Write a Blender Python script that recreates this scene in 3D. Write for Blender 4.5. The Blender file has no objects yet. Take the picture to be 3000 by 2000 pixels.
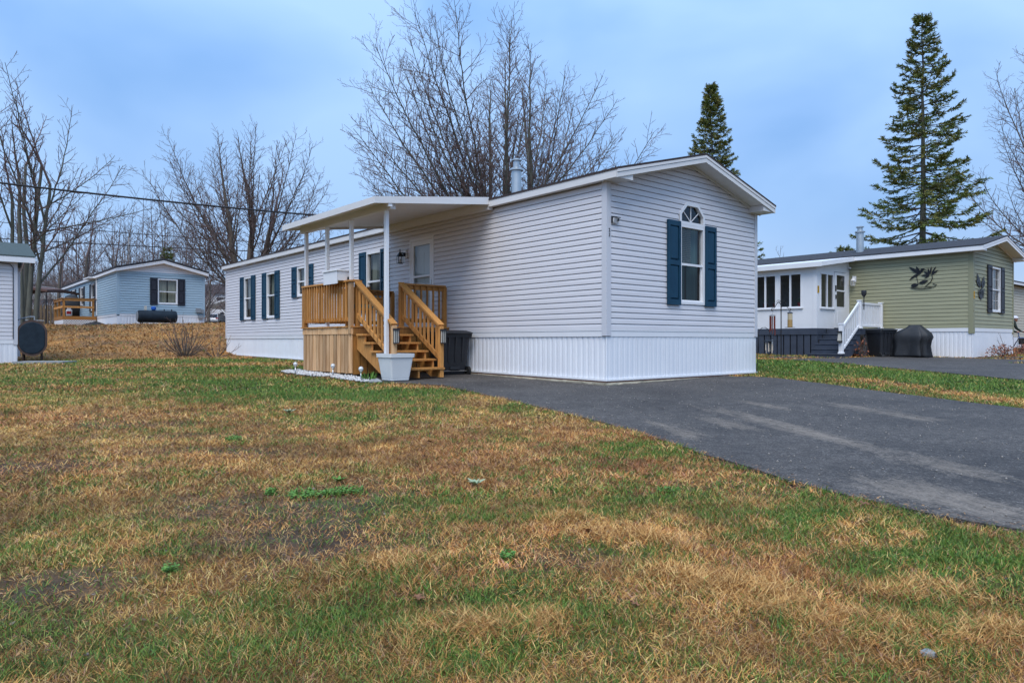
import bpy, bmesh, math, random
import numpy as np
from mathutils import Vector, Matrix

random.seed(7); RNG = np.random.default_rng(11)
R = math.radians
S = bpy.context.scene
COL = S.collection

# ------------------------------------------------------------------ camera, sky, sun, exposure
EYE = 0.79
cam_d = bpy.data.cameras.new('camera'); cam = bpy.data.objects.new('camera', cam_d); COL.objects.link(cam)
cam.location = (0, 0, EYE); cam.rotation_euler = (R(90), 0, 0)
cam_d.sensor_width = 36; cam_d.lens = 36 * 2034 / 3000.0; cam_d.shift_y = -0.0007
cam_d.clip_start = 0.05; cam_d.clip_end = 3000
S.camera = cam

SUN_EL, SUN_AZ = 56, 192        # azimuth clockwise from +Y: the veiled sun stands behind the camera
w = bpy.data.worlds.new('World'); S.world = w; w.use_nodes = True
nt = w.node_tree; nt.nodes.clear()
out = nt.nodes.new('ShaderNodeOutputWorld'); bg = nt.nodes.new('ShaderNodeBackground')
sky = nt.nodes.new('ShaderNodeTexSky'); sky.sky_type = 'NISHITA'; sky.sun_disc = False
sky.sun_elevation = R(SUN_EL); sky.sun_rotation = R(SUN_AZ); sky.air_density = 1.0; sky.dust_density = 0.6; sky.ozone_density = 2.0
tc = nt.nodes.new('ShaderNodeTexCoord'); mp = nt.nodes.new('ShaderNodeMapping')
mp.inputs['Scale'].default_value = (1.0, 1.0, 1.7); mp.inputs['Location'].default_value = (1.85, 0.75, 0.3)
nz = nt.nodes.new('ShaderNodeTexNoise'); nz.inputs['Scale'].default_value = 2.6; nz.inputs['Detail'].default_value = 4.5
nz.inputs['Roughness'].default_value = 0.42; nz.inputs['Distortion'].default_value = 0.25
rp = nt.nodes.new('ShaderNodeValToRGB')
rp.color_ramp.elements[0].position = 0.38; rp.color_ramp.elements[0].color = (0.0, 0.0, 0.0, 1)
rp.color_ramp.elements[1].position = 0.60; rp.color_ramp.elements[1].color = (1.0, 1.0, 1.0, 1)
mx = nt.nodes.new('ShaderNodeMixRGB'); L = nt.links
# overcast deck: thinner blue parts and pale parts, brightening toward the zenith as overcast skies do
ck = nt.nodes.new('ShaderNodeMixRGB'); ck.inputs['Color1'].default_value = (1.55, 2.95, 5.5, 1); ck.inputs['Color2'].default_value = (2.7, 4.2, 6.7, 1)
L.new(rp.outputs['Color'], ck.inputs['Fac'])
sx = nt.nodes.new('ShaderNodeSeparateXYZ'); L.new(tc.outputs['Generated'], sx.inputs[0])
zr_ = nt.nodes.new('ShaderNodeMapRange'); zr_.inputs['From Min'].default_value = 0.0; zr_.inputs['From Max'].default_value = 1.0; zr_.inputs['To Min'].default_value = 0.85; zr_.inputs['To Max'].default_value = 1.9
L.new(sx.outputs['Z'], zr_.inputs['Value'])
vm = nt.nodes.new('ShaderNodeVectorMath'); vm.operation = 'SCALE'; L.new(ck.outputs['Color'], vm.inputs[0]); L.new(zr_.outputs[0], vm.inputs['Scale'])
# pale lavender air low over the horizon
hz_ = nt.nodes.new('ShaderNodeMapRange'); hz_.interpolation_type = 'SMOOTHSTEP'; hz_.inputs['From Min'].default_value = 0.0; hz_.inputs['From Max'].default_value = 0.18; hz_.inputs['To Min'].default_value = 0.70; hz_.inputs['To Max'].default_value = 0.0
L.new(sx.outputs['Z'], hz_.inputs['Value'])
hm = nt.nodes.new('ShaderNodeMixRGB'); hm.inputs['Color2'].default_value = (3.7, 4.5, 6.2, 1); L.new(hz_.outputs[0], hm.inputs['Fac']); L.new(vm.outputs[0], hm.inputs['Color1'])
mx.inputs['Fac'].default_value = 0.86; L.new(hm.outputs['Color'], mx.inputs['Color2'])
L.new(tc.outputs['Generated'], mp.inputs['Vector']); L.new(mp.outputs['Vector'], nz.inputs['Vector'])
L.new(nz.outputs['Fac'], rp.inputs['Fac'])
L.new(sky.outputs['Color'], mx.inputs['Color1']); L.new(mx.outputs['Color'], bg.inputs['Color'])
L.new(bg.outputs['Background'], out.inputs['Surface'])
bg.inputs['Strength'].default_value = 0.085

sd = bpy.data.lights.new('sun', 'SUN'); sun = bpy.data.objects.new('sun', sd); COL.objects.link(sun)
sd.energy = 1.5; sd.angle = R(40); sd.color = (1.0, 0.94, 0.86)
sv = Vector((math.sin(R(SUN_AZ)) * math.cos(R(SUN_EL)), math.cos(R(SUN_AZ)) * math.cos(R(SUN_EL)), math.sin(R(SUN_EL))))
sun.rotation_euler = sv.to_track_quat('Z', 'Y').to_euler(); sun.location = (-5, -10, 30)

S.view_settings.view_transform = 'Standard'; S.view_settings.look = 'None'
S.view_settings.exposure = 0.86; S.view_settings.gamma = 1.0; S.view_settings.use_curve_mapping = False
S.render.engine = 'CYCLES'; S.cycles.max_bounces = 8; S.cycles.transparent_max_bounces = 16
S.cycles.caustics_reflective = False; S.cycles.caustics_refractive = False

# ------------------------------------------------------------------ materials
def mat(name, col, rough=0.6, col2=None, scale=8.0, stretch=(1, 1, 1), bump=0.0, bscale=None, spec=0.4, metal=0.0, rnd=0.0, detail=4.0, amount=1.0, attr=None, clear=0.0):
    m = bpy.data.materials.new(name); m.use_nodes = True
    n = m.node_tree.nodes; l = m.node_tree.links; b = n['Principled BSDF']
    b.inputs['Roughness'].default_value = rough; b.inputs['Metallic'].default_value = metal
    b.inputs['Specular IOR Level'].default_value = spec
    if clear: b.inputs['Coat Weight'].default_value = clear
    t = n.new('ShaderNodeTexCoord'); mp = n.new('ShaderNodeMapping'); mp.inputs['Scale'].default_value = stretch
    l.new(t.outputs['Object'], mp.inputs['Vector'])
    src = None
    if attr:
        a = n.new('ShaderNodeAttribute'); a.attribute_name = attr; src = a.outputs['Color']
    if col2 is not None:
        z = n.new('ShaderNodeTexNoise'); z.inputs['Scale'].default_value = scale; z.inputs['Detail'].default_value = detail
        l.new(mp.outputs['Vector'], z.inputs['Vector'])
        r = n.new('ShaderNodeValToRGB'); r.color_ramp.elements[0].position = 0.5 - 0.25 * amount; r.color_ramp.elements[1].position = 0.5 + 0.25 * amount
        r.color_ramp.elements[0].color = (*col, 1); r.color_ramp.elements[1].color = (*col2, 1)
        l.new(z.outputs['Fac'], r.inputs['Fac'])
        if src is None: src = r.outputs['Color']
        else:
            k = n.new('ShaderNodeMixRGB'); k.blend_type = 'MULTIPLY'; k.inputs['Fac'].default_value = 1
            l.new(src, k.inputs['Color1']); l.new(r.outputs['Color'], k.inputs['Color2']); src = k.outputs['Color']
    if rnd:
        oi = n.new('ShaderNodeObjectInfo'); hs = n.new('ShaderNodeHueSaturation')
        mr = n.new('ShaderNodeMapRange'); mr.inputs['To Min'].default_value = 1 - rnd; mr.inputs['To Max'].default_value = 1 + rnd
        l.new(oi.outputs['Random'], mr.inputs['Value']); l.new(mr.outputs['Result'], hs.inputs['Value'])
        if src is None: hs.inputs['Color'].default_value = (*col, 1)
        else: l.new(src, hs.inputs['Color'])
        src = hs.outputs['Color']
    if src is None: b.inputs['Base Color'].default_value = (*col, 1)
    else: l.new(src, b.inputs['Base Color'])
    if bump:
        z2 = n.new('ShaderNodeTexNoise'); z2.inputs['Scale'].default_value = bscale or scale * 3; z2.inputs['Detail'].default_value = 4
        l.new(mp.outputs['Vector'], z2.inputs['Vector'])
        bp = n.new('ShaderNodeBump'); bp.inputs['Strength'].default_value = bump; bp.inputs['Distance'].default_value = 0.02
        l.new(z2.outputs['Fac'], bp.inputs['Height']); l.new(bp.outputs['Normal'], b.inputs['Normal'])
    return m

def glass(name, tint, refl=0.10):
    m = bpy.data.materials.new(name); m.use_nodes = True
    n = m.node_tree.nodes; l = m.node_tree.links; n.remove(n['Principled BSDF'])
    o = n['Material Output']; tr = n.new('ShaderNodeBsdfTransparent'); tr.inputs['Color'].default_value = (*tint, 1)
    g = n.new('ShaderNodeBsdfGlossy'); g.inputs['Roughness'].default_value = 0.02
    t = n.new('ShaderNodeTexCoord'); z = n.new('ShaderNodeTexNoise'); z.inputs['Scale'].default_value = 3.0
    l.new(t.outputs['Object'], z.inputs['Vector'])
    bp = n.new('ShaderNodeBump'); bp.inputs['Strength'].default_value = 0.08; l.new(z.outputs['Fac'], bp.inputs['Height']); l.new(bp.outputs['Normal'], g.inputs['Normal'])
    fr = n.new('ShaderNodeLayerWeight'); fr.inputs['Blend'].default_value = 0.5
    pw_ = n.new('ShaderNodeMath'); pw_.operation = 'POWER'; pw_.inputs[1].default_value = 4.0; l.new(fr.outputs['Facing'], pw_.inputs[0])
    ad = n.new('ShaderNodeMath'); ad.operation = 'MULTIPLY_ADD'; ad.inputs[1].default_value = 0.8; ad.inputs[2].default_value = refl; l.new(pw_.outputs[0], ad.inputs[0])
    mx = n.new('ShaderNodeMixShader'); l.new(ad.outputs[0], mx.inputs['Fac']); l.new(tr.outputs[0], mx.inputs[1]); l.new(g.outputs[0], mx.inputs[2])
    l.new(mx.outputs[0], o.inputs['Surface'])
    return m

M = {}
M['vinyl'] = mat('vinyl_grey', (0.65, 0.63, 0.645), 0.5, (0.71, 0.69, 0.705), 3.0, (0.4, 0.4, 3), bump=0.05, bscale=60, rnd=0.012)
M['vinyl_post'] = mat('vinyl_post', (0.60, 0.60, 0.63), 0.5)
M['white'] = mat('white_trim', (0.76, 0.76, 0.77), 0.45, (0.82, 0.82, 0.83), 2.5)
M['skirt'] = mat('white_skirting', (0.77, 0.78, 0.81), 0.42, (0.83, 0.84, 0.86), 2.0, rnd=0.012)
M['fascia'] = mat('fascia_white', (0.68, 0.665, 0.65), 0.5, (0.74, 0.725, 0.71), 5.0, (0.5, 0.5, 4))
M['teal'] = mat('teal_shutter', (0.006, 0.040, 0.078), 0.6, (0.011, 0.058, 0.104), 6.0, (1, 1, 0.4), bump=0.1, bscale=50, spec=0.25)
M['dark_shutter'] = mat('charcoal_shutter', (0.018, 0.02, 0.03), 0.5, (0.026, 0.028, 0.04), 6)
M['glass'] = glass('window_glass', (0.72, 0.75, 0.74), 0.06)
M['screen'] = glass('screened_glass', (0.42, 0.44, 0.45), 0.02)
M['sun_glass'] = glass('sunroom_glass', (0.5, 0.52, 0.54), 0.055)
M['darkglass'] = mat('dark_glass', (0.012, 0.014, 0.018), 0.06, spec=0.5)
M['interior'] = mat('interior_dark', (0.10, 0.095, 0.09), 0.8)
M['blind'] = mat('blind_slat', (0.42, 0.45, 0.46), 0.6)
M['curtain'] = mat('curtain_teal', (0.08, 0.17, 0.19), 0.8, (0.11, 0.22, 0.24), 6, (8, 8, 0.5))
M['curtain_grey'] = mat('curtain_grey', (0.32, 0.34, 0.30), 0.8, (0.42, 0.44, 0.38), 6, (8, 8, 0.5))
M['curtain_cream'] = mat('curtain_cream', (0.50, 0.48, 0.38), 0.8, (0.60, 0.57, 0.46), 6, (8, 8, 0.5))
M['brown_board'] = mat('brown_sill_board', (0.12, 0.045, 0.03), 0.7, (0.2, 0.12, 0.09), 4, (3, 3, 1))
M['concrete'] = mat('old_concrete', (0.20, 0.185, 0.14), 0.9, (0.42, 0.38, 0.29), 5, bump=0.6, bscale=30)
M['mossy'] = mat('timber_base', (0.13, 0.09, 0.045), 0.9, (0.22, 0.16, 0.08), 3, bump=0.3)
M['shingle_dark'] = mat('shingle_brown', (0.035, 0.025, 0.025), 0.9, (0.06, 0.045, 0.045), 25, bump=0.5, bscale=60)
M['shingle_black'] = mat('shingle_black', (0.028, 0.029, 0.034), 0.9, (0.055, 0.056, 0.064), 12, (1, 4, 4), bump=0.5, bscale=40)
M['shingle_green'] = mat('shingle_green', (0.055, 0.075, 0.075), 0.9, (0.085, 0.11, 0.105), 9, (1, 5, 5), bump=0.4, bscale=40)
M['wood'] = mat('deck_wood', (0.43, 0.185, 0.045), 0.65, (0.62, 0.30, 0.085), 5.0, (6, 6, 1.0), bump=0.12, bscale=18, rnd=0.24)
M['wood_dark'] = mat('deck_wood_stained', (0.30, 0.125, 0.026), 0.65, (0.43, 0.195, 0.045), 5.0, (6, 6, 1.0), bump=0.12, bscale=18, rnd=0.22)
M['wood_pale'] = mat('deck_wood_pale', (0.46, 0.235, 0.095), 0.7, (0.74, 0.48, 0.26), 1.8, (7, 7, 0.9), bump=0.15, bscale=18, rnd=0.30)
M['wood_old'] = mat('old_wood', (0.10, 0.065, 0.035), 0.8, (0.16, 0.11, 0.06), 4, (6, 6, 1))
M['black_plastic'] = mat('black_plastic', (0.018, 0.020, 0.024), 0.5, (0.028, 0.03, 0.036), 40, bump=0.1, bscale=120)
M['black_metal'] = mat('black_metal', (0.012, 0.012, 0.014), 0.45)
M['pot'] = mat('white_plastic_pot', (0.68, 0.70, 0.70), 0.5, (0.76, 0.78, 0.78), 3, bump=0.04)
M['galv'] = mat('galvanised', (0.42, 0.46, 0.48), 0.38, (0.56, 0.60, 0.62), 4, metal=0.75)
M['clear'] = mat('frosted_panel', (0.55, 0.52, 0.45), 0.3)
M['steel'] = mat('brushed_steel', (0.5, 0.5, 0.5), 0.3, metal=0.9)
M['globe'] = mat('crackle_globe', (0.52, 0.55, 0.56), 0.12, (0.75, 0.77, 0.78), 30, spec=0.6)
M['marble'] = mat('white_stone', (0.38, 0.375, 0.37), 0.8, (0.76, 0.75, 0.74), 14)
M['grit'] = mat('grit', (0.10, 0.09, 0.08), 0.9, (0.42, 0.38, 0.33), 3)
M['rock'] = mat('grey_rock', (0.22, 0.23, 0.23), 0.85, (0.36, 0.37, 0.36), 6, bump=0.4)
M['cable'] = mat('cable_black', (0.012, 0.012, 0.016), 0.6)
M['blue_vinyl'] = mat('vinyl_blue', (0.335, 0.455, 0.53), 0.55, (0.375, 0.495, 0.57), 3, (0.5, 0.5, 3), rnd=0.015)
M['blue_post'] = mat('vinyl_blue_post', (0.35, 0.47, 0.55), 0.5)
M['green_vinyl'] = mat('vinyl_sage', (0.315, 0.305, 0.19), 0.55, (0.365, 0.355, 0.225), 2, (0.6, 0.6, 2), rnd=0.02)
M['green_post'] = mat('vinyl_sage_post', (0.27, 0.265, 0.165), 0.55)
M['beige_vinyl'] = mat('vinyl_beige', (0.52, 0.47, 0.36), 0.55, (0.58, 0.52, 0.41), 3, rnd=0.01)
M['slate_paint'] = mat('slate_deck_paint', (0.042, 0.052, 0.075), 0.55, (0.055, 0.068, 0.095), 5, rnd=0.08)
M['tank'] = mat('oil_tank_paint', (0.010, 0.017, 0.026), 0.7, (0.022, 0.036, 0.05), 5, bump=0.1, spec=0.2)
M['tank_rust'] = mat('oil_tank_rim', (0.05, 0.035, 0.03), 0.6, (0.10, 0.055, 0.04), 6)
M['red'] = mat('red_plastic', (0.45, 0.02, 0.02), 0.4)
M['blue_plastic'] = mat('blue_plastic', (0.01, 0.10, 0.45), 0.4)
M['copper'] = mat('copper_tube', (0.22, 0.045, 0.03), 0.35, metal=0.4)
M['bamboo'] = mat('pale_tube', (0.62, 0.52, 0.42), 0.4)
M['seed'] = mat('bird_seed', (0.32, 0.19, 0.07), 0.8, (0.45, 0.30, 0.12), 60)
M['feeder_clear'] = mat('feeder_tube', (0.50, 0.42, 0.28), 0.25)
M['yellow'] = mat('yellow_plate', (0.55, 0.30, 0.01), 0.5)
M['bark'] = mat('bark', (0.085, 0.068, 0.056), 0.95, (0.155, 0.13, 0.105), 5, (3, 3, 0.6), bump=0.7, bscale=12)
M['bark_green'] = mat('bark_lichen', (0.075, 0.075, 0.062), 0.95, (0.14, 0.145, 0.115), 3, (3, 3, 0.7), bump=0.7, bscale=10)
M['twig'] = mat('twig', (0.12, 0.086, 0.078), 0.9, (0.19, 0.13, 0.118), 1.5)
M['twig_grey'] = mat('twig_grey', (0.11, 0.095, 0.088), 0.9, (0.17, 0.15, 0.14), 1.0)
M['twig_wood'] = mat('twig_wood', (0.10, 0.072, 0.066), 0.9, (0.19, 0.145, 0.13), 0.12)
M['birch'] = mat('birch_bark', (0.42, 0.40, 0.38), 0.8, (0.2, 0.18, 0.17), 6)
M['needles'] = mat('fir_needles', (0.075, 0.115, 0.028), 0.75, (0.165, 0.205, 0.052), 1.3, spec=0.25)
M['needles_warm'] = mat('fir_needles_warm', (0.125, 0.14, 0.032), 0.75, (0.22, 0.20, 0.055), 1.5, spec=0.25)
M['dead_leaf'] = mat('dead_leaf', (0.18, 0.075, 0.035), 0.85, (0.28, 0.14, 0.07), 3, rnd=0.2)
M['dry_shrub'] = mat('rusty_shrub', (0.23, 0.07, 0.035), 0.85, (0.34, 0.13, 0.06), 3)
M['mulch'] = mat('dark_mulch', (0.02, 0.018, 0.02), 0.95, (0.05, 0.043, 0.042), 20, bump=1.0, bscale=40)
M['grass_blade'] = mat('grass_blade', (0.75, 0.75, 0.75), 0.6, (1.1, 1.1, 1.1), 6.0, attr='Col', spec=0.3)
M['grass_tuft'] = mat('green_tuft', (0.08, 0.19, 0.025), 0.6, (0.13, 0.27, 0.04), 30)
M['mullein'] = mat('mullein_leaf', (0.26, 0.33, 0.20), 0.9, (0.36, 0.42, 0.27), 10)
M['skin'] = mat('skin', (0.42, 0.20, 0.13), 0.6)
M['jacket'] = mat('dark_green_jacket', (0.022, 0.035, 0.030), 0.8, (0.035, 0.05, 0.045), 10)
M['navy'] = mat('navy_cloth', (0.02, 0.022, 0.06), 0.8)
M['cloth_white'] = mat('white_cloth', (0.72, 0.72, 0.78), 0.8)
M['blue_tube'] = mat('blue_frame_paint', (0.02, 0.13, 0.42), 0.35)
M['car'] = mat('silver_car_paint', (0.52, 0.54, 0.58), 0.25, metal=0.3, clear=0.6)
M['tyre'] = mat('tyre_rubber', (0.015, 0.015, 0.015), 0.8)
M['cover'] = mat('black_cover_fabric', (0.015, 0.017, 0.020), 0.6, (0.026, 0.028, 0.032), 5, bump=0.15, bscale=40)
M['teal_cloth'] = mat('teal_cushion', (0.01, 0.14, 0.15), 0.8)
M['frame_brown'] = mat('brown_canvas', (0.10, 0.055, 0.045), 0.9)
M['grey_box'] = mat('grey_meter_box', (0.24, 0.26, 0.28), 0.6)

def ground_material():
    m = bpy.data.materials.new('lawn_soil'); m.use_nodes = True
    n = m.node_tree.nodes; l = m.node_tree.links; b = n['Principled BSDF']; b.inputs['Roughness'].default_value = 0.95; b.inputs['Specular IOR Level'].default_value = 0.15
    a = n.new('ShaderNodeAttribute'); a.attribute_name = 'Col'
    t = n.new('ShaderNodeTexCoord')
    z = n.new('ShaderNodeTexNoise'); z.inputs['Scale'].default_value = 7; z.inputs['Detail'].default_value = 8; z.inputs['Roughness'].default_value = 0.7
    l.new(t.outputs['Object'], z.inputs['Vector'])
    r = n.new('ShaderNodeValToRGB'); r.color_ramp.elements[0].position = 0.3; r.color_ramp.elements[1].position = 0.75
    r.color_ramp.elements[0].color = (0.45, 0.42, 0.42, 1); r.color_ramp.elements[1].color = (1.45, 1.4, 1.3, 1)
    l.new(z.outputs['Fac'], r.inputs['Fac'])
    z3 = n.new('ShaderNodeTexNoise'); z3.inputs['Scale'].default_value = 0.9; z3.inputs['Detail'].default_value = 5; l.new(t.outputs['Object'], z3.inputs['Vector'])
    r3 = n.new('ShaderNodeValToRGB'); r3.color_ramp.elements[0].position = 0.35; r3.color_ramp.elements[1].position = 0.65
    r3.color_ramp.elements[0].color = (0.75, 0.78, 0.8, 1); r3.color_ramp.elements[1].color = (1.2, 1.12, 1.0, 1); l.new(z3.outputs['Fac'], r3.inputs['Fac'])
    k = n.new('ShaderNodeMixRGB'); k.blend_type = 'MULTIPLY'; k.inputs['Fac'].default_value = 1
    k2 = n.new('ShaderNodeMixRGB'); k2.blend_type = 'MULTIPLY'; k2.inputs['Fac'].default_value = 1
    l.new(a.outputs['Color'], k.inputs['Color1']); l.new(r.outputs['Color'], k.inputs['Color2'])
    l.new(k.outputs['Color'], k2.inputs['Color1']); l.new(r3.outputs['Color'], k2.inputs['Color2']); l.new(k2.outputs['Color'], b.inputs['Base Color'])
    z2 = n.new('ShaderNodeTexNoise'); z2.inputs['Scale'].default_value = 35; z2.inputs['Detail'].default_value = 6; l.new(t.outputs['Object'], z2.inputs['Vector'])
    bp = n.new('ShaderNodeBump'); bp.inputs['Strength'].default_value = 0.9; bp.inputs['Distance'].default_value = 0.03
    l.new(z2.outputs['Fac'], bp.inputs['Height']); l.new(bp.outputs['Normal'], b.inputs['Normal'])
    return m

def asphalt_material(name, ang, streaks):
    """dark damp asphalt; pale worn sandy streaks run along the drive"""
    m = bpy.data.materials.new(name); m.use_nodes = True
    n = m.node_tree.nodes; l = m.node_tree.links; b = n['Principled BSDF']
    b.inputs['Specular IOR Level'].default_value = 0.25
    t = n.new('ShaderNodeTexCoord')
    z = n.new('ShaderNodeTexNoise'); z.inputs['Scale'].default_value = 60; z.inputs['Detail'].default_value = 6; z.inputs['Roughness'].default_value = 0.7; l.new(t.outputs['Object'], z.inputs['Vector'])
    r = n.new('ShaderNodeValToRGB'); e = r.color_ramp.elements
    e[0].position = 0.30; e[0].color = (0.021, 0.019, 0.018, 1); e[1].position = 0.60; e[1].color = (0.100, 0.090, 0.082, 1)
    e2 = e.new(0.70); e2.color = (0.30, 0.30, 0.29, 1)
    l.new(z.outputs['Fac'], r.inputs['Fac'])
    zl = n.new('ShaderNodeTexNoise'); zl.inputs['Scale'].default_value = 0.7; zl.inputs['Detail'].default_value = 12; zl.inputs['Roughness'].default_value = 0.72; l.new(t.outputs['Object'], zl.inputs['Vector'])
    rl = n.new('ShaderNodeValToRGB'); rl.color_ramp.elements[0].position = 0.3; rl.color_ramp.elements[1].position = 0.7
    rl.color_ramp.elements[0].color = (0.62, 0.62, 0.64, 1); rl.color_ramp.elements[1].color = (1.4, 1.4, 1.4, 1); l.new(zl.outputs['Fac'], rl.inputs['Fac'])
    zm = n.new('ShaderNodeTexNoise'); zm.inputs['Scale'].default_value = 11; zm.inputs['Detail'].default_value = 8; zm.inputs['Roughness'].default_value = 0.75; l.new(t.outputs['Object'], zm.inputs['Vector'])
    rm = n.new('ShaderNodeValToRGB'); rm.color_ramp.elements[0].position = 0.32; rm.color_ramp.elements[1].position = 0.68
    rm.color_ramp.elements[0].color = (0.62, 0.62, 0.62, 1); rm.color_ramp.elements[1].color = (1.4, 1.38, 1.34, 1); l.new(zm.outputs['Fac'], rm.inputs['Fac'])
    k0 = n.new('ShaderNodeMixRGB'); k0.blend_type = 'MULTIPLY'; k0.inputs['Fac'].default_value = 1
    l.new(rl.outputs['Color'], k0.inputs['Color1']); l.new(rm.outputs['Color'], k0.inputs['Color2'])
    k = n.new('ShaderNodeMixRGB'); k.blend_type = 'MULTIPLY'; k.inputs['Fac'].default_value = 1
    l.new(r.outputs['Color'], k.inputs['Color1']); l.new(k0.outputs['Color'], k.inputs['Color2'])
    mp = n.new('ShaderNodeMapping'); mp.vector_type = 'POINT'; mp.inputs['Rotation'].default_value = (0, 0, ang); l.new(t.outputs['Object'], mp.inputs['Vector'])
    ms = n.new('ShaderNodeMapping'); ms.inputs['Scale'].default_value = (2.6, 0.45, 1); l.new(mp.outputs['Vector'], ms.inputs['Vector'])
    zs = n.new('ShaderNodeTexNoise'); zs.inputs['Scale'].default_value = 1.6; zs.inputs['Detail'].default_value = 12; zs.inputs['Roughness'].default_value = 0.85; l.new(ms.outputs['Vector'], zs.inputs['Vector'])
    sx = n.new('ShaderNodeSeparateXYZ'); l.new(mp.outputs['Vector'], sx.inputs[0])
    tot = None
    for (c, wd, y0, y1) in streaks:
        s1 = n.new('ShaderNodeMath'); s1.operation = 'SUBTRACT'; s1.inputs[1].default_value = c; l.new(sx.outputs['X'], s1.inputs[0])
        s2 = n.new('ShaderNodeMath'); s2.operation = 'ABSOLUTE'; l.new(s1.outputs[0], s2.inputs[0])
        s3 = n.new('ShaderNodeMapRange'); s3.interpolation_type = 'SMOOTHSTEP'; s3.inputs['From Min'].default_value = wd; s3.inputs['From Max'].default_value = 0; l.new(s2.outputs[0], s3.inputs['Value'])
        s4 = n.new('ShaderNodeMapRange'); s4.interpolation_type = 'SMOOTHSTEP'; s4.inputs['From Min'].default_value = y0; s4.inputs['From Max'].default_value = y0 + 0.9; l.new(sx.outputs['Y'], s4.inputs['Value'])
        s5 = n.new('ShaderNodeMapRange'); s5.interpolation_type = 'SMOOTHSTEP'; s5.inputs['From Min'].default_value = y1; s5.inputs['From Max'].default_value = y1 - 1.2; l.new(sx.outputs['Y'], s5.inputs['Value'])
        p1 = n.new('ShaderNodeMath'); p1.operation = 'MULTIPLY'; l.new(s3.outputs[0], p1.inputs[0]); l.new(s4.outputs[0], p1.inputs[1])
        p2 = n.new('ShaderNodeMath'); p2.operation = 'MULTIPLY'; l.new(p1.outputs[0], p2.inputs[0]); l.new(s5.outputs[0], p2.inputs[1])
        if tot is None: tot = p2.outputs[0]
        else:
            mxm = n.new('ShaderNodeMath'); mxm.operation = 'MAXIMUM'; l.new(tot, mxm.inputs[0]); l.new(p2.outputs[0], mxm.inputs[1]); tot = mxm.outputs[0]
    zg = n.new('ShaderNodeMath'); zg.operation = 'MULTIPLY_ADD'; zg.inputs[1].default_value = 0.35; l.new(z.outputs['Fac'], zg.inputs[0])
    zq = n.new('ShaderNodeMath'); zq.operation = 'MULTIPLY'; zq.inputs[1].default_value = 1.1; l.new(zs.outputs['Fac'], zq.inputs[0])
    zp = n.new('ShaderNodeMath'); zp.operation = 'MULTIPLY_ADD'; zp.inputs[1].default_value = 0.4; l.new(zm.outputs['Fac'], zp.inputs[0]); l.new(zq.outputs[0], zp.inputs[2]); l.new(zp.outputs[0], zg.inputs[2])
    sm = n.new('ShaderNodeMath'); sm.operation = 'MULTIPLY_ADD'; sm.inputs[1].default_value = 0.36; l.new(tot, sm.inputs[0]); l.new(zg.outputs[0], sm.inputs[2])
    rs = n.new('ShaderNodeMapRange'); rs.inputs['From Min'].default_value = 1.14; rs.inputs['From Max'].default_value = 1.40; rs.inputs['To Max'].default_value = 0.60; l.new(sm.outputs[0], rs.inputs['Value'])
    k2 = n.new('ShaderNodeMixRGB'); k2.inputs['Color2'].default_value = (0.30, 0.245, 0.19, 1); l.new(rs.outputs[0], k2.inputs['Fac']); l.new(k.outputs['Color'], k2.inputs['Color1'])
    l.new(k2.outputs['Color'], b.inputs['Base Color'])
    ro = n.new('ShaderNodeMapRange'); ro.inputs['To Min'].default_value = 0.66; ro.inputs['To Max'].default_value = 0.95; l.new(zl.outputs['Fac'], ro.inputs['Value']); l.new(ro.outputs[0], b.inputs['Roughness'])
    bp = n.new('ShaderNodeBump'); bp.inputs['Strength'].default_value = 0.7; bp.inputs['Distance'].default_value = 0.008
    l.new(z.outputs['Fac'], bp.inputs['Height']); l.new(bp.outputs['Normal'], b.inputs['Normal'])
    return m

# ------------------------------------------------------------------ frames, things, mesh builder
TH = R(40.4)
CT, ST = math.cos(TH), math.sin(TH)
class Frame:
    def __init__(s, o, rot=TH, z=0.0): s.o = Vector((o[0], o[1], z)); s.rot = rot
    def w(s, p):
        c, n = math.cos(s.rot), math.sin(s.rot)
        return Vector((s.o.x + c * p[0] - n * p[1], s.o.y + n * p[0] + c * p[1], s.o.z + (p[2] if len(p) > 2 else 0)))
    def back(s, X, Y):
        c, n = math.cos(s.rot), math.sin(s.rot); dx, dy = X - s.o.x, Y - s.o.y
        return (c * dx + n * dy, -n * dx + c * dy)
FW = Frame((0, 0), 0)
FH = Frame((1.641, 12.05)); FG = Frame((14.867, 22.4)); FB = Frame((-19.9, 35.0)); FL = Frame((-16.15, 22.68)); FE = Frame((21.5, 32.0))
ORG = {}
def tag(o, label=None, cat=None, group=None, kind=None):
    if label: o['label'] = label
    if cat: o['category'] = cat
    if group: o['group'] = group
    if kind: o['kind'] = kind
    return o
def thing(name, label, cat, F=FW, p=(0, 0, 0), group=None, rot=0.0):
    o = bpy.data.objects.new(name, None); COL.objects.link(o); o.empty_display_size = 0.2
    o.location = F.w(p); o.rotation_euler = (0, 0, F.rot)
    ORG[o.name] = Vector(p)
    return tag(o, label, cat, group)
def link(name, me, parent=None, m=None, smooth=False):
    if m and not me.materials: me.materials.append(m)
    o = bpy.data.objects.new(name, me); COL.objects.link(o)
    if parent is not None:
        o.parent = parent; ORG[o.name] = ORG.get(parent.name, Vector((0, 0, 0)))
    if smooth: me.shade_smooth()
    return o
def dup(o, parent=None, loc=None, rz=None, sc=None, label=None):
    c = o.copy(); COL.objects.link(c)
    if parent is not None: c.parent = parent
    for ch in list(o.children): dup(ch, c)
    if loc is not None: c.location = loc
    if rz is not None: c.rotation_euler = (0, 0, rz)
    if sc is not None: c.scale = (sc, sc, sc) if not hasattr(sc, '__len__') else sc
    if label: c['label'] = label
    return c
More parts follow.
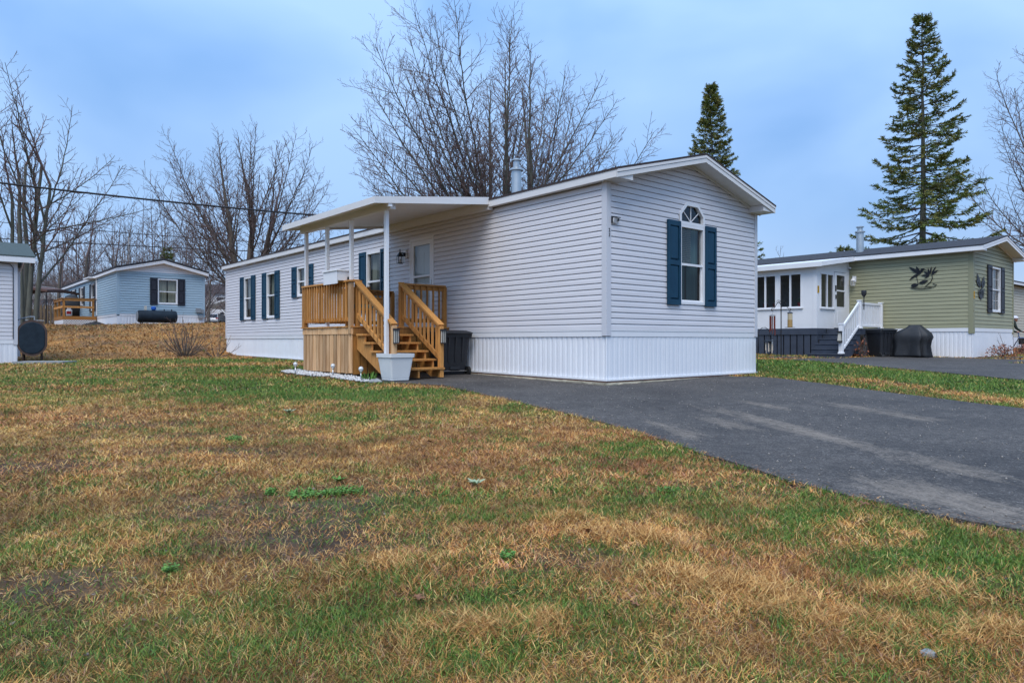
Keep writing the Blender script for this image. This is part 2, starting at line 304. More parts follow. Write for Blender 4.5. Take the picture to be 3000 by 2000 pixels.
class MB:
    def __init__(s): s.v = []; s.f = []
    def add(s, vs, fs):
        n = len(s.v); s.v += [tuple(p) for p in vs]; s.f += [tuple(i + n for i in f) for f in fs]; return s
    def hexa(s, p): return s.add(p, [(0, 3, 2, 1), (4, 5, 6, 7), (0, 1, 5, 4), (1, 2, 6, 5), (2, 3, 7, 6), (3, 0, 4, 7)])
    def box(s, x0, x1, y0, y1, z0, z1):
        return s.hexa([(x0, y0, z0), (x1, y0, z0), (x1, y1, z0), (x0, y1, z0), (x0, y0, z1), (x1, y0, z1), (x1, y1, z1), (x0, y1, z1)])
    def bbox(s, x0, x1, y0, y1, z0, z1, b=0.004):
        """box with chamfered vertical and top edges"""
        q = [(x0 + b, y0), (x1 - b, y0), (x1, y0 + b), (x1, y1 - b), (x1 - b, y1), (x0 + b, y1), (x0, y1 - b), (x0, y0 + b)]
        cx, cy = (x0 + x1) / 2, (y0 + y1) / 2
        def ins(p): return (p[0] + (b if p[0] < cx else -b), p[1] + (b if p[1] < cy else -b))
        v = [(p[0], p[1], z0) for p in q] + [(p[0], p[1], z1 - b) for p in q] + [(*ins(p), z1) for p in q]
        f = [tuple(range(7, -1, -1)), tuple(range(16, 24))]
        for r in (0, 8): f += [(r + i, r + (i + 1) % 8, r + 8 + (i + 1) % 8, r + 8 + i) for i in range(8)]
        return s.add(v, f)
    def beam(s, p, q, wd, h, side=None):
        p, q = Vector(p), Vector(q); d = (q - p).normalized()
        sd_ = Vector(side) if side else d.cross(Vector((0, 0, 1)))
        if sd_.length < 1e-4: sd_ = Vector((1, 0, 0))
        sd_.normalize(); up = sd_.cross(d).normalized(); a, b = sd_ * wd / 2, up * h / 2
        return s.hexa([p - a - b, p + a - b, p + a + b, p - a + b, q - a - b, q + a - b, q + a + b, q - a + b])
    def tube(s, pts, rad, n=8, cap=True):
        pts = [Vector(p) for p in pts]; m = len(pts)
        if not hasattr(rad, '__len__'): rad = [rad] * m
        base = len(s.v); ref = Vector((0.13, 0.27, 1)).normalized()
        t0 = (pts[-1] - pts[0])
        if t0.length > 0 and abs(t0.normalized().dot(ref)) > 0.95: ref = Vector((1, 0.2, 0)).normalized()
        for i, p in enumerate(pts):
            t = (pts[min(i + 1, m - 1)] - pts[max(i - 1, 0)]).normalized()
            a = t.cross(ref); 
            if a.length < 1e-3: a = t.cross(Vector((1, 0, 0)))
            a.normalize(); b = t.cross(a)
            for k in range(n):
                g = 2 * math.pi * k / n; s.v.append(tuple(p + (a * math.cos(g) + b * math.sin(g)) * rad[i]))
        for i in range(m - 1):
            for k in range(n):
                k2 = (k + 1) % n; s.f.append((base + i * n + k, base + i * n + k2, base + (i + 1) * n + k2, base + (i + 1) * n + k))
        if cap: s.f.append(tuple(base + k for k in range(n - 1, -1, -1))); s.f.append(tuple(base + (m - 1) * n + k for k in range(n)))
        return s
    def lathe(s, prof, n=16, c=(0, 0), cap=True):
        base = len(s.v)
        for r, z in prof:
            for k in range(n):
                g = 2 * math.pi * k / n; s.v.append((c[0] + r * math.cos(g), c[1] + r * math.sin(g), z))
        m = len(prof)
        for i in range(m - 1):
            for k in range(n):
                k2 = (k + 1) % n; s.f.append((base + i * n + k, base + i * n + k2, base + (i + 1) * n + k2, base + (i + 1) * n + k))
        if cap: s.f.append(tuple(base + k for k in range(n - 1, -1, -1))); s.f.append(tuple(base + (m - 1) * n + k for k in range(n)))
        return s
    def loft(s, rings, cap=True):
        n = len(rings[0]); base = len(s.v)
        for r in rings: s.v += [tuple(p) for p in r]
        for i in range(len(rings) - 1):
            for k in range(n):
                k2 = (k + 1) % n; s.f.append((base + i * n + k, base + i * n + k2, base + (i + 1) * n + k2, base + (i + 1) * n + k))
        if cap: s.f.append(tuple(base + k for k in range(n - 1, -1, -1))); s.f.append(tuple(base + (len(rings) - 1) * n + k for k in range(n)))
        return s
    def prism(s, poly, a0, a1, fn):
        """poly (p,q) extruded from a0 to a1; fn(p,q,a)->(x,y,z)"""
        n = len(poly)
        v = [fn(p, q, a0) for p, q in poly] + [fn(p, q, a1) for p, q in poly]
        return s.add(v, [tuple(range(n - 1, -1, -1)), tuple(range(n, 2 * n))] + [(i, (i + 1) % n, n + (i + 1) % n, n + i) for i in range(n)])
    def quad(s, a, b, c, d): return s.add([a, b, c, d], [(0, 1, 2, 3)])
    def sphere(s, c, r, n=10, m=7, sq=(1, 1, 1)):
        pr = [(math.sin(math.pi * i / m), -math.cos(math.pi * i / m)) for i in range(m + 1)]
        base = len(s.v)
        for a, z in pr:
            for k in range(n):
                g = 2 * math.pi * k / n; s.v.append((c[0] + r * max(a, 1e-3) * math.cos(g) * sq[0], c[1] + r * max(a, 1e-3) * math.sin(g) * sq[1], c[2] + r * z * sq[2]))
        for i in range(m):
            for k in range(n):
                k2 = (k + 1) % n; s.f.append((base + i * n + k, base + i * n + k2, base + (i + 1) * n + k2, base + (i + 1) * n + k))
        return s
    def obj(s, name, m, parent=None, T=None, smooth=False, raw=False):
        off = Vector((0, 0, 0)) if (raw or parent is None) else ORG.get(parent.name, Vector((0, 0, 0)))
        vs = [(T(v) if T else v) for v in s.v]
        me = bpy.data.meshes.new(name); me.from_pydata([(v[0] - off.x, v[1] - off.y, v[2] - off.z) for v in vs], [], s.f)
        bm = bmesh.new(); bm.from_mesh(me); bmesh.ops.recalc_face_normals(bm, faces=bm.faces); bm.to_mesh(me); bm.free()
        return link(name, me, parent, m, smooth)
def np_mesh(name, V, quads=None, tris=None, m=None, parent=None, col=None, smooth=False):
    me = bpy.data.meshes.new(name); V = np.asarray(V, np.float32)
    me.vertices.add(len(V)); me.vertices.foreach_set('co', V.ravel())
    li, ls, tot = [], [], 0
    if quads is not None and len(quads): li.append(np.asarray(quads).ravel()); ls.append(np.arange(len(quads)) * 4); tot = len(quads) * 4
    if tris is not None and len(tris): li.append(np.asarray(tris).ravel()); ls.append(tot + np.arange(len(tris)) * 3)
    li = np.concatenate(li).astype(np.int32); ls = np.concatenate(ls).astype(np.int32)
    me.loops.add(len(li)); me.loops.foreach_set('vertex_index', li)
    me.polygons.add(len(ls)); me.polygons.foreach_set('loop_start', ls)
    if smooth: me.polygons.foreach_set('use_smooth', np.ones(len(ls), bool))
    me.update(calc_edges=True)
    if col is not None:
        a = me.color_attributes.new('Col', 'FLOAT_COLOR', 'POINT')
        c = np.ones((len(V), 4), np.float32); c[:, :3] = col; a.data.foreach_set('color', c.ravel())
    return link(name, me, parent, m)

# ------------------------------------------------------------------ terrain
def sstep(a, b, x): 
    t = np.clip((x - a) / (b - a), 0, 1); return t * t * (3 - 2 * t)
def gz(X, Y):
    X = np.asarray(X, float); Y = np.asarray(Y, float)
    z = 0.022 * (np.clip(Y, -30, 140) - 12) - 0.012 * np.clip(-X - 2, 0, 20) * np.clip((Y - 6) / 12, 0, 1)
    bank = sstep(-5.0, -10.0, X) * sstep(25.3, 34.0, Y + 0.05 * (X + 12)) * 1.28
    hill = sstep(95, 230, Y) * sstep(10, -35, X) * 15.0
    return z + bank + hill
def _hash(i, j, s): 
    v = np.sin(i * 127.1 + j * 311.7 + s * 74.7) * 43758.5453; return v - np.floor(v)
def vnoise(X, Y, s=0):
    i, j = np.floor(X), np.floor(Y); u, v = X - i, Y - j; u = u * u * (3 - 2 * u); v = v * v * (3 - 2 * v)
    return (_hash(i, j, s) * (1 - u) + _hash(i + 1, j, s) * u) * (1 - v) + (_hash(i, j + 1, s) * (1 - u) + _hash(i + 1, j + 1, s) * u) * v
def fbm(X, Y, sc, s=0, o=4):
    t, a, n = 0, 1.0, 0
    for k in range(o): t = t + a * vnoise(X * sc * 2 ** k + 17 * k, Y * sc * 2 ** k - 9 * k, s + k); n += a; a *= 0.55
    return t / n
def inpoly(P, X, Y):
    ins = np.zeros(np.shape(X), bool); n = len(P)
    for i in range(n):
        (x0, y0), (x1, y1) = P[i], P[(i + 1) % n]
        if y0 == y1: continue
        c = ((y0 > Y) != (y1 > Y)) & (X < (x1 - x0) * (Y - y0) / (y1 - y0) + x0); ins ^= c
    return ins
def hw(x, y, F=FH): p = F.w((x, y)); return (p.x, p.y)
DRIVE = [hw(-2.75, 7.6), hw(-2.78, 6.2), hw(-2.74, 5.0), hw(-2.70, 4.1), (-2.62, 12.72), (-2.1, 12.6), (-1.75, 12.45), (-1.19, 12.13), (-0.75, 11.2), (-0.36, 10.37), (0.27, 9.06), (0.60, 8.35), (0.87, 7.72), (1.17, 6.88), (1.41, 6.18), (1.62, 5.47), (1.79, 4.91), (1.97, 4.45), (2.11, 4.17), (2.29, 3.89), (2.45, 3.69), (2.62, 3.52), (3.1, 3.0), (4.0, 2.3), (6.5, 1.2), (11, -0.5), (16, 3), (10.5, 5.5), (7.6, 7.0), (6.43, 8.72), (6.22, 9.37), (6.03, 10.22), (5.80, 11.18), (5.58, 12.5), (5.33, 13.5), (5.10, 14.0), (4.86, 14.2), hw(3.6, -0.35), hw(3.6, 0.3), hw(0.4, 0.3), hw(0.4, 7.6)]
NDRIVE = [(8.45, 21.3), (8.67, 20.66), (9.04, 19.36), (9.29, 17.19), (9.5, 15.45), (9.66, 14.04), (9.75, 13.0), (10.6, 11.0), (14, 9), (24, 9), (24, 16), (17, 17.0), (14.6, 18.6), (13.7, 19.2), hw(-0.4, -2.2, FG), hw(-0.5, 0.2, FG), hw(-0.5, 2.2, FG), (10.7, 22.2), (9.6, 22.1)]

# x, y, radius x, radius y, greenness
BLOBS = [(-3.6, 11.0, 2.2, 1.5, .75), (-1.6, 10.6, 1.4, 1.1, .45), (-7.0, 17.5, 5.5, 2.2, .55), (-10.5, 22.2, 6, 1.6, .55), (-5.5, 13.0, 1.8, 1.0, .45), (-8.5, 13.5, 3.5, .9, .4),
         (1.75, 4.25, .55, .45, .38), (1.0, 5.9, .5, .3, .55), (1.9, 3.2, .75, .6, .42), (2.4, 2.7, .8, .6, .4), (1.3, 2.5, .5, .5, .22), (-0.45, 3.95, .7, .4, .42), (-1.0, 4.05, .5, .35, .4), (0.25, 3.9, .4, .25, .35),
         (-0.5, 2.15, .45, .22, .38), (-1.3, 2.3, .3, .2, .25), (0.45, 6.3, .8, .6, .3), (7.4, 15.5, 2.0, 5.5, .95), (7.2, 20, 1.8, 2.4, .9), (8.5, 10, 2, 4, .8), (0.1, 2.6, .6, .35, .35), (0.7, 4.2, .5, .4, .4), (-2.2, 7.8, .8, .5, .3), (-0.9, 8.6, 1.3, .7, .3),
         (-2.0, 5.0, 1.6, 1.0, -.25), (-3.0, 6.6, 2.5, 1.2, -.35), (-1.0, 5.6, 1.0, .6, -.3), (0.1, 7.0, .8, 1.1, -.3), (0.95, 2.75, .5, .3, -.55), (.6, 3.5, .45, .22, -.5), (-5.2, 8.5, 3.0, 1.5, -.3), (6.9, 11.5, .5, 4, -.9), (6.1, 13.2, .9, .7, -.4), (8.3, 21.6, 1.6, .55, -1.2), (-8, 19.5, 4, .9, -.6), (-1.4, 12.0, 0.9, .35, -.9), (-.5, 9.6, .35, 1.2, -.55), (.75, 7.3, .28, 1.3, -.5)]
def green_map(X, Y):
    g = 0.31 + (fbm(X, Y, 0.55, 3) - 0.5) * 0.4 + (fbm(X, Y, 2.2, 9) - 0.5) * 0.9 + (fbm(X, Y, 7.5, 13) - 0.5) * 1.5
    for (bx, by, rx, ry, a) in BLOBS:
        g = g + a * (.72 if by < 7 else 1.0) * np.exp(-((X - bx) / rx) ** 2 - ((Y - by) / ry) ** 2)
    bank = sstep(-4.0, -9.0, X) * sstep(23.8, 26.0, Y)
    return np.clip(g - bank * 0.55, 0.0, 1.0)
DIRT = [(-1.35, 4.0, .75, .38), (-2.9, 6.6, .8, .22), (-4.2, 7.4, .7, .25), (-2.5, 5.8, .9, .2), (-1.0, 3.35, .6, .25), (-3.6, 5.2, .7, .2), (.25, 3.15, .3, .2), (-1.9, 2.8, .3, .2)]
def dirt_map(X, Y):
    d = np.zeros(np.shape(X))
    for (bx, by, rx, ry) in DIRT: d = d + np.exp(-((X - bx) / rx) ** 2 - ((Y - by) / ry) ** 2)
    return np.clip(d * (0.4 + 1.2 * fbm(X, Y, 1.8, 21)) + (fbm(X, Y, 1.1, 31) > 0.66) * 0.35, 0, 1)

xs = np.unique(np.round(np.concatenate([np.linspace(-1500, -200, 8), np.linspace(-200, -40, 20), np.arange(-40, -12, 0.8), np.arange(-12, 12, 0.16), np.arange(12, 40, 1.0), np.linspace(40, 200, 14), np.linspace(200, 1500, 8)]), 3))
ys = np.unique(np.round(np.concatenate([np.linspace(-1200, -30, 8), np.linspace(-30, 0, 12), np.arange(0, 24, 0.16), np.arange(24, 62, 0.6), np.linspace(62, 200, 30), np.linspace(200, 2200, 8)]), 3))
GX, GY = np.meshgrid(xs, ys); GX, GY = GX.ravel(), GY.ravel(); GZ = gz(GX, GY)
near = (np.abs(GX) < 14) & (GY > -1) & (GY < 25)
GZ = GZ + np.where(near, (fbm(GX, GY, 1.6, 5) - 0.5) * 0.05, 0)
cin = np.array(DRIVE).mean(0); GZ = GZ - 0.06 * inpoly(DRIVE, GX, GY) - 0.06 * inpoly(NDRIVE, GX, GY)
g = green_map(GX, GY)[:, None]; d = dirt_map(GX, GY)[:, None]
straw = np.array([0.23, 0.115, 0.044]); grn = np.array([0.055, 0.085, 0.02]); drt = np.array([0.085, 0.066, 0.058])
gcol = straw * (1 - g) + grn * g; gcol = gcol * (1 - d * 0.8) + drt * d * 0.8
bk = (sstep(-4, -9, GX) * sstep(24.5, 27, GY))[:, None]
pat = sstep(0.4, 0.62, fbm(GX * 0.6, GY * 1.6, 0.9, 41))[:, None]
bcol = np.array([0.42, 0.225, 0.08]) * (1 - pat) + np.array([0.22, 0.135, 0.075]) * pat
far_ = (sstep(34, 44, GY) * sstep(0, -6, GX))[:, None]
bcol = bcol * (1 - far_) + np.array([0.10, 0.065, 0.045]) * far_
gcol = gcol * (1 - bk) + bcol * bk
fr = sstep(40, 90, GY)[:, None] * (1 - bk); gcol = gcol * (1 - fr) + np.array([0.12, 0.10, 0.05]) * fr
nx, ny = len(xs), len(ys)
ii = (np.arange(ny - 1)[:, None] * nx + np.arange(nx - 1)[None]).ravel()
ground = np_mesh('ground', np.stack([GX, GY, GZ], 1), quads=np.stack([ii, ii + 1, ii + nx + 1, ii + nx], 1), m=ground_material(), col=gcol, smooth=True)
tag(ground, kind='structure', label='patchy lawn of straw and green grass rising to a bank')

def sheet(name, P, m, lift, label, jit=0.03):
    pts = []
    for i in range(len(P)):
        a, b = np.array(P[i]), np.array(P[(i + 1) % len(P)]); k = max(1, int(np.hypot(*(b - a)) / 0.18)); k = min(k, 60)
        for t in range(k): 
            q = a + (b - a) * t / k; pts.append(q + RNG.normal(0, jit, 2) * (0.5 if t else 0.2))
    bm = bmesh.new(); top = [bm.verts.new((p[0], p[1], float(gz(p[0], p[1])) + lift)) for p in pts]
    bot = [bm.verts.new((p[0], p[1], float(gz(p[0], p[1])) - 0.1)) for p in pts]
    f = bm.faces.new(top)
    for i in range(len(top)): bm.faces.new((top[i], bot[i], bot[(i + 1) % len(top)], top[(i + 1) % len(top)]))
    bmesh.ops.triangulate(bm, faces=[f]); bmesh.ops.recalc_face_normals(bm, faces=bm.faces)
    me = bpy.data.meshes.new(name); bm.to_mesh(me); bm.free()
    return tag(link(name, me, None, m), kind='structure', label=label)
sheet('driveway', DRIVE, asphalt_material('asphalt_drive', -0.184, [(4.06, 0.50, 3.4, 9.0), (3.6, 0.4, 5.8, 8.2), (3.3, 0.8, 2.4, 5.0), (5.9, .45, 6.0, 9.2), (4.9, .35, 7.2, 9.6), (2.9, .4, 5.4, 8.0)]), 0.015, 'dark asphalt driveway with pale worn streaks in front of the grey house')
sheet('neighbour_driveway', NDRIVE, asphalt_material('asphalt_neighbour', 0.5, [(2.9, 0.22, 15, 22)]), 0.02, 'asphalt driveway in front of the green house')

# ------------------------------------------------------------------ house kit
def LONG(x0=0.0): return lambda v: (x0 - v[1], v[0], v[2])     # wall coordinates (along, outward, up) on a wall facing -x
def END(y0=0.0): return lambda v: (v[0], y0 - v[1], v[2])      # the same on a wall facing -y

def cut(a, b, ops, z0, z1):
    seg = [(a, b)]
    for (o0, o1, p0, p1) in ops:
        if min(z1, p1) - max(z0, p0) < 0.35 * (z1 - z0): continue
        new = []
        for (s0, s1) in seg:
            if o1 <= s0 or o0 >= s1: new.append((s0, s1)); continue
            if o0 > s0: new.append((s0, o0))
            if o1 < s1: new.append((o1, s1))
        seg = new
    return seg

def wall(house, T, z0, h, n, lim, ops, m, backz0=None, top=None, mfun=None, lip=1.0):
    """siding courses one by one on a backing wall; lim(z) gives the extent of the wall at height z"""
    bk = MB(); zz = z0 if backz0 is None else backz0
    ztop = top if top else z0 + n * h
    cuts = sorted({zz, ztop, *[min(max(q, zz), ztop) for o in ops for q in (o[2], o[3])]})
    fine = []
    for a, b in zip(cuts[:-1], cuts[1:]):
        k = max(1, int((b - a) / 0.3)) if (lim(ztop) != lim(zz)) else 1
        fine += [(a + (b - a) * i / k, a + (b - a) * (i + 1) / k) for i in range(k)]
    for a, b in fine:
        l0, l1 = lim(a), lim(b)
        if l1[1] - l1[0] < 0.05: continue
        mid = (a + b) / 2
        xs_ = sorted({*[q for o in ops if o[2] < mid < o[3] for q in o[:2]]})
        e0, e1 = [l0[0]] + xs_ + [l0[1]], [l1[0]] + xs_ + [l1[1]]
        for i in range(0, len(e0) - 1, 2): bk.quad((e0[i], -0.036, a), (e0[i + 1], -0.036, a), (e1[i + 1], -0.036, b), (e1[i], -0.036, b))
    wl = bk.obj('wall', m, house, T)
    prof = [(-0.016, 0.0), (0.016, 0.0), (0.0155, 0.035), (0.012, 0.60), (0.004, 0.80), (0.002, 0.905), (-0.018, 0.915), (-0.018, 1.0)]
    prof = [(o_ * lip, t_) for o_, t_ in prof]
    for i in range(n):
        za, zb = z0 + i * h, z0 + (i + 1) * h
        la, lb = lim(za), lim(zb)
        if la[1] - la[0] < 0.12: break
        for (s0, s1) in cut(min(la[0], lb[0]), max(la[1], lb[1]), ops, za, zb):
            b = MB(); pts0, pts1 = [], []
            for o_, t in prof:
                lz = lim(za + t * h); p0, p1 = max(s0, lz[0]), min(s1, lz[1])
                if p1 < p0: p0 = p1 = (p0 + p1) / 2
                pts0.append((p0, o_, za + t * h)); pts1.append((p1, o_, za + t * h))
            k = len(prof); b.add(pts0 + pts1, [(j, j + 1, k + j + 1, k + j) for j in range(k - 1)])
            b.obj('siding_board', mfun(i) if mfun else m, wl, T)
    return wl

def skirting(house, T, a, b, z0f, z1, m, pw=0.40, ribs=3, depth=0.013):
    """ribbed skirting, panel by panel; z0f(s) is the height of the foot"""
    n = int(round((b - a) / pw)); pw = (b - a) / n
    for i in range(n):
        s0 = a + i * pw; q = MB(); pts = []; rw = (pw - 0.012) / ribs
        pts.append((s0, -0.012)); pts.append((s0 + 0.006, 0.0))
        for r in range(ribs):
            c = s0 + 0.008 + r * rw
            pts += [(c + rw * 0.12, 0.0), (c + rw * 0.3, -depth), (c + rw * 0.46, -depth), (c + rw * 0.64, 0.0)]
        pts.append((s0 + pw - 0.004, 0.0)); pts.append((s0 + pw - 0.0005, -0.012))
        k = len(pts)
        q.add([(p, o, z0f(p)) for p, o in pts] + [(p, o, z1) for p, o in pts], [(j, j + 1, k + j + 1, k + j) for j in range(k - 1)])
        q.obj('skirting_panel', m, house, T)

def window(house, T, s0, s1, z0, z1, curtain='curtain_grey', shutters=None, shm=None, low='screen', blind=None, hi='glass', grid=False, arch=None, shz=None, bw=0.055, back=0.10, panels=2):
    fr = MB()
    for (a, b, c, d) in ((s0, s0 + bw, z0, z1), (s1 - bw, s1, z0, z1), (s0 + bw, s1 - bw, z1 - bw, z1), (s0 + bw, s1 - bw, z0, z0 + bw)):
        fr.box(a, b, -0.06, 0.030, c, d)
    f = fr.obj('window', M['white'], house, T)
    zm = z0 + (z1 - z0) * 0.50
    MB().box(s0 + bw, s1 - bw, -0.03, 0.018, zm - 0.022, zm + 0.022).obj('meeting_rail', M['white'], f, T)
    ls = MB(); i0, i1 = s0 + bw, s1 - bw
    for (a, b, c, d) in ((i0, i0 + 0.028, z0 + bw, zm - 0.022), (i1 - 0.028, i1, z0 + bw, zm - 0.022), (i0 + 0.028, i1 - 0.028, z0 + bw, z0 + bw + 0.03)): ls.box(a, b, -0.05, -0.012, c, d)
    ls.obj('sash', M['white'], f, T)
    MB().quad((i0, -0.03, zm + 0.02), (i1, -0.03, zm + 0.02), (i1, -0.03, z1 - bw), (i0, -0.03, z1 - bw)).obj('pane', M[hi], f, T)
    MB().quad((i0, -0.035, z0 + bw), (i1, -0.035, z0 + bw), (i1, -0.035, zm - 0.02), (i0, -0.035, zm - 0.02)).obj('pane', M[low], f, T)
    if curtain:
        for (a, b) in (((s0 + 0.02, s1 - 0.02),) if curtain == 'interior' else ((s0 + 0.01, (s0 + s1) / 2 - 0.02), ((s0 + s1) / 2 + 0.05, s1 - 0.01))):
            c = MB(); k = 22
            pts = [(a + (b - a) * i / k, -back - 0.06 - 0.018 * math.sin(i * 1.9) - 0.01 * math.sin(i * 0.7), 0) for i in range(k + 1)]
            c.add([(p[0], p[1], z0 + 0.02) for p in pts] + [(p[0], p[1], z1) for p in pts], [(i, i + 1, k + 2 + i, k + 1 + i) for i in range(k)])
            c.obj('curtain', M[curtain], f, T)
    if blind:
        b = MB(); k = int((blind[3] - blind[2]) / 0.036)
        for i in range(k):
            z = blind[2] + i * 0.036; b.quad((blind[0], -back - 0.02, z), (blind[1], -back - 0.02, z), (blind[1], -back + 0.008, z + 0.02), (blind[0], -back + 0.008, z + 0.02))
        b.obj('blind', M['blind'], f, T)
    if grid:
        g = MB(); w = (i1 - i0)
        for (c, d) in ((zm + 0.02, z1 - bw), (z0 + bw, zm - 0.02)):
            for k in (1, 2): g.box(i0 + w * k / 3 - 0.006, i0 + w * k / 3 + 0.006, -0.032, -0.026, c, d)
            g.box(i0, i1, -0.033, -0.027, (c + d) / 2 - 0.006, (c + d) / 2 + 0.006)
        g.obj('muntin', M['white'], f, T)
    if shutters:
        y0, y1 = shz if shz else (z0 - 0.01, z1 + 0.02)
        for side, wd in zip((-1, 1), shutters):
            a, b = (s0 - 0.004 - wd, s0 - 0.004) if side < 0 else (s1 + 0.004, s1 + 0.004 + wd)
            st = 0.058; sh = MB(); sh.box(a, a + st, 0.020, 0.060, y0, y1); sh.box(b - st, b, 0.020, 0.060, y0, y1)
            rails = [(y0, y0 + 0.10), ((y0 + y1) / 2 - 0.045, (y0 + y1) / 2 + 0.045), (y1 - 0.10, y1)]
            for (c, d) in rails: sh.box(a + st, b - st, 0.020, 0.060, c, d)
            sh.box(a + st, b - st, 0.020, 0.034, y0 + 0.1, y1 - 0.1)
            o = sh.obj('shutter', M[shm], house, T)
            for (c, d) in ((rails[0][1], rails[1][0]), (rails[1][1], rails[2][0])):
                p = MB(); e = 0.022; A, B = a + st + 0.012, b - st - 0.012; c += 0.014; d -= 0.014
                p.add([(A, 0.036, c), (B, 0.036, c), (B, 0.036, d), (A, 0.036, d), (A + e, 0.054, c + e), (B - e, 0.054, c + e), (B - e, 0.054, d - e), (A + e, 0.054, d - e)],
                      [(4, 5, 6, 7), (0, 1, 5, 4), (1, 2, 6, 5), (2, 3, 7, 6), (3, 0, 4, 7)])
                p.obj('panel', M[shm], o, T)
    return f

def gable_roof(house, W, L, ov, o, ze, slope, m_roof, m_f, fh=0.13, o2=0.1, th=0.035, ret=True):
    zr = ze + slope * (W / 2 + ov)
    rf = MB()
    for sx in (1, -1):
        e = -ov - 0.03 if sx > 0 else W + ov + 0.03
        zz = ze - slope * 0.03
        poly = [(e, zz), (W / 2, zr), (W / 2, zr + th), (e, zz + th)]
        rf.prism(poly, -o - 0.025, L + o2, lambda p, q, a: (p, a, q))
    rf.obj('roof', m_roof, house)
    # eave fascias
    for sx in (1, -1):
        x0, x1 = (-ov - 0.018, -ov) if sx > 0 else (W + ov, W + ov + 0.018)
        MB().box(x0, x1, -o, L + o2, ze - fh, ze - 0.002).obj('eave_fascia', m_f, house)
        xa, xb = (-ov + 0.001, 0.0) if sx > 0 else (W, W + ov - 0.001)
        MB().box(xa, xb, 0.0, L + o2 - 0.01, ze - fh + 0.004, ze - fh + 0.012).obj('soffit', m_f, house)
        # rake fascia in two stepped strips
        ex = -ov - 0.018 if sx > 0 else W + ov + 0.018
        zl = lambda x: ze - 0.004 + slope * ((x + ov) if sx > 0 else (W + ov - x))
        up = fh * 0.36
        MB().prism([(ex, zl(ex) - up), (W / 2, zl(W / 2) - up), (W / 2, zl(W / 2)), (ex, zl(ex))], -o - 0.022, -o + 0.006, lambda p, q, a: (p, a, q)).obj('rake_trim', m_f, house)
        MB().prism([(ex, zl(ex) - fh), (W / 2, zl(W / 2) - fh), (W / 2, zl(W / 2) - up - 0.006), (ex, zl(ex) - up - 0.006)], -o - 0.012, -o + 0.006, lambda p, q, a: (p, a, q)).obj('rake_fascia', m_f, house)
        wx = -ov + 0.002 if sx > 0 else W + ov - 0.002
        MB().prism([(wx, zl(wx) - fh + 0.028), (W / 2, zl(W / 2) - fh + 0.028), (W / 2, zl(W / 2) - fh + 0.034), (wx, zl(wx) - fh + 0.034)], -o + 0.007, -0.001, lambda p, q, a: (p, a, q)).obj('rake_soffit', m_f, house)
        # frieze strip where soffit meets the gable wall
        MB().prism([(wx, zl(wx) - fh - 0.02), (W / 2, zl(W / 2) - fh - 0.02), (W / 2, zl(W / 2) - fh + 0.026), (wx, zl(wx) - fh + 0.026)], -0.032, -0.018, lambda p, q, a: (p, a, q)).obj('frieze', m_f, house)
        if ret:
            xe = 0.42 - ov if sx > 0 else W + ov - 0.42
            MB().prism([(wx, ze - fh + 0.003), (xe, ze - fh + 0.003), (xe, zl(xe) - fh + 0.02), (wx, zl(wx) - fh + 0.02)], -o + 0.012, -0.002, lambda p, q, a: (p, a, q)).obj('eave_return', m_f, house)
    return zr

def shell(house, W, L, z0, z1, m):
    """the sides no one sees from the lawn, and a floor"""
    MB().box(W - 0.06, W, 0.02, L, z0, z1).obj('rear_wall', m, house)
    MB().box(0.03, W - 0.061, L - 0.06, L, z0, z1).obj('rear_wall', m, house)
    MB().box(0.04, W - 0.062, 0.04, L - 0.062, z0 + 0.05, z0 + 0.12).obj('floor', M['interior'], house)
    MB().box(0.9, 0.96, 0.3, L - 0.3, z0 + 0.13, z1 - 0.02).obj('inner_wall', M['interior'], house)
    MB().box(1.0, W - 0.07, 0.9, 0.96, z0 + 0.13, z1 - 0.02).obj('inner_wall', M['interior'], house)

# ------------------------------------------------------------------ the grey mobile home
W0, L0 = 4.86, 19.72
home = thing('mobile_home', 'light grey vinyl mobile home with teal shutters, white skirting and number 23', 'mobile home', FH, (0, 0, 0))
Z0, HC, NC = 0.992, 0.1017, 24
ZE = 3.685; SL = 0.262; OV = 0.13
topline = lambda x: ZE + SL * min(x + OV, W0 + OV - x) - 0.15
ops_l = [(16.93, 17.69, 1.56, 3.10), (14.74, 15.51, 1.56, 3.10), (12.14, 12.97, 2.17, 3.10), (7.71, 8.49, 1.56, 3.13), (5.31, 6.35, 1.10, 3.235)]
wall(home, LONG(), Z0, HC, NC + 1, lambda z: (0.05, L0 - 0.04), ops_l, M['vinyl'], top=3.56)
ops_e = [(2.07, 2.89, 1.50, 3.30)]
def lim_e(z):
    x = max(0.05, (z + 0.15 - ZE) / SL - OV); return (x, W0 - x) if x < W0 / 2 else (W0 / 2, W0 / 2)
def lim_arch(a, b, z):   # the trapezium head of the end window
    return
wall(home, END(), Z0, HC, 33, lim_e, [(2.055, 2.905, 1.49, 3.26), (2.12, 2.84, 3.26, 3.36), (2.22, 2.74, 3.36, 3.46)], M['vinyl'], top=4.25)
for (x0, x1, y0, y1, nm) in ((-0.022, 0.085, -0.022, 0.085, 'c'),):
    MB().box(-0.024, 0.0, -0.024, 0.092, 0.875, ZE - 0.131).box(0.0, 0.092, -0.024, 0.0, 0.875, ZE - 0.131).obj('corner_post', M['vinyl_post'], home)
MB().box(W0 - 0.085, W0 + 0.02, -0.024, 0.0, 0.875, ZE - 0.131).obj('corner_post', M['vinyl_post'], home)
MB().box(-0.024, 0.0, L0 - 0.085, L0 + 0.02, 0.875, ZE - 0.131).obj('corner_post', M['vinyl_post'], home)
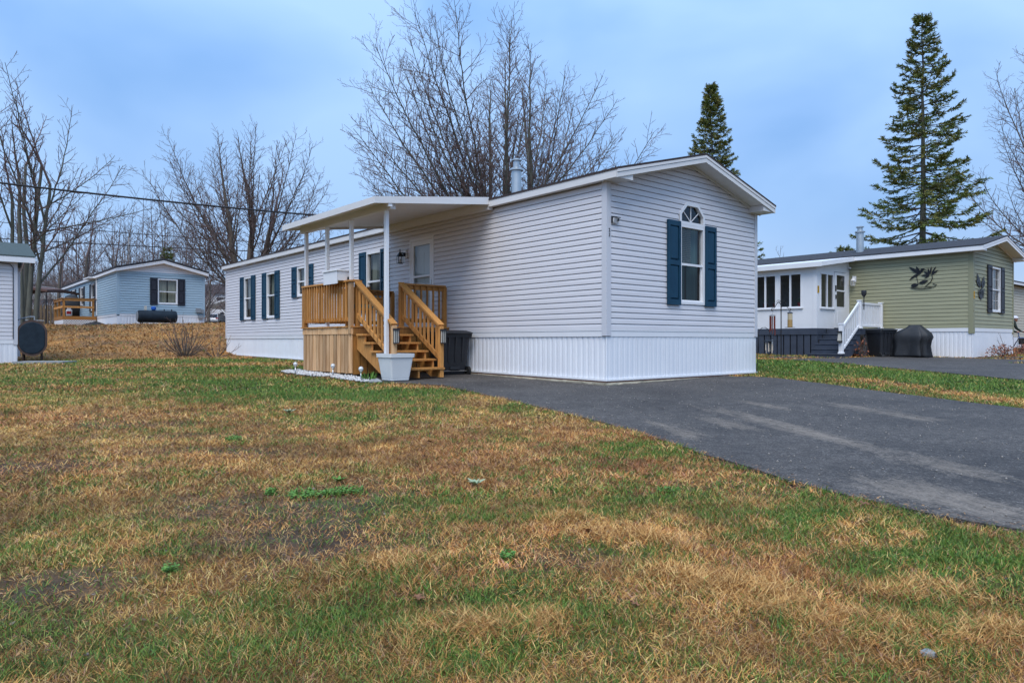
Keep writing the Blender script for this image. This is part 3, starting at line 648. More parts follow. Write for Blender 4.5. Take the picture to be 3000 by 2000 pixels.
for T_, a, b in ((LONG(), 0.094, L0 - 0.09), (END(), 0.094, W0 - 0.09)):
    MB().box(a, b, -0.02, 0.010, 0.865, 0.965).box(a, b, -0.02, 0.018, 0.966, 0.990).obj('skirt_band', M['white'], home, T_)
foot = lambda y: 0.098 + 0.0085 * max(y, 0)
skirting(home, LONG(0.008), 0.0, L0, lambda s: foot(s), 0.866, M['skirt'], depth=0.010)
skirting(home, END(-0.0), -0.004, W0, lambda s: 0.098, 0.866, M['skirt'], pw=0.405, depth=0.0045)
q = MB(); q.hexa([(-0.03, -0.03, 0.088), (-0.004, -0.03, 0.088), (-0.004, L0, foot(L0) - 0.01), (-0.03, L0, foot(L0) - 0.01), (-0.03, -0.03, 0.118), (-0.004, -0.03, 0.118), (-0.004, L0, foot(L0) + 0.022), (-0.03, L0, foot(L0) + 0.022)]); q.obj('skirt_rail', M['white'], home)
MB().box(-0.003, W0 + 0.02, -0.03, -0.004, 0.088, 0.118).obj('skirt_rail', M['white'], home)
q = MB(); q.hexa([(-0.02, -0.02, 0.062), (0.05, -0.02, 0.062), (0.05, L0, 0.17), (-0.02, L0, 0.17), (-0.02, -0.02, 0.088), (0.05, -0.02, 0.088), (0.05, L0, 0.245), (-0.02, L0, 0.245)]); q.obj('sill_board', M['brown_board'], home)
MB().box(0.052, W0 + 0.01, -0.02, 0.04, 0.062, 0.088).obj('sill_board', M['brown_board'], home)
sl = MB()     # worn slab edge, uneven along its top and face
def slab_run(fn, a, b, n, zf):
    r = []
    for i in range(n + 1):
        s_ = a + (b - a) * i / n; j = RNG.normal(0, 0.008, 3)
        r.append([fn(s_, 0.3, zf(s_) - 0.2), fn(s_, -0.055 + j[0], zf(s_) - 0.2), fn(s_, -0.055 + j[1], zf(s_) + 0.035 + j[2]), fn(s_, -0.03 + j[0], zf(s_) + 0.06), fn(s_, 0.3, zf(s_) + 0.06)])
    sl.loft(r)
slab_run(lambda s_, o, z: (o, s_, z), 0.01, L0, 110, lambda s_: 0.0085 * s_)
slab_run(lambda s_, o, z: (s_, o, z - 0.001), -0.05, W0 + 0.05, 36, lambda s_: 0.0)
sl.obj('foundation_slab', M['concrete'], home)
zr0 = gable_roof(home, W0, L0, OV, 0.36, ZE, SL, M['shingle_dark'], M['fascia'], fh=0.135)
shell(home, W0, L0, 0.87, 3.6, M['vinyl_post'])
shz = (1.535, 3.125)
window(home, LONG(), 16.93, 17.69, 1.56, 3.10, 'curtain_grey', (0.37, 0.36), 'teal', shz=shz)
window(home, LONG(), 14.74, 15.51, 1.56, 3.10, 'curtain_grey', (0.37, 0.36), 'teal', shz=shz)
window(home, LONG(), 12.14, 12.97, 2.17, 3.10, 'curtain_grey', (0.36, 0.36), 'teal', shz=(2.15, 3.125))
window(home, LONG(), 7.71, 8.49, 1.56, 3.13, 'curtain_grey', (0.37, 0.36), 'teal', shz=(1.535, 3.15), blind=(7.75, 8.16, 1.6, 3.06))
we = window(home, END(), 2.07, 2.89, 1.50, 3.045, 'curtain', (0.395, 0.37), 'teal', shz=(1.475, 3.085), blind=(2.10, 2.60, 2.28, 3.0))
a_ = MB(); P = [(2.07, 3.046), (2.89, 3.046), (2.89, 3.26), (2.675, 3.475), (2.285, 3.475), (2.07, 3.26)]; Q = [(2.125, 3.105), (2.835, 3.105), (2.835, 3.24), (2.65, 3.42), (2.31, 3.42), (2.125, 3.24)]
n6 = 6
a_.add([(p[0], 0.032, p[1]) for p in P] + [(p[0], 0.032, p[1]) for p in Q] + [(p[0], -0.03, p[1]) for p in P] + [(p[0], -0.04, p[1]) for p in Q],
       [(i, (i + 1) % 6, 6 + (i + 1) % 6, 6 + i) for i in range(6)] + [(i, (i + 1) % 6, 12 + (i + 1) % 6, 12 + i) for i in range(6)] + [(6 + i, 6 + (i + 1) % 6, 18 + (i + 1) % 6, 18 + i) for i in range(6)])
arch = a_.obj('window', M['white'], home, END()); arch['label'] = 'fan light above the gable-end window'
MB().add([(p[0], -0.025, p[1]) for p in Q], [tuple(range(6))]).obj('pane', M['glass'], arch, END())
rays = MB()
for tx, tz in ((2.48, 3.42), (2.215, 3.325), (2.745, 3.325)): rays.beam((2.48, -0.018, 3.115), (tx, -0.018, tz), 0.014, 0.014)
rays.obj('muntin', M['white'], arch, END())
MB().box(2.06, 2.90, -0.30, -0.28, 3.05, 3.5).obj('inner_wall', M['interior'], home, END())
# front door behind its storm door
fr = MB(); fr.box(5.31, 5.37, -0.08, 0.022, 1.10, 3.235).box(6.29, 6.35, -0.08, 0.022, 1.10, 3.235).box(5.37, 6.29, -0.08, 0.022, 3.17, 3.235)
door = fr.obj('door', M['white'], home, LONG())
st = MB(); st.box(5.375, 5.48, -0.03, 0.016, 1.12, 3.165).box(6.18, 6.285, -0.03, 0.016, 1.12, 3.165).box(5.48, 6.18, -0.03, 0.016, 3.06, 3.165).box(5.48, 6.18, -0.03, 0.016, 2.30, 2.345).box(5.48, 6.18, -0.03, 0.016, 1.12, 1.45)
st.obj('storm_door', M['white'], door, LONG())
MB().quad((5.48, -0.006, 2.345), (6.18, -0.006, 2.345), (6.18, -0.006, 3.06), (5.48, -0.006, 3.06)).obj('pane', M['glass'], door, LONG())
MB().quad((5.48, -0.006, 1.45), (6.18, -0.006, 1.45), (6.18, -0.006, 2.30), (5.48, -0.006, 2.30)).obj('pane', M['glass'], door, LONG())
dl = MB(); dl.box(5.375, 6.285, -0.115, -0.09, 1.12, 3.165)
for (a, b) in ((5.52, 5.80), (5.87, 6.15)):
    for (c, d) in ((1.25, 1.75), (1.85, 2.9)): dl.box(a, b, -0.09, -0.083, c, d)
dl.obj('door_leaf', M['white'], door, LONG())
MB().box(5.41, 5.45, 0.017, 0.03, 2.02, 2.22).beam((5.43, 0.055, 2.08), (5.55, 0.055, 2.085), 0.018, 0.02).tube([(5.43, 0.02, 2.08), (5.43, 0.06, 2.08)], 0.008, 6).obj('handle', M['steel'], door, LONG())
# flue on the roof
fx, fy = 1.5, 4.135; fz = ZE + SL * (fx + OV)
fl = MB(); fl.lathe([(0.115, fz - 0.1), (0.115, fz + 0.62), (0.165, fz + 0.63), (0.165, fz + 0.66), (0.12, fz + 0.69), (0.075, fz + 0.70), (0.075, fz + 0.86)], 18, (fx, fy))
flue = fl.obj('flue_pipe', M['galv'], home)
MB().lathe([(0.118, fz + 0.86), (0.118, fz + 0.885), (0.02, fz + 0.925)], 18, (fx, fy)).obj('cap', M['galv'], flue)
def text_mesh(txt, size, depth=0.004):
    cu = bpy.data.curves.new('t', 'FONT'); cu.body = txt; cu.size = size; cu.extrude = depth; cu.align_x = 'CENTER'
    o = bpy.data.objects.new('t', cu); COL.objects.link(o); bpy.context.view_layer.update()
    me = bpy.data.meshes.new_from_object(o.evaluated_get(bpy.context.evaluated_depsgraph_get()))
    V_ = [v.co.copy() for v in me.vertices]; F_ = [tuple(p.vertices) for p in me.polygons]
    bpy.data.objects.remove(o); bpy.data.meshes.remove(me); return V_, F_
for ch, zz in (('2', 2.685), ('3', 2.60)):
    V_, F_ = text_mesh(ch, 0.088, 0.003); b = MB(); b.add([(0.045 + v.x * 0.9, 0.029 + v.z, zz + v.y) for v in V_], F_); b.obj('house_number', M['black_metal'], home, END())
# motion light beside the corner post
ml = thing('security_light', 'small black and white solar security light on the grey wall above number 23', 'lamp', FH, (0.16, -0.03, 2.90))
MB().hexa([(0.10, -0.02, 2.95), (0.25, -0.02, 2.95), (0.25, -0.02, 2.965), (0.10, -0.02, 2.965), (0.10, -0.11, 2.93), (0.25, -0.11, 2.93), (0.25, -0.11, 2.945), (0.10, -0.11, 2.945)]).box(0.10, 0.112, -0.05, -0.02, 2.84, 2.95).box(0.20, 0.235, -0.09, -0.05, 2.88, 2.92).obj('housing', M['black_plastic'], ml)
MB().hexa([(0.113, -0.02, 2.84), (0.245, -0.02, 2.84), (0.245, -0.02, 2.945), (0.113, -0.02, 2.945), (0.113, -0.05, 2.845), (0.245, -0.05, 2.845), (0.245, -0.09, 2.93), (0.113, -0.09, 2.93)]).obj('lens', M['white'], ml)
# wall lantern by the door
def lantern(name, label, F, T, s, z, body, arm_out=0.15):
    p = T((s, 0, z)); t = thing(name, label, 'lamp', F, p)
    MB().box(s - 0.065, s + 0.065, 0.017, 0.045, z - 0.1, z + 0.11).obj('mount_block', M['white'], t, T)
    b = MB(); q = [(s, 0.05, z), (s, 0.1, z + 0.03), (s, arm_out + 0.03, z + 0.02)]
    b.tube(q, 0.014, 8); b.lathe([(0.05, 0), (0.05, 0.03), (0.02, 0.04)], 10)
    for i in range(len(b.v) - 30, len(b.v)): v = b.v[i]; b.v[i] = (s + v[0], 0.046 + v[2], z + v[1])
    o_ = arm_out + 0.03
    b.lathe([(0.012, z + 0.12), (0.015, z + 0.05), (0.03, z + 0.03), (0.085, z - 0.05), (0.085, z - 0.062)], 6, (s, o_)).lathe([(0.075, z - 0.235), (0.075, z - 0.225)], 6, (s, o_))
    for k in range(6):
        g = math.pi * k / 3; b.beam((s + 0.074 * math.cos(g), o_ + 0.074 * math.sin(g), z - 0.06), (s + 0.072 * math.cos(g), o_ + 0.072 * math.sin(g), z - 0.23), 0.010, 0.010)
    b.obj('lantern_frame', M[body], t, T)
    MB().lathe([(0.024, z - 0.22), (0.024, z - 0.12)], 10, (s, o_)).obj('bulb_tube', M['clear'], t, T, True)
    return t
lantern('wall_lantern', 'black coach lantern on a white block beside the grey home front door', FH, LONG(), 6.53, 2.90, 'black_metal')

# ------------------------------------------------------------------ porch awning over the deck
aw = thing('porch_awning', 'flat white porch awning on thin white posts over the wooden deck', 'awning', FH, (-1.4, 5.2, 0))
y0, y1, xo = 3.09, 7.32, -2.78
zt = lambda x: 3.765 + 0.128 * x          # top falls away from the house
pan = MB(); pan.prism([(xo, zt(xo) - 0.075), (-0.151, zt(-0.151) - 0.075), (-0.151, zt(-0.151) - 0.012), (xo, zt(xo) - 0.012)], y0 + 0.02, y1 - 0.02, lambda p, q_, a: (p, a, q_)); pan.obj('roof_panel', M['fascia'], aw)
MB().prism([(xo - 0.02, zt(xo) - 0.12), (-0.15, zt(-0.15) - 0.15), (-0.15, zt(-0.15)), (xo - 0.02, zt(xo))], y0, y0 + 0.018, lambda p, q_, a: (p, a, q_)).obj('edge_trim', M['fascia'], aw)
MB().prism([(xo - 0.02, zt(xo) - 0.12), (-0.15, zt(-0.15) - 0.13), (-0.15, zt(-0.15)), (xo - 0.02, zt(xo))], y1 - 0.018, y1, lambda p, q_, a: (p, a, q_)).obj('edge_trim', M['fascia'], aw)
MB().box(xo - 0.022, xo - 0.002, y0 + 0.019, y1 - 0.019, zt(xo) - 0.12, zt(xo)).obj('gutter_edge', M['fascia'], aw)
MB().box(-2.42, -2.30, y0 + 0.10, y1 - 0.10, 3.247, 3.385).obj('beam', M['fascia'], aw)
for yy, zb in ((3.42, 0.1), (4.82, 1.09), (5.93, 1.09), (7.0, 1.09)):
    MB().bbox(-2.397, -2.323, yy - 0.037, yy + 0.037, zb, 3.246, 0.006).obj('post', M['white'], aw)
MB().box(-2.50, -2.42, y0 + 0.015, y0 + 0.1, 3.27, 3.36).obj('bracket', M['white'], aw)
MB().box(-0.149, -0.026, y0 + 0.02, y1, 3.50, 3.56).obj('wall_rail', M['fascia'], aw)

# ------------------------------------------------------------------ wooden deck with steps
dk = thing('wooden_deck', 'raised wooden deck with baluster railing and steps under the awning', 'deck', FH, (-1.2, 5.9, 0.1))
DX, DY0, DY1, DZ = -2.43, 4.69, 7.05, 1.09
k = 17; pw = (DY1 - DY0 + 0.04) / k
for i in range(k):
    e = RNG.uniform(-0.012, 0.012); MB().box(DX - 0.03 + e, -0.03, DY0 - 0.02 + i * pw + 0.003, DY0 - 0.02 + (i + 1) * pw - 0.003, DZ - 0.026, DZ).obj('deck_board', M['wood'], dk)
MB().box(DX, DX + 0.038, DY0, DY1, 0.925, DZ - 0.028).obj('rim_board', M['wood_pale'], dk)
MB().box(DX + 0.039, -0.03, DY0, DY0 + 0.038, 0.905, DZ - 0.028).obj('rim_board', M['wood_dark'], dk)
MB().box(DX + 0.039, -0.03, DY1 - 0.038, DY1, 0.905, DZ - 0.028).obj('rim_board', M['wood'], dk)
k = 14; pw = (DY1 - DY0) / k
for i in range(k):
    e = RNG.uniform(-0.006, 0.006); MB().box(DX + 0.012, DX + 0.034 + e * .3, DY0 + i * pw + 0.013, DY0 + (i + 1) * pw - 0.018, 0.125 + e, 0.923).obj('skirt_plank', M['wood_pale'], dk)
k = 14; pw = 2.36 / k
for i in range(k):
    e = RNG.uniform(-0.006, 0.006); MB().box(DX + 0.05 + i * pw, DX + 0.05 + (i + 1) * pw - 0.024, DY0 + 0.014, DY0 + 0.036, 0.115 + e, 0.903).obj('skirt_plank', M['wood_dark'], dk)
k = 14
for i in range(k): MB().box(DX + 0.05 + i * pw, DX + 0.05 + (i + 1) * pw - 0.024, DY1 - 0.034, DY1 - 0.012, 0.13, 0.903).obj('skirt_plank', M['wood'], dk)
RT = 1.985
def post(x, y, z0, z1, m='wood'): MB().bbox(x - 0.045, x + 0.045, y - 0.045, y + 0.045, z0, z1, 0.006).obj('post', M[m], dk)
post(DX + 0.02, DY0 + 0.055, 0.93, RT - 0.002, 'wood_pale'); post(DX + 0.02, DY1 - 0.06, DZ + 0.001, RT - 0.002); post(-1.235, DY0 + 0.05, DZ + 0.001, RT + 0.005, 'wood_dark'); post(-0.12, DY0 + 0.05, DZ + 0.001, RT - 0.002, 'wood_dark'); post(-0.12, DY1 - 0.06, DZ + 0.001, RT - 0.002, 'wood_dark'); post(-2.27, DY0 + 0.05, DZ + 0.001, RT - 0.002, 'wood_dark')
def rail(p, q, nb, m, mb, cap=True, low=0.10, out=0.0, posts=0.05):
    """level or sloping railing from p to q (points on the deck or stair line); out shifts the balusters sideways"""
    p, q = Vector(p), Vector(q); d = (q - p); hz = Vector((d.x, d.y, 0)); ln = hz.length; hz /= ln; sd_ = Vector((-hz.y, hz.x, 0)) * out
    H = RT - DZ
    sl_ = d.z / ln
    if cap: MB().beam(p + Vector((0, 0, H + 0.018)) - hz * 0.05 - Vector((0, 0, sl_ * 0.05)), q + Vector((0, 0, H + 0.018)) + hz * 0.05 + Vector((0, 0, sl_ * 0.05)), 0.14, 0.035).obj('rail_cap', M[m], dk)
    MB().beam(p + Vector((0, 0, H - 0.05)), q + Vector((0, 0, H - 0.05)), 0.036, 0.085).obj('top_rail', M[m], dk)
    MB().beam(p + Vector((0, 0, low + 0.04)), q + Vector((0, 0, low + 0.04)), 0.036, 0.085).obj('bottom_rail', M[m], dk)
    for i in range(nb):
        t = (i + 0.75) / (nb + 0.5); c = p + d * t + sd_
        b = MB(); h = 0.018; z0, z1 = c.z + low - 0.01, c.z + H - 0.005
        b.hexa([(c.x - h, c.y - h, z0 + (0.03 if out else 0)), (c.x + h, c.y - h, z0), (c.x + h, c.y + h, z0), (c.x - h, c.y + h, z0 + (0.03 if out else 0)), (c.x - h, c.y - h, z1), (c.x + h, c.y - h, z1), (c.x + h, c.y + h, z1), (c.x - h, c.y + h, z1)]); b.obj('baluster', M[mb], dk)
rail((DX + 0.02, DY1 - 0.105, DZ), (DX + 0.02, DY0 + 0.10, DZ), 17, 'wood', 'wood', out=-0.037)
rail((-1.19, DY0 + 0.05, DZ), (-0.165, DY0 + 0.05, DZ), 6, 'wood_dark', 'wood_dark', out=-0.037)
rail((-0.165, DY1 - 0.06, DZ), (DX + 0.07, DY1 - 0.06, DZ), 17, 'wood_dark', 'wood', out=-0.037)
MB().beam((DX - 0.06, DY0 + 0.05, RT + 0.019), (-2.2, DY0 + 0.05, RT + 0.019), 0.14, 0.034).obj('rail_cap', M['wood'], dk)
SY = lambda i: 3.20 + 0.285 * i
TZ = lambda i: 0.265 + 0.166 * i
for i in range(5): MB().bbox(-2.36, -1.17, SY(i), SY(i) + 0.295, TZ(i) - 0.038, TZ(i), 0.005).obj('tread', M['wood'], dk)
for x in (-2.29, -1.76, -1.24):
    P = [(SY(0) + 0.03, 0.075)]
    for i in range(5): P += [(SY(i) + 0.03, TZ(i) - 0.04), (SY(i) + 0.315, TZ(i) - 0.04)]
    P += [(DY0 - 0.002, TZ(4) - 0.04), (DY0 - 0.002, 0.62), (SY(0) + 0.38, 0.075)]
    MB().prism(P, x - 0.019, x + 0.019, lambda p, q_, a: (a, p, q_)).obj('stringer', M['wood'], dk)
for x, m in ((-2.29, 'wood'), (-1.225, 'wood')):
    rail((x, 3.30, 0.215), (x, DY0 + 0.02, DZ - 0.005), 9, m, 'wood', out=0.0, low=0.19)
    MB().bbox(x - 0.045, x + 0.045, 3.225, 3.315, 0.268 if x > -2 else 0.10, 1.075, 0.006).obj('newel_post', M['wood_pale' if x < -2 else 'wood'], dk)
MB().bbox(-1.27, -1.18, 3.225, 3.315, 0.07, 0.226, 0.006).obj('newel_foot', M['wood'], dk)

# lamps on the two newel posts
def post_lamp(x, label):
    t = thing('post_lamp', label, 'lamp', FH, (x, 3.22, 0.78), 'solar lamps on the newel posts'); yb = 3.221
    b = MB(); b.box(x - 0.052, x + 0.052, yb - 0.085, yb, 0.985, 1.02).box(x - 0.047, x + 0.047, yb - 0.08, yb, 0.735, 0.752).box(x - 0.045, x + 0.045, yb - 0.012, yb - 0.001, 0.752, 0.985)
    for dx in (-0.043, 0.043, 0.0):
        b.box(x + dx - 0.005, x + dx + 0.005, yb - 0.079, yb - 0.069, 0.752, 0.985)
    b.obj('frame', M['black_plastic'], t); MB().box(x - 0.037, x + 0.037, yb - 0.066, yb - 0.014, 0.754, 0.984).obj('lamp_panel', M['clear'], t)
post_lamp(-2.29, 'black solar lamp on the newel post behind the white pot'); post_lamp(-1.225, 'black solar lamp on the newel post beside the wheelie bin')

# white lidded box hung over the railing
bx = thing('rail_box', 'white lidded box sitting over the deck railing', 'box', FH, (DX, 5.25, 2.02))
q = MB(); q.box(-2.60, -2.27, 4.93, 5.56, 2.022, 2.215); q.obj('box_body', M['white'], bx)
q = MB(); q.box(-2.625, -2.62, 4.93, 5.56, 1.955, 2.213).box(-2.619, -2.601, 4.94, 5.55, 1.96, 2.21); q.obj('front_panel', M['white'], bx)
MB().bbox(-2.645, -2.25, 4.905, 5.585, 2.216, 2.245, 0.006).obj('lid', M['white'], bx)
MB().box(-2.40, -2.29, 4.924, 4.9295, 2.04, 2.10).obj('latch', M['black_plastic'], bx)
# garden chair seen through the balusters
ch = thing('garden_chair', 'wooden garden chair with teal cushion behind the deck balusters', 'chair', FH, (-1.75, 5.45, DZ))
for (dx, dy, h) in ((-0.26, -0.25, 0.60), (0.26, -0.25, 0.60), (-0.26, 0.25, 0.9), (0.26, 0.25, 0.9)):
    MB().box(-1.75 + dx - 0.03, -1.75 + dx + 0.03, 5.45 + dy - 0.03, 5.45 + dy + 0.03, DZ + 0.001, DZ + h).obj('leg', M['wood_dark'], ch)
MB().box(-2.0, -1.5, 5.2, 5.7, DZ + 0.36, DZ + 0.40).obj('seat', M['wood_dark'], ch)
for i in range(4): MB().box(-1.98 + i * 0.13, -1.9 + i * 0.13, 5.69, 5.71, DZ + 0.45, DZ + 0.88).obj('back_slat', M['wood_dark'], ch)
MB().bbox(-1.99, -1.51, 5.21, 5.67, DZ + 0.401, DZ + 0.48, 0.02).obj('cushion', M['teal_cloth'], ch)
for dx in (-0.26, 0.26): MB().box(-1.75 + dx - 0.04, -1.75 + dx + 0.04, 5.16, 5.72, DZ + 0.601, DZ + 0.63).obj('armrest', M['wood_dark'], ch)

# ------------------------------------------------------------------ pot, bin, stake lights, gravel
def ring(c, hx, hy, z, r=0.03, rot=0.0):
    out_ = []
    for sx, sy in ((1, 1), (-1, 1), (-1, -1), (1, -1)):
        for k in range(4):
            g = math.atan2(sy, sx) - math.pi / 4 + k * math.pi / 6
            x, y = sx * (hx - r) + r * math.cos(g), sy * (hy - r) + r * math.sin(g)
            out_.append((c[0] + x * math.cos(rot) - y * math.sin(rot), c[1] + x * math.sin(rot) + y * math.cos(rot), z))
    return out_
px, py, pz = -2.25, 3.28, 0.045
pt = thing('planter_pot', 'square white tapered planter pot at the foot of the awning post', 'planter', FH, (px, py, pz))
q = MB(); c = (px, py)
q.loft([ring(c, .185, .185, pz), ring(c, .195, .195, pz + 0.02), ring(c, .19, .19, pz + 0.025), ring(c, .196, .196, pz + 0.05), ring(c, .245, .245, pz + 0.43), ring(c, .265, .265, pz + 0.435), ring(c, .27, .27, pz + 0.505), ring(c, .24, .24, pz + 0.505), ring(c, .215, .215, pz + 0.44)], cap=True)
q.obj('pot_shell', M['pot'], pt)
MB().loft([ring(c, .218, .218, pz + 0.445), ring(c, .218, .218, pz + 0.447)]).obj('gravel_fill', M['rock'], pt)

def wheelie_bin(label, F, p, face, m='black_plastic', sc=1.0, group=None):
    """upright wheeled bin; its back with handle and wheels looks along -y of its own frame"""
    t = thing('wheelie_bin', label, 'bin', F, p, group); ORG[t.name] = Vector((0, 0, 0)); t.rotation_euler = (0, 0, F.rot + face); t.scale = sc if hasattr(sc, '__len__') else (sc, sc, sc)
    q = MB(); R_ = lambda hx, hy, z, dy=0: ring((0, dy), hx, hy, z, 0.05)
    q.loft([R_(.215, .25, .04, .02), R_(.225, .27, .12, .02), R_(.255, .315, .62, .01), R_(.275, .345, .88, 0)]); body = q.obj('body', M[m], t)
    MB().loft([R_(.295, .365, .82, 0), R_(.30, .37, .885, 0), R_(.285, .355, .89, 0)]).obj('rim', M[m], body)
    MB().loft([ring((0, .01), .305, .38, .892, .06), ring((0, .01), .305, .375, .925, .06), ring((0, .03), .24, .29, .965, .06)]).obj('lid', M[m], t)
    MB().tube([(-.27, -.40, .905), (.27, -.40, .905)], .018, 8).box(-.25, -.21, -.40, -.35, .885, .92).box(.21, .25, -.40, -.35, .885, .92).obj('handle', M[m], t)
    rb = MB()
    for x in (-.13, .0, .13): rb.hexa([(x - .012, -.285, .3), (x + .012, -.285, .3), (x + .012, -.24, .3), (x - .012, -.24, .3), (x - .02, -.36, .83), (x + .02, -.36, .83), (x + .02, -.31, .83), (x - .02, -.31, .83)])
    rb.box(-.09, .09, -.275, -.22, .14, .2); rb.obj('stiffener', M[m], body)
    MB().tube([(-.27, -.245, .105), (.27, -.245, .105)], .012, 8).obj('axle', M['steel'], t)
    for s_ in (-1, 1):
        wh = MB(); n = 16
        for r0, x in ((.06, .235), (.1, .235), (.105, .25), (.1, .275), (.05, .275)): wh.v += [(s_ * x, -.245 + r0 * math.cos(2 * math.pi * i / n), .105 + r0 * math.sin(2 * math.pi * i / n)) for i in range(n)]
        wh.f = [(j * n + i, j * n + (i + 1) % n, (j + 1) * n + (i + 1) % n, (j + 1) * n + i) for j in range(4) for i in range(n)] + [tuple(range(n)), tuple(range(4 * n, 5 * n))]
        wh.obj('wheel', M['tyre'], t)
    return t
wheelie_bin('black wheelie bin between the deck steps and the white skirting', FH, (-0.40, 4.16, 0.045), R(-12), sc=(1.22, 1.2, 1.0))

def stake_light(u, label):
    x, y = u; p = FH.back(x, y); t = thing('stake_light', label, 'garden light', FW, (x, y, float(gz(x, y)) + 0.01), 'globe stake lights along the white stones'); z = float(gz(x, y))
    MB().tube([(x, y, z - 0.05), (x, y, z + 0.19)], 0.014, 8).obj('stake', M['steel'], t, smooth=True)
    MB().lathe([(0.016, z + 0.185), (0.03, z + 0.20), (0.026, z + 0.21)], 10, (x, y)).obj('collar', M['steel'], t)
    MB().sphere((x, y, z + 0.245), 0.047, 14, 9).obj('globe', M['globe'], t, smooth=True)
stake_light((-4.66, 14.94), 'globe stake light at the far end of the white stone strip'); stake_light((-3.64, 14.12), 'globe stake light in the middle of the white stones, by the plank skirting'); stake_light((-2.83, 13.01), 'globe stake light beside the white pot')
GRAV = [(-5.35, 16.1), (-5.04, 15.43), (-4.24, 14.42), (-3.73, 14.06), (-3.2, 13.28), (-2.62, 12.55), (-2.62, 12.95), (-2.85, 13.3), (-3.1, 13.9), (-4.05, 15.0), (-4.95, 16.3)]
gx = RNG.uniform(-5.5, -2.5, 9000); gy = RNG.uniform(12.3, 16.5, 9000); kk = inpoly(GRAV, gx, gy); gx, gy = gx[kk][:900], gy[kk][:900]
octv = np.array([[1, 0, 0], [0, 1, 0], [-1, 0, 0], [0, -1, 0], [0, 0, 1], [0, 0, -1.]]); octf = np.array([[0, 1, 4], [1, 2, 4], [2, 3, 4], [3, 0, 4], [1, 0, 5], [2, 1, 5], [3, 2, 5], [0, 3, 5]])
N = len(gx); sc = RNG.uniform(0.018, 0.038, (N, 1, 1)) * RNG.uniform(0.6, 1.3, (N, 6, 3)); an = RNG.uniform(0, 6.3, N); c_, s_ = np.cos(an), np.sin(an)
V = octv[None] * sc; V = np.stack([V[..., 0] * c_[:, None] - V[..., 1] * s_[:, None], V[..., 0] * s_[:, None] + V[..., 1] * c_[:, None], V[..., 2] * 0.7], -1)
V += np.stack([gx, gy, gz(gx, gy) + 0.03 + RNG.uniform(0, 0.02, N)], -1)[:, None]
st = np_mesh('white_stones', V.reshape(-1, 3), tris=(octf[None] + (np.arange(N) * 6)[:, None, None]).reshape(-1, 3), m=M['marble']); tag(st, 'strip of small white stones along the deck edge', kind='stuff')
def rock(label, x, y, r, sq=(1.2, 0.9, 0.6)):
    b = MB().sphere((x, y, float(gz(x, y)) + r * 0.25), r, 10, 6, sq); b.v = [tuple(np.array(v) + RNG.normal(0, r * 0.07, 3)) for v in b.v]; o = b.obj('rock', M['rock'], None, smooth=False); tag(o, label, 'rock'); return o
rock('round grey rock at the pot end of the white stones', -2.66, 13.25, 0.09); rock('flat pale rock beside the white pot', -2.52, 12.75, 0.10, (1.3, 0.9, 0.5)); rock('grey rock lying past the far stake light', -4.9, 15.9, 0.11); rock('small grey stone in the straw beside a dry grass tuft', 1.33, 2.22, 0.022)

# ------------------------------------------------------------------ the sage green mobile home with its sunroom
WG, LG = 4.41, 20.0
gh = thing('mobile_home', 'sage green mobile home with dark shingle roof and white sunroom', 'mobile home', FG, (0, 0, 0.11))
ZG, SG, OG = 3.815, 0.206, 0.28
wall(gh, LONG(), 1.21, 0.127, 20, lambda z: (0.05, 3.86), [], M['green_vinyl'], top=3.70)
MB().box(-0.02, 0.0, 3.86, LG, 0.25, 3.7).obj('wall', M['green_vinyl'], gh)
def lim_g(z):
    x = max(0.05, (z + 0.15 - ZG) / SG - OG); return (x, WG - x) if x < WG / 2 else (WG / 2, WG / 2)
wall(gh, END(), 1.21, 0.127, 25, lim_g, [(1.83, 2.84, 1.77, 3.31)], M['green_vinyl'], top=4.25)
MB().box(-0.024, 0.0, -0.024, 0.12, 1.03, ZG - 0.13).box(0.0, 0.13, -0.024, 0.0, 1.03, ZG - 0.13).obj('corner_post', M['green_post'], gh)
MB().box(WG - 0.1, WG + 0.02, -0.024, 0.0, 1.03, ZG - 0.13).obj('corner_post', M['green_post'], gh)
for T_, a, b in ((LONG(), 0.122, 3.85), (END(), 0.132, WG - 0.1)): MB().box(a, b, -0.02, 0.014, 1.09, 1.208).obj('skirt_band', M['white'], gh, T_)
skirting(gh, LONG(0.006), 0.0, 3.86, lambda s: 0.25, 1.09, M['skirt'], depth=0.007); skirting(gh, END(), 0.0, WG, lambda s: 0.25, 1.09, M['skirt'], depth=0.004)
MB().box(-0.05, WG, -0.05, -0.001, 0.08, 0.245).box(-0.05, 0.0, 0.0, 4.0, 0.08, 0.245).obj('timber_base', M['mossy'], gh)
gable_roof(gh, WG, LG, OG, 0.36, ZG, SG, M['shingle_black'], M['white'], fh=0.15)
shell(gh, WG, LG, 1.1, 3.7, M['green_post'])
window(gh, END(), 1.83, 2.84, 1.77, 3.31, 'curtain_grey', (0.44, 0.37), 'dark_shutter', grid=True, shz=(1.74, 3.34))
f2 = MB(); f2.lathe([(0.13, 3.9), (0.13, 4.85), (0.18, 4.86), (0.18, 4.90), (0.1, 4.92), (0.09, 5.05)], 16, (1.1, 4.0)); fo = f2.obj('flue_pipe', M['galv'], gh); MB().lathe([(0.14, 5.05), (0.14, 5.08), (0.03, 5.11)], 16, (1.1, 4.0)).obj('cap', M['galv'], fo)
MB().lathe([(0.07, 3.9), (0.07, 4.22), (0.12, 4.23), (0.12, 4.27), (0.05, 4.30)], 12, (0.85, 9.6)).obj('roof_vent', M['galv'], gh)
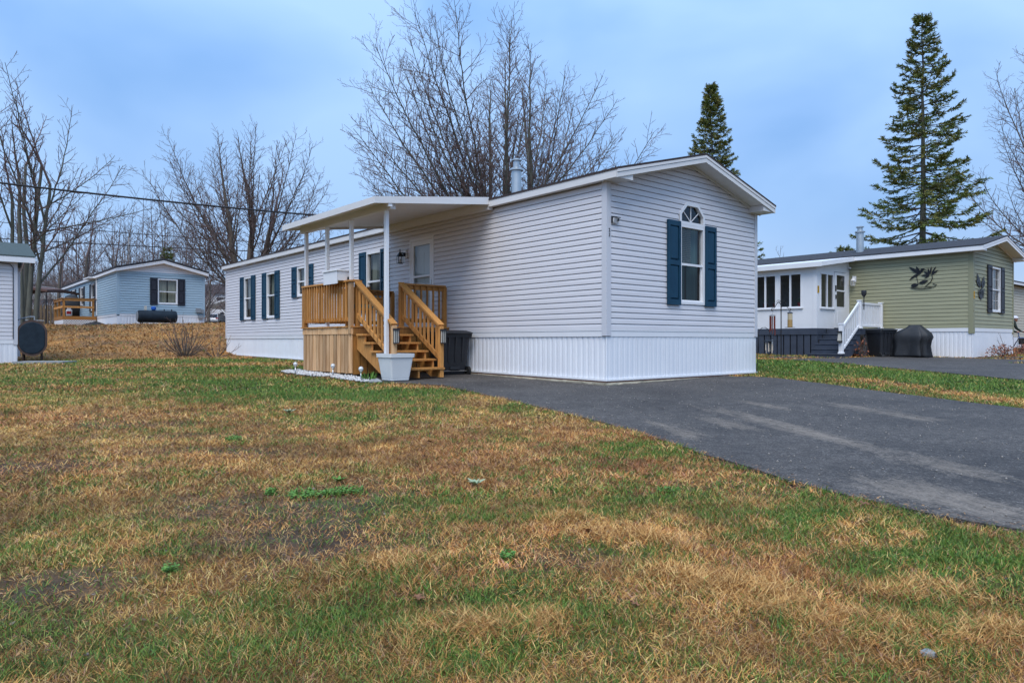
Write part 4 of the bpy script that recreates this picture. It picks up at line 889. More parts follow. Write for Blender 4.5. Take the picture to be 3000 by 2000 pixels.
def number_plate(par, T, s, z, n=2):
    o = MB().box(s - 0.055, s + 0.055, 0.026, 0.031, z - 0.12, z + 0.12).obj('number_plate', M['yellow'], par, T)
    for i, c in enumerate('11'[:n]):
        V_, F_ = text_mesh(c, 0.10, 0.002); b = MB(); b.add([(s + v.x, 0.034 + v.z, z + 0.03 - i * 0.10 + v.y) for v in V_], F_); b.obj('digit', M['black_metal'], o, T)
number_plate(gh, END(), 0.06, 2.27)
# sunroom (moves with the house: parts of it)
SX, SY0, SY1 = -2.54, 3.90, 9.5
sr = MB()
# front wall with openings
wins = [(4.42, 5.26), (5.36, 6.22), (6.34, 7.2), (7.32, 8.18), (8.3, 9.2)]
prev = SY0
for a, b in wins: sr.box(SX, SX + 0.07, prev, a, 1.22, 3.32); sr.box(SX, SX + 0.07, a, b, 1.22, 1.94); sr.box(SX, SX + 0.07, a, b, 3.15, 3.32); prev = b
sr.box(SX, SX + 0.07, prev, SY1, 1.22, 3.32)
# side wall
def sidez(x): return 3.36 + 0.125 * (x - SX)
def sbox(x0, x1, z0, z1=None): sr.prism([(x0, z0), (x1, z0), (x1, z1 if z1 else sidez(x1)), (x0, z1 if z1 else sidez(x0))], SY0 + 0.001, SY0 + 0.07, lambda p, q_, a: (p, a, q_))
sbox(SX + 0.071, -2.26, 1.22); sbox(-2.26, -1.27, 1.22, 1.92); sbox(-2.26, -1.27, 3.14); sbox(-1.27, -1.23, 1.22); sbox(-1.23, -0.32, 3.24); sbox(-0.32, -0.03, 1.22)
sr.box(SX, -0.03, SY1 - 0.07, SY1, 1.22, 3.4); sun_room = sr.obj('sunroom', M['white'], gh)
MB().box(SX - 0.02, SX + 0.10, SY0 - 0.018, SY0, 1.22, 3.36).box(SX - 0.018, SX, SY0, SY0 + 0.12, 1.22, 3.34).obj('corner_trim', M['white'], sun_room)
MB().box(SX + 0.08, -0.04, SY0 + 0.08, SY1 - 0.08, 1.222, 1.24).obj('floor', M['interior'], sun_room)
MB().box(-0.30, -0.05, SY0 + 0.08, SY1 - 0.08, 1.25, 3.3).obj('inner_wall', M['curtain_cream'], sun_room)
def slider(T, a, b, z0, z1, sill=True):
    q = MB(); w = 0.045; mid = (a + b) / 2
    for (c, d, e, f_) in ((a, a + w, z0, z1), (b - w, b, z0, z1), (a + w, b - w, z1 - w, z1), (a + w, b - w, z0, z0 + w), (mid - 0.03, mid + 0.03, z0 + w, z1 - w)): q.box(c, d, -0.05, 0.012, e, f_)
    if sill: q.box(a - 0.05, b + 0.05, 0.0125, 0.05, z0 - 0.03, z0 + 0.005)
    o = q.obj('window', M['white'], gh, T)
    MB().quad((a + w, -0.02, z0 + w), (mid - 0.03, -0.02, z0 + w), (mid - 0.03, -0.02, z1 - w), (a + w, -0.02, z1 - w)).obj('pane', M['sun_glass'], o, T)
    MB().quad((mid + 0.03, -0.024, z0 + w), (b - w, -0.024, z0 + w), (b - w, -0.024, z1 - w), (mid + 0.03, -0.024, z1 - w)).obj('pane', M['sun_glass'], o, T)
for a, b in wins: slider(LONG(SX), a, b, 1.94, 3.15)
slider(END(SY0), -2.26, -1.27, 1.92, 3.14)
q = MB(); T_ = END(SY0)
for (a, b, c, d) in ((-1.22, -1.06, 1.25, 3.22), (-0.42, -0.33, 1.25, 3.22), (-1.06, -0.42, 3.12, 3.22), (-1.06, -0.42, 2.55, 2.60), (-1.06, -0.42, 1.25, 2.0)): q.box(a, b, -0.03, 0.012, c, d)
q.box(-1.0, -0.48, 0.0125, 0.02, 1.42, 1.86)
sdoor = q.obj('door', M['white'], gh, T_)
MB().quad((-1.06, -0.01, 2.0), (-0.42, -0.01, 2.0), (-0.42, -0.01, 3.12), (-1.06, -0.01, 3.12)).obj('pane', M['screen'], sdoor, T_)
MB().box(-1.17, -1.13, 0.013, 0.04, 2.27, 2.42).box(-1.19, -1.12, 0.013, 0.035, 2.55, 2.75).obj('handle', M['black_metal'], sdoor, T_)
number_plate(gh, END(SY0), -2.46, 2.55)
# sunroom roof: lean-to falling from the main eave
q = MB(); xo = SX - 0.24; xe = -OG - 0.02; ze = lambda x: 3.46 + (3.80 - 3.46) * (x - xo) / (xe - xo)
q.prism([(xo, ze(xo) - 0.02), (xe, ze(xe) - 0.02), (xe, ze(xe)), (xo, ze(xo))], SY0 - 0.3, SY1 + 0.2, lambda p, q_, a: (p, a, q_)); q.obj('roof', M['white'], sun_room)
MB().prism([(xo, ze(xo) - 0.15), (xe, ze(xe) - 0.15), (xe, ze(xe) - 0.021), (xo, ze(xo) - 0.021)], SY0 - 0.3, SY0 - 0.28, lambda p, q_, a: (p, a, q_)).obj('rake_fascia', M['white'], sun_room)
MB().box(xo - 0.018, xo, SY0 - 0.3, SY1 + 0.2, ze(xo) - 0.16, ze(xo)).obj('eave_fascia', M['white'], sun_room)
MB().box(xo + 0.001, SX, SY0 - 0.27, SY1, ze(xo) - 0.15, ze(xo) - 0.14).obj('soffit', M['white'], sun_room)
# plants and things on the sill inside
def pot(label, x, y, z, r, h, m):
    t = thing('flower_pot', label, 'flower pot', FG, (x, y, z)); MB().lathe([(r * .75, z), (r, z + h), (r * 1.08, z + h), (r * 1.08, z + h + .02)], 12, (x, y)).obj('pot', M[m], t)
    b = MB()
    for i in range(14):
        g = i * 2.4; e = Vector((x + math.cos(g) * r * 1.3, y + math.sin(g) * r * 1.3, z + h + 0.1 + 0.12 * ((i * 7) % 5) / 5)); c0 = Vector((x, y, z + h)); s_ = Vector((-math.sin(g), math.cos(g), 0)) * 0.03
        m_ = (c0 + e) / 2 + Vector((0, 0, .05)); b.add([c0, m_ + s_, e, m_ - s_], [(0, 1, 2, 3)])
    b.obj('leaves', M['grass_tuft'], t)
sh_ = thing('plant_shelf', 'wooden plant shelf behind the sunroom windows', 'shelf', FG, (SX + 0.2, 6.5, 1.24)); MB().box(SX + 0.09, SX + 0.33, 4.3, 9.2, 1.92, 1.95).obj('shelf_top', M['wood_old'], sh_)
for y in (4.4, 6.3, 9.1): MB().box(SX + 0.12, SX + 0.30, y - 0.03, y + 0.03, 1.241, 1.92).obj('leg', M['wood_old'], sh_)
pot('red flower pot inside the sunroom window beside the corner', SX + .2, 4.58, 1.951, .09, .15, 'red'); pot('terracotta flower pot inside the second sunroom window', SX + .2, 5.5, 1.951, .10, .16, 'copper'); pot('terracotta flower pot behind the bird feeder', SX + .2, 5.9, 1.951, .09, .16, 'copper')
lantern('wall_lantern', 'white coach lantern beside the sunroom door on the green wall', FG, LONG(), 3.72, 3.02, 'white', 0.12)
cm = thing('security_camera', 'small white dome camera above the sunroom door', 'camera', FG, (-0.2, SY0 - 0.05, 3.42)); MB().lathe([(0.05, 3.40), (0.06, 3.43), (0.06, 3.45)], 12, (-0.16, SY0 - 0.062)).obj('dome_mount', M['white'], cm); MB().sphere((-0.16, SY0 - 0.062, 3.40), 0.04, 10, 6).obj('lens', M['black_plastic'], cm, smooth=True)

# slate deck base, steps and white railing: one structure in front of the sunroom
sd_ = thing('porch_steps', 'slate grey painted porch base and steps with white railing', 'porch', FG, (-1.5, 3.3, 0.2))
MB().box(SX - 0.06, -0.06, SY0 - 0.02, SY1, 1.19, 1.218).obj('deck_top', M['slate_paint'], sd_)
MB().box(SX - 0.07, SX - 0.04, SY0 - 0.05, SY1, 1.0, 1.188).box(SX - 0.04, -1.95, SY0 - 0.05, SY0 - 0.021, 1.0, 1.188).obj('rim_board', M['slate_paint'], sd_)
y = SY0 - 0.04; i = 0
while y < SY1: MB().box(SX - 0.045, SX - 0.02, y, y + 0.205, 0.26, 0.998).obj('skirt_plank', M['slate_paint'], sd_); y += 0.245
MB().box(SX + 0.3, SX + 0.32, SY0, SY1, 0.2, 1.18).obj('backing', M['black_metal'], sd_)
x = SX - 0.01
while x < -2.0: MB().box(x, x + 0.135, SY0 - 0.035, SY0 - 0.012, 0.24, 0.998).obj('skirt_plank', M['slate_paint'], sd_); x += 0.145
YA, YB = 2.72, SY0 - 0.06
MB().box(-1.93, -0.06, YA, YB, 1.17, 1.20).obj('landing_board', M['slate_paint'], sd_); MB().box(-1.93, -1.905, YA, YB, 1.03, 1.168).box(-1.90, -0.06, YA, YA + 0.025, 1.0, 1.168).obj('rim_board', M['slate_paint'], sd_)
for i in range(5):
    zt_, xf = 0.37 + 0.166 * i, -3.32 + 0.28 * i
    MB().bbox(xf - 0.02, xf + 0.29, YA - 0.02, YB, zt_ - 0.035, zt_, 0.005).obj('tread', M['slate_paint'], sd_)
    MB().box(xf, xf + 0.02, YA, YB, zt_ - 0.16 - (0.05 if i == 0 else 0), zt_ - 0.036).obj('riser', M['slate_paint'], sd_)
P = [(-3.30, 0.16)]
for i in range(5): P += [(-3.30 + 0.28 * i, 0.37 + 0.166 * i - 0.036), (-3.02 + 0.28 * i, 0.37 + 0.166 * i - 0.036)]
P += [(-1.9, 0.9), (-1.9, 0.66), (-2.75, 0.16)]
MB().prism(P, YA + 0.001, YA + 0.03, lambda p, q_, a: (p, a, q_)).obj('stringer', M['slate_paint'], sd_)
for xx in (-1.3, -0.9): MB().box(xx - 0.2, xx + 0.14, YA + 0.03, YA + 0.05, 0.2, 0.998).obj('skirt_plank', M['slate_paint'], sd_)
def wpost(x, z0, z1):
    q = MB(); q.bbox(x - 0.06, x + 0.06, YA - 0.02, YA + 0.10, z0, z1, 0.008).bbox(x - 0.075, x + 0.075, YA - 0.035, YA + 0.115, z1 + 0.001, z1 + 0.03, 0.01).bbox(x - 0.08, x + 0.08, YA - 0.04, YA + 0.12, z0 - 0.002, z0 + 0.05, 0.01); q.obj('post', M['white'], sd_)
wpost(-3.22, 0.372, 1.32); wpost(-1.86, 1.202, 2.12); wpost(-0.16, 1.202, 2.10)
yc = YA + 0.04
MB().beam((-3.16, yc, 1.20), (-1.92, yc, 2.05), 0.055, 0.075).obj('top_rail', M['white'], sd_); MB().beam((-3.16, yc, 0.48), (-1.92, yc, 1.30), 0.05, 0.07).obj('bottom_rail', M['white'], sd_)
MB().beam((-1.80, yc, 2.05), (-0.22, yc, 2.05), 0.055, 0.07).obj('top_rail', M['white'], sd_); MB().beam((-1.80, yc, 1.29), (-0.22, yc, 1.29), 0.05, 0.06).obj('bottom_rail', M['white'], sd_)
for i in range(9): x = -3.05 + i * 0.135; zz = 0.48 + (x + 3.16) * 0.66; MB().box(x - 0.018, x + 0.018, yc - 0.018, yc + 0.018, zz + 0.02, zz + 0.72).obj('baluster', M['white'], sd_)
for i in range(12): x = -1.70 + i * 0.128; MB().box(x - 0.018, x + 0.018, yc - 0.018, yc + 0.018, 1.31, 2.02).obj('baluster', M['white'], sd_)
tl = thing('torch_light', 'black solar torch light standing up against the white railing post', 'lamp', FG, (-1.76, YA - 0.06, 1.85))
MB().tube([(-1.76, YA - 0.06, 1.83), (-1.76, YA - 0.06, 2.26)], 0.016, 8).obj('pole', M['black_plastic'], tl); MB().lathe([(0.018, 2.25), (0.03, 2.27), (0.075, 2.33), (0.085, 2.42), (0.075, 2.47), (0.05, 2.475)], 12, (-1.76, YA - 0.06)).obj('head', M['black_plastic'], tl)
pl = thing('post_lamp', 'black framed solar lamp on the white lower railing post', 'lamp', FG, (-3.29, YA + 0.04, 0.8)); MB().box(-3.40, -3.285, YA - 0.03, YA + 0.11, 1.06, 1.10).box(-3.39, -3.285, YA - 0.03, YA + 0.11, 0.74, 0.79).box(-3.295, -3.285, YA - 0.02, YA + 0.10, 0.79, 1.06).obj('frame', M['black_plastic'], pl); MB().hexa([(-3.38, YA - 0.01, .791), (-3.30, YA - .01, .791), (-3.30, YA + .09, .791), (-3.38, YA + .09, .791), (-3.36, YA + .01, 1.059), (-3.30, YA + .01, 1.059), (-3.30, YA + .07, 1.059), (-3.36, YA + .07, 1.059)]).obj('lamp_panel', M['clear'], pl)

wheelie_bin('dark wheelie bin beside the black grill cover at the green home', FG, (-1.36, 2.28, 0.19), R(-28), sc=1.05)
# covered grill: draped cover with folds
gc = thing('covered_grill', 'grill under a draped black fabric cover against white skirting', 'grill', FG, (-1.08, 1.52, 0.17))
q = MB(); rings = []; n = 48
for (z, hx, hy, fold, sh) in ((0.24, .36, .60, .07, 0), (0.34, .355, .59, .065, 0), (0.62, .33, .55, .045, -.02), (0.78, .335, .58, .03, -.03), (0.90, .35, .62, .022, -.05), (1.00, .33, .56, .018, -.08), (1.10, .27, .42, .012, -.14), (1.22, .19, .24, .008, -.20), (1.29, .14, .17, .005, -.20), (1.31, .09, .11, .0, -.20)):
    r = []
    for i in range(n):
        g = 2 * math.pi * i / n; cx_, sy_ = math.cos(g), math.sin(g); e = 0.55
        k_ = 1 + fold / hx * (math.sin(g * 9 + z) + 0.6 * math.sin(g * 17 + 2 * z))
        x_ = hx * math.copysign(abs(cx_) ** e, cx_) * k_; y_ = hy * math.copysign(abs(sy_) ** e, sy_) * k_ + sh
        r.append((-1.08 + x_, 1.52 + y_, z + (0.05 * math.sin(g * 2 + 1) if z < .25 else 0.02 * math.sin(g * 3) if .9 < z < 1.15 else 0)))
    rings.append(r)
q.loft(rings); q.obj('fabric_cover', M['cover'], gc, smooth=True)
for (dx, dy) in ((-.22, -.4), (.22, -.4), (-.22, .4), (.22, .4)): MB().tube([(-1.08 + dx, 1.52 + dy, 0.13), (-1.08 + dx, 1.52 + dy, 0.34)], 0.03, 8).obj('leg', M['black_metal'], gc)

# wall art: humming bird with water lily (steel cut-out) and spread-winged bird
def flat(par, T, name, pts, fn, off=0.03, th=0.008, m='black_metal'):
    b = MB(); b.prism(pts, off, off + th, lambda p, q_, a: (*(lambda s, z: (s, a, z))(*fn(p, q_)),)); return b.obj(name, M[m], par, T)
fa = lambda p, q_: (1.90 - (p - 220) / 710 * 0.91, 3.33 - (q_ - 155) / 615 * 0.80)
art = thing('wall_art', 'black metal hummingbird and water lily cut-out on the green wall', 'wall decoration', FG, (-0.02, 1.45, 2.9))
def petal(x0, y0, x1, y1, w, n=5):
    dx, dy = x1 - x0, y1 - y0; l = math.hypot(dx, dy); ux, uy = -dy / l * w, dx / l * w
    a = [(x0 + dx * t + ux * math.sin(math.pi * t ** .8), y0 + dy * t + uy * math.sin(math.pi * t ** .8)) for t in [i / n for i in range(n + 1)]]
    b = [(x0 + dx * t - ux * math.sin(math.pi * t ** .8), y0 + dy * t - uy * math.sin(math.pi * t ** .8)) for t in [i / n for i in range(n - 1, 0, -1)]]
    return a + b
T_ = LONG()
for nm, pp in (('wing', petal(470, 350, 225, 160, 42)), ('wing', petal(490, 340, 402, 160, 34)), ('body', petal(400, 400, 600, 240, 38)), ('tail', petal(430, 360, 235, 510, 26)), ('head', petal(505, 270, 610, 245, 34)), ('beak', [(600, 250), (700, 290), (602, 268)]),
               ('petal', petal(720, 400, 690, 225, 22)), ('petal', petal(740, 400, 770, 190, 20)), ('petal', petal(770, 390, 880, 200, 20)), ('petal', petal(760, 410, 935, 290, 24)), ('petal', petal(720, 420, 525, 405, 26)), ('petal', petal(715, 410, 590, 300, 30)), ('petal', petal(730, 420, 600, 490, 16)),
               ('lily_pad', petal(275, 660, 470, 640, 48)), ('lily_pad', petal(470, 610, 700, 545, 42)), ('bud', petal(395, 430, 440, 400, 16))):
    flat(art, T_, nm, pp, fa)
def stroke(par, T, name, pts, fn, r=0.008):
    return MB().tube([(lambda s, z: T((s, 0.034, z)))(*fn(*p)) for p in pts], r, 6).obj(name, M['black_metal'], par)
stroke(art, T_, 'stem', [(785, 420), (795, 490), (765, 570), (700, 640), (630, 690)], fa, .012); stroke(art, T_, 'stem', [(415, 430), (435, 520), (455, 610)], fa); stroke(art, T_, 'ripple', [(265, 715), (400, 750), (560, 760), (740, 745), (850, 710), (900, 665), (800, 640)], fa, .011); stroke(art, T_, 'ripple', [(265, 715), (330, 700), (480, 715), (640, 715), (760, 705)], fa)
fe = lambda p, q_: (0.20 + (p - 1880) / 260 * 0.97, 2.99 - (q_ - 345) / 665 * 0.85)
ea = thing('wall_art', 'black metal bird with raised wings between corner post and shuttered window', 'wall decoration', FG, (0.7, -0.02, 2.55)); T2 = END()
for nm, pp in (('wing', petal(2000, 700, 1910, 350, 38)), ('wing', petal(1990, 700, 1885, 500, 30)), ('wing', petal(2040, 690, 2100, 390, 34)), ('wing', petal(2050, 720, 2125, 500, 30)), ('body', petal(2010, 1010, 2035, 690, 60)),
               *[('feather', petal(2030, 820, 2030 + dx, 820 + dy, 12)) for dx, dy in ((-110, -50), (-112, 10), (-100, 70), (-80, 120), (100, -120), (105, -50), (95, 20), (75, 90), (60, 140))]): flat(ea, T2, nm, pp, fe)

# timber bed with dry plants in front of the green gable
bed = thing('planting_bed', 'dark timber edged planting bed along the green home end wall', 'garden bed', FG, (1.9, -0.6, 0.1))
for (a, b, c, d) in ((0.25, 4.8, -1.05, -0.93), (0.25, 0.37, -0.925, -0.08), (4.68, 4.8, -0.925, -0.08)): MB().box(a, b, c, d, 0.02, 0.27).obj('edge_timber', M['slate_paint'], bed)
q = MB(); xs_, ys_ = np.linspace(0.38, 4.67, 24), np.linspace(-0.92, -0.06, 8)
q.add([(x, y, 0.22 + RNG.uniform(-0.02, 0.05)) for y in ys_ for x in xs_], [(j * 24 + i, j * 24 + i + 1, (j + 1) * 24 + i + 1, (j + 1) * 24 + i) for j in range(7) for i in range(23)]); q.obj('mulch', M['mulch'], bed)

# feeder poles on the strip of grass
fp = thing('feeder_pole', 'twisted black iron feeder pole with scrolled arms on a square base', 'pole', FW, (8.74, 22.55, 0.23))
b = MB(); b.tube([(8.74, 22.55, 0.27), (8.74, 22.55, 2.25)], 0.016, 6); b.obj('pole', M['black_metal'], fp)
MB().box(8.35, 9.3, 22.3, 22.8, 0.19, 0.27).obj('base', M['slate_paint'], fp)
for s_ in (-1, 1):
    pts = [(8.74 + s_ * t * 0.27, 22.55, 1.93 + 0.13 * math.sin(t * 5.0) * (1 - .3 * t)) for t in np.linspace(0, 1.0, 9)]
    pts += [(8.74 + s_ * (0.27 + 0.05 * math.sin(g)), 22.55, 1.80 + 0.05 * math.cos(g)) for g in (0.6, 1.6, 2.6, 3.6)]
    MB().tube(pts, 0.010, 6).obj('arm', M['black_metal'], fp)
    MB().tube([(8.74 + s_ * 0.09 + 0.07 * math.cos(g) * (1 - g / 12), 22.55, 2.05 + 0.07 * math.sin(g) * (1 - g / 12)) for g in np.linspace(0, 8, 16)], 0.007, 5).obj('scroll', M['black_metal'], fp)
wc = thing('wind_chime', 'red tube wind chime hanging from the feeder pole', 'wind chime', FW, (8.46, 22.55, 1.1))
MB().tube([(8.46, 22.55, 1.74), (8.46, 22.55, 1.62)], 0.004, 5).lathe([(0.10, 1.60), (0.10, 1.62), (0.02, 1.63)], 10, (8.46, 22.55)).obj('hanger', M['steel'], wc)
for i in range(5): g = i * 1.257; MB().tube([(8.46 + .08 * math.cos(g), 22.55 + .08 * math.sin(g), 1.59), (8.46 + .08 * math.cos(g), 22.55 + .08 * math.sin(g), .97 + .05 * i)], 0.017, 8).obj('tube', M['copper'], wc)
MB().tube([(8.46, 22.55, 1.6), (8.46, 22.55, .82)], 0.003, 4).box(8.44, 8.48, 22.545, 22.555, .55, .82).obj('sail', M['steel'], wc)
bf = thing('bird_feeder', 'clear tube bird feeder half full of seed on the feeder pole', 'bird feeder', FW, (9.03, 22.55, 1.2))
MB().tube([(9.03, 22.55, 1.78), (9.03, 22.55, 1.72)], .005, 5).lathe([(.085, 1.68), (.085, 1.70), (.03, 1.73)], 14, (9.03, 22.55)).obj('lid', M['slate_paint'], bf)
MB().lathe([(.075, 1.47), (.075, 1.679)], 14, (9.03, 22.55)).obj('tube', M['feeder_clear'], bf); MB().lathe([(.078, 1.23), (.078, 1.469)], 14, (9.03, 22.55)).obj('seed_fill', M['seed'], bf); MB().lathe([(.16, 1.215), (.16, 1.228)], 16, (9.03, 22.55)).obj('tray', M['slate_paint'], bf)
hk = thing('shepherd_hook', 'thin black shepherd hook leaning by the grey home corner', 'pole', FW, (5.33, 15.05, 0.0))
pts = [(5.30, 15.05, -0.05), (5.32, 15.05, 0.5), (5.345, 15.05, 0.95)] + [(5.465 - .12 * math.cos(g), 15.05, .95 + .13 * math.sin(g)) for g in (0.6, 1.2, 1.8, 2.4, 3.0)] + [(5.57, 15.05, .88), (5.60, 15.05, .90)]
MB().tube(pts, 0.007, 6).obj('rod', M['black_metal'], hk)
w2 = thing('wind_chime', 'pale tube wind chime hanging from the shepherd hook', 'wind chime', FW, (5.575, 15.05, 0.5))
MB().tube([(5.575, 15.05, .875), (5.575, 15.05, .80)], .004, 5).lathe([(.02, .80), (.125, .79), (.125, .775)], 14, (5.575, 15.05)).lathe([(.03, .72), (.03, .77)], 8, (5.575, 15.05)).obj('hanger', M['black_metal'], w2)
for i in range(6): g = i * 1.047; MB().tube([(5.575 + .075 * math.cos(g), 15.05 + .075 * math.sin(g), .74), (5.575 + .075 * math.cos(g), 15.05 + .075 * math.sin(g), .585 - .03 * (i % 3))], .010, 7).obj('tube', M['bamboo'], w2)
MB().tube([(5.575, 15.05, .74), (5.575, 15.05, .52)], .004, 4).lathe([(.03, .49), (.03, .52)], 8, (5.575, 15.05)).obj('clapper', M['black_metal'], w2)

# beige home beyond
FE = Frame((24.1, 33.0))
be = thing('mobile_home', 'beige sided home partly hidden behind the green home', 'mobile home', FE, (0, 0, 0.3))
wall(be, END(), 0.97, 0.127, 19, lambda z: (-7.0, 9.0), [], M['beige_vinyl'], top=3.4)
MB().box(-7.0, 9.0, -0.02, 0.005, 0.3, 0.965).obj('skirting', M['skirt'], be, END())
MB().box(-7.2, 9.2, 0.28, 0.30, 3.36, 3.52).obj('eave_fascia', M['white'], be, END()); MB().prism([(-0.32, 3.52), (2.2, 4.12), (4.7, 3.52), (4.7, 3.48), (-0.32, 3.48)], -7.2, 9.2, lambda p, q_, a: (a, p, q_)).obj('roof', M['shingle_black'], be)
MB().box(-7.0, 9.0, 4.3, 4.4, 0.3, 3.45).obj('rear_wall', M['beige_vinyl'], be)

# ------------------------------------------------------------------ the pale blue mobile home on the bank
WB, LB = 4.19, 17.0
bh = thing('mobile_home', 'pale blue mobile home with charcoal shutters on the bank', 'mobile home', FB, (0, 0, 1.5))
ZB_, SB, OB_ = 4.42, 0.245, 0.12
ops_b = [(5.75, 6.95, 2.5, 4.05), (9.3, 10.55, 2.95, 4.05), (12.35, 13.5, 3.15, 4.05)]
wall(bh, LONG(), 2.17, 0.127, 17, lambda z: (0.05, LB), ops_b, M['blue_vinyl'], top=4.33, lip=1.6)
wall(bh, END(), 2.17, 0.127, 17, lambda z: (0.05, WB - 0.05), [(1.86, 2.83, 2.70, 4.02)], M['blue_vinyl'], top=4.31, lip=1.6)
MB().box(0.05, WB - 0.05, -0.02, 0.02, 4.305, 4.335).obj('gable_trim', M['blue_post'], bh, END())
gl = lambda z: (max(0.05, (z + 0.14 - ZB_) / SB - OB_), WB - max(0.05, (z + 0.14 - ZB_) / SB - OB_)) if (z + 0.14 - ZB_) / SB - OB_ < WB / 2 else (WB / 2, WB / 2)
wall(bh, END(), 4.335, 0.09, 7, gl, [], M['white'], top=4.80)
MB().box(-0.024, 0.0, -0.024, 0.10, 2.10, 4.28).box(0.0, 0.10, -0.024, 0.0, 2.10, 4.28).obj('corner_post', M['blue_post'], bh); MB().box(WB - 0.1, WB + 0.02, -0.024, 0.0, 2.05, 4.28).obj('corner_post', M['blue_post'], bh)
for T_, a, b in ((LONG(), 0.102, LB), (END(), 0.102, WB - 0.1)): MB().box(a, b, -0.02, 0.012, 2.05, 2.165).obj('skirt_band', M['white'], bh, T_)
skirting(bh, LONG(0.006), 0.0, 5.2, lambda s: 1.25, 2.05, M['skirt']); skirting(bh, END(), 0.0, WB, lambda s: 1.2, 2.05, M['skirt'])
MB().box(0.0, 0.02, 5.2, LB, 1.2, 2.05).obj('skirting_panel', M['skirt'], bh)
gable_roof(bh, WB, LB, OB_, 0.28, ZB_, SB, M['shingle_black'], M['white'], fh=0.14, ret=False, th=0.11)
shell(bh, WB, LB, 1.9, 4.3, M['blue_post'])
window(bh, END(), 1.86, 2.83, 2.70, 4.02, 'curtain_cream', (0.36, 0.36), 'dark_shutter', shz=(2.66, 4.05), low='glass')
for (a, b, c, d) in ops_b: window(bh, LONG(), a, b, c, d, 'curtain_grey', (0.34, 0.34), 'dark_shutter')
MB().box(-0.42, -0.125, 5.3, 7.0, 4.30, 4.36).obj('door_hood', M['white'], bh); MB().box(-0.06, -0.02, 5.16, 5.30, 2.2, 4.28).obj('door_casing', M['white'], bh)
MB().box(3.74, 3.98, 0.02, 0.14, 2.30, 2.55).box(3.99, 4.13, 0.02, 0.12, 2.28, 2.48).box(3.86, 4.1, 0.02, 0.13, 2.0, 2.16).obj('meter_box', M['grey_box'], bh, END())
MB().tube([(1.2, 9.0, 4.6), (1.2, 9.0, 5.25)], 0.06, 10).obj('roof_vent', M['galv'], bh)
# oil tank on legs along the gable
tk = thing('oil_tank', 'horizontal black oil tank on legs below the blue home window', 'oil tank', FB, (1.5, -0.95, 1.5))
za = 2.02; q = MB(); pr = [(0.0, -0.92), (0.20, -0.915), (0.29, -0.88), (0.31, -0.82), (0.31, 0.82), (0.29, 0.88), (0.20, 0.915), (0.0, 0.92)]
q.lathe([(max(r, .001), z) for r, z in pr], 20, cap=False); q.v = [(1.62 + z, -0.95 + x, za + y) for x, y, z in q.v]; q.obj('tank_body', M['tank'], tk, smooth=True)
MB().tube([(0.705, -0.95, za), (0.69, -0.95, za)], 0.24, 20).obj('end_plate', M['grey_box'], tk)
for dx in (0.9, 2.3):
    for dy in (-1.12, -0.78): MB().tube([(dx, dy, 1.3), (dx, dy, 1.80)], 0.03, 8).obj('leg', M['black_metal'], tk)
MB().tube([(1.95, -0.95, za + .30), (1.95, -0.95, za + .38)], .03, 8).tube([(2.3, -0.95, za + .30), (2.3, -0.95, za + .38)], .03, 8).obj('filler_cap', M['black_metal'], tk)
o = MB().box(1.02, 1.13, -1.0, -0.9, za + .312, za + .53).obj('candle_jar', M['clear'], None, lambda v: FB.w(v)); tag(o, 'cream plastic jug standing on top of the black oil tank', 'jug'); o.name = 'jug'
o = MB().lathe([(.08, za + .31), (.12, za + .36), (.12, za + .47), (.09, za + .50)], 12, (1.45, -0.95)).obj('bucket', M['blue_plastic'], None, lambda v: FB.w(v)); tag(o, 'bright blue bucket standing on top of the black oil tank', 'bucket')
# small deck on the side of the blue home
bd = thing('wooden_deck', 'small brown wooden deck with white lattice beside the blue home', 'deck', FB, (-0.8, 6.6, 1.4))
XA, YA_, YB_ = -1.62, 5.2, 8.4; ZD = 2.14
MB().box(XA, -0.04, YA_, YB_, ZD - 0.03, ZD).obj('deck_top', M['wood_old'], bd)
MB().box(XA, -0.04, YA_ - 0.03, YA_ - 0.001, ZD - 0.19, ZD).box(XA - 0.03, XA - 0.001, YA_, YB_, ZD - 0.19, ZD).obj('rim_board', M['wood_dark'], bd)
for (x, y) in ((XA + 0.03, YA_ + .03), (-0.2, YA_ + .03), (XA + 0.03, 6.9), (XA + 0.03, YB_ - .1)): MB().box(x - .05, x + .05, y - .05, y + .05, ZD + .001, ZD + .92).obj('post', M['wood_dark'], bd)
for z in (ZD + .45, ZD + .84): MB().box(XA + .03, -.15, YA_ - .045, YA_ - .021, z, z + .11).obj('rail', M['wood'], bd); MB().box(XA - .045, XA - .021, YA_, YB_, z, z + .11).obj('rail', M['wood'], bd)
MB().box(XA - .08, -.05, YA_ - .08, YA_ + .08, ZD + .955, ZD + .99).box(XA - .08, XA + .08, YA_ + .081, YB_, ZD + .955, ZD + .99).obj('rail_cap', M['wood_dark'], bd)
lt = MB(); s_ = 0.118
x0, x1, z0_, z1_ = XA, -0.06, 1.42, ZD - 0.19
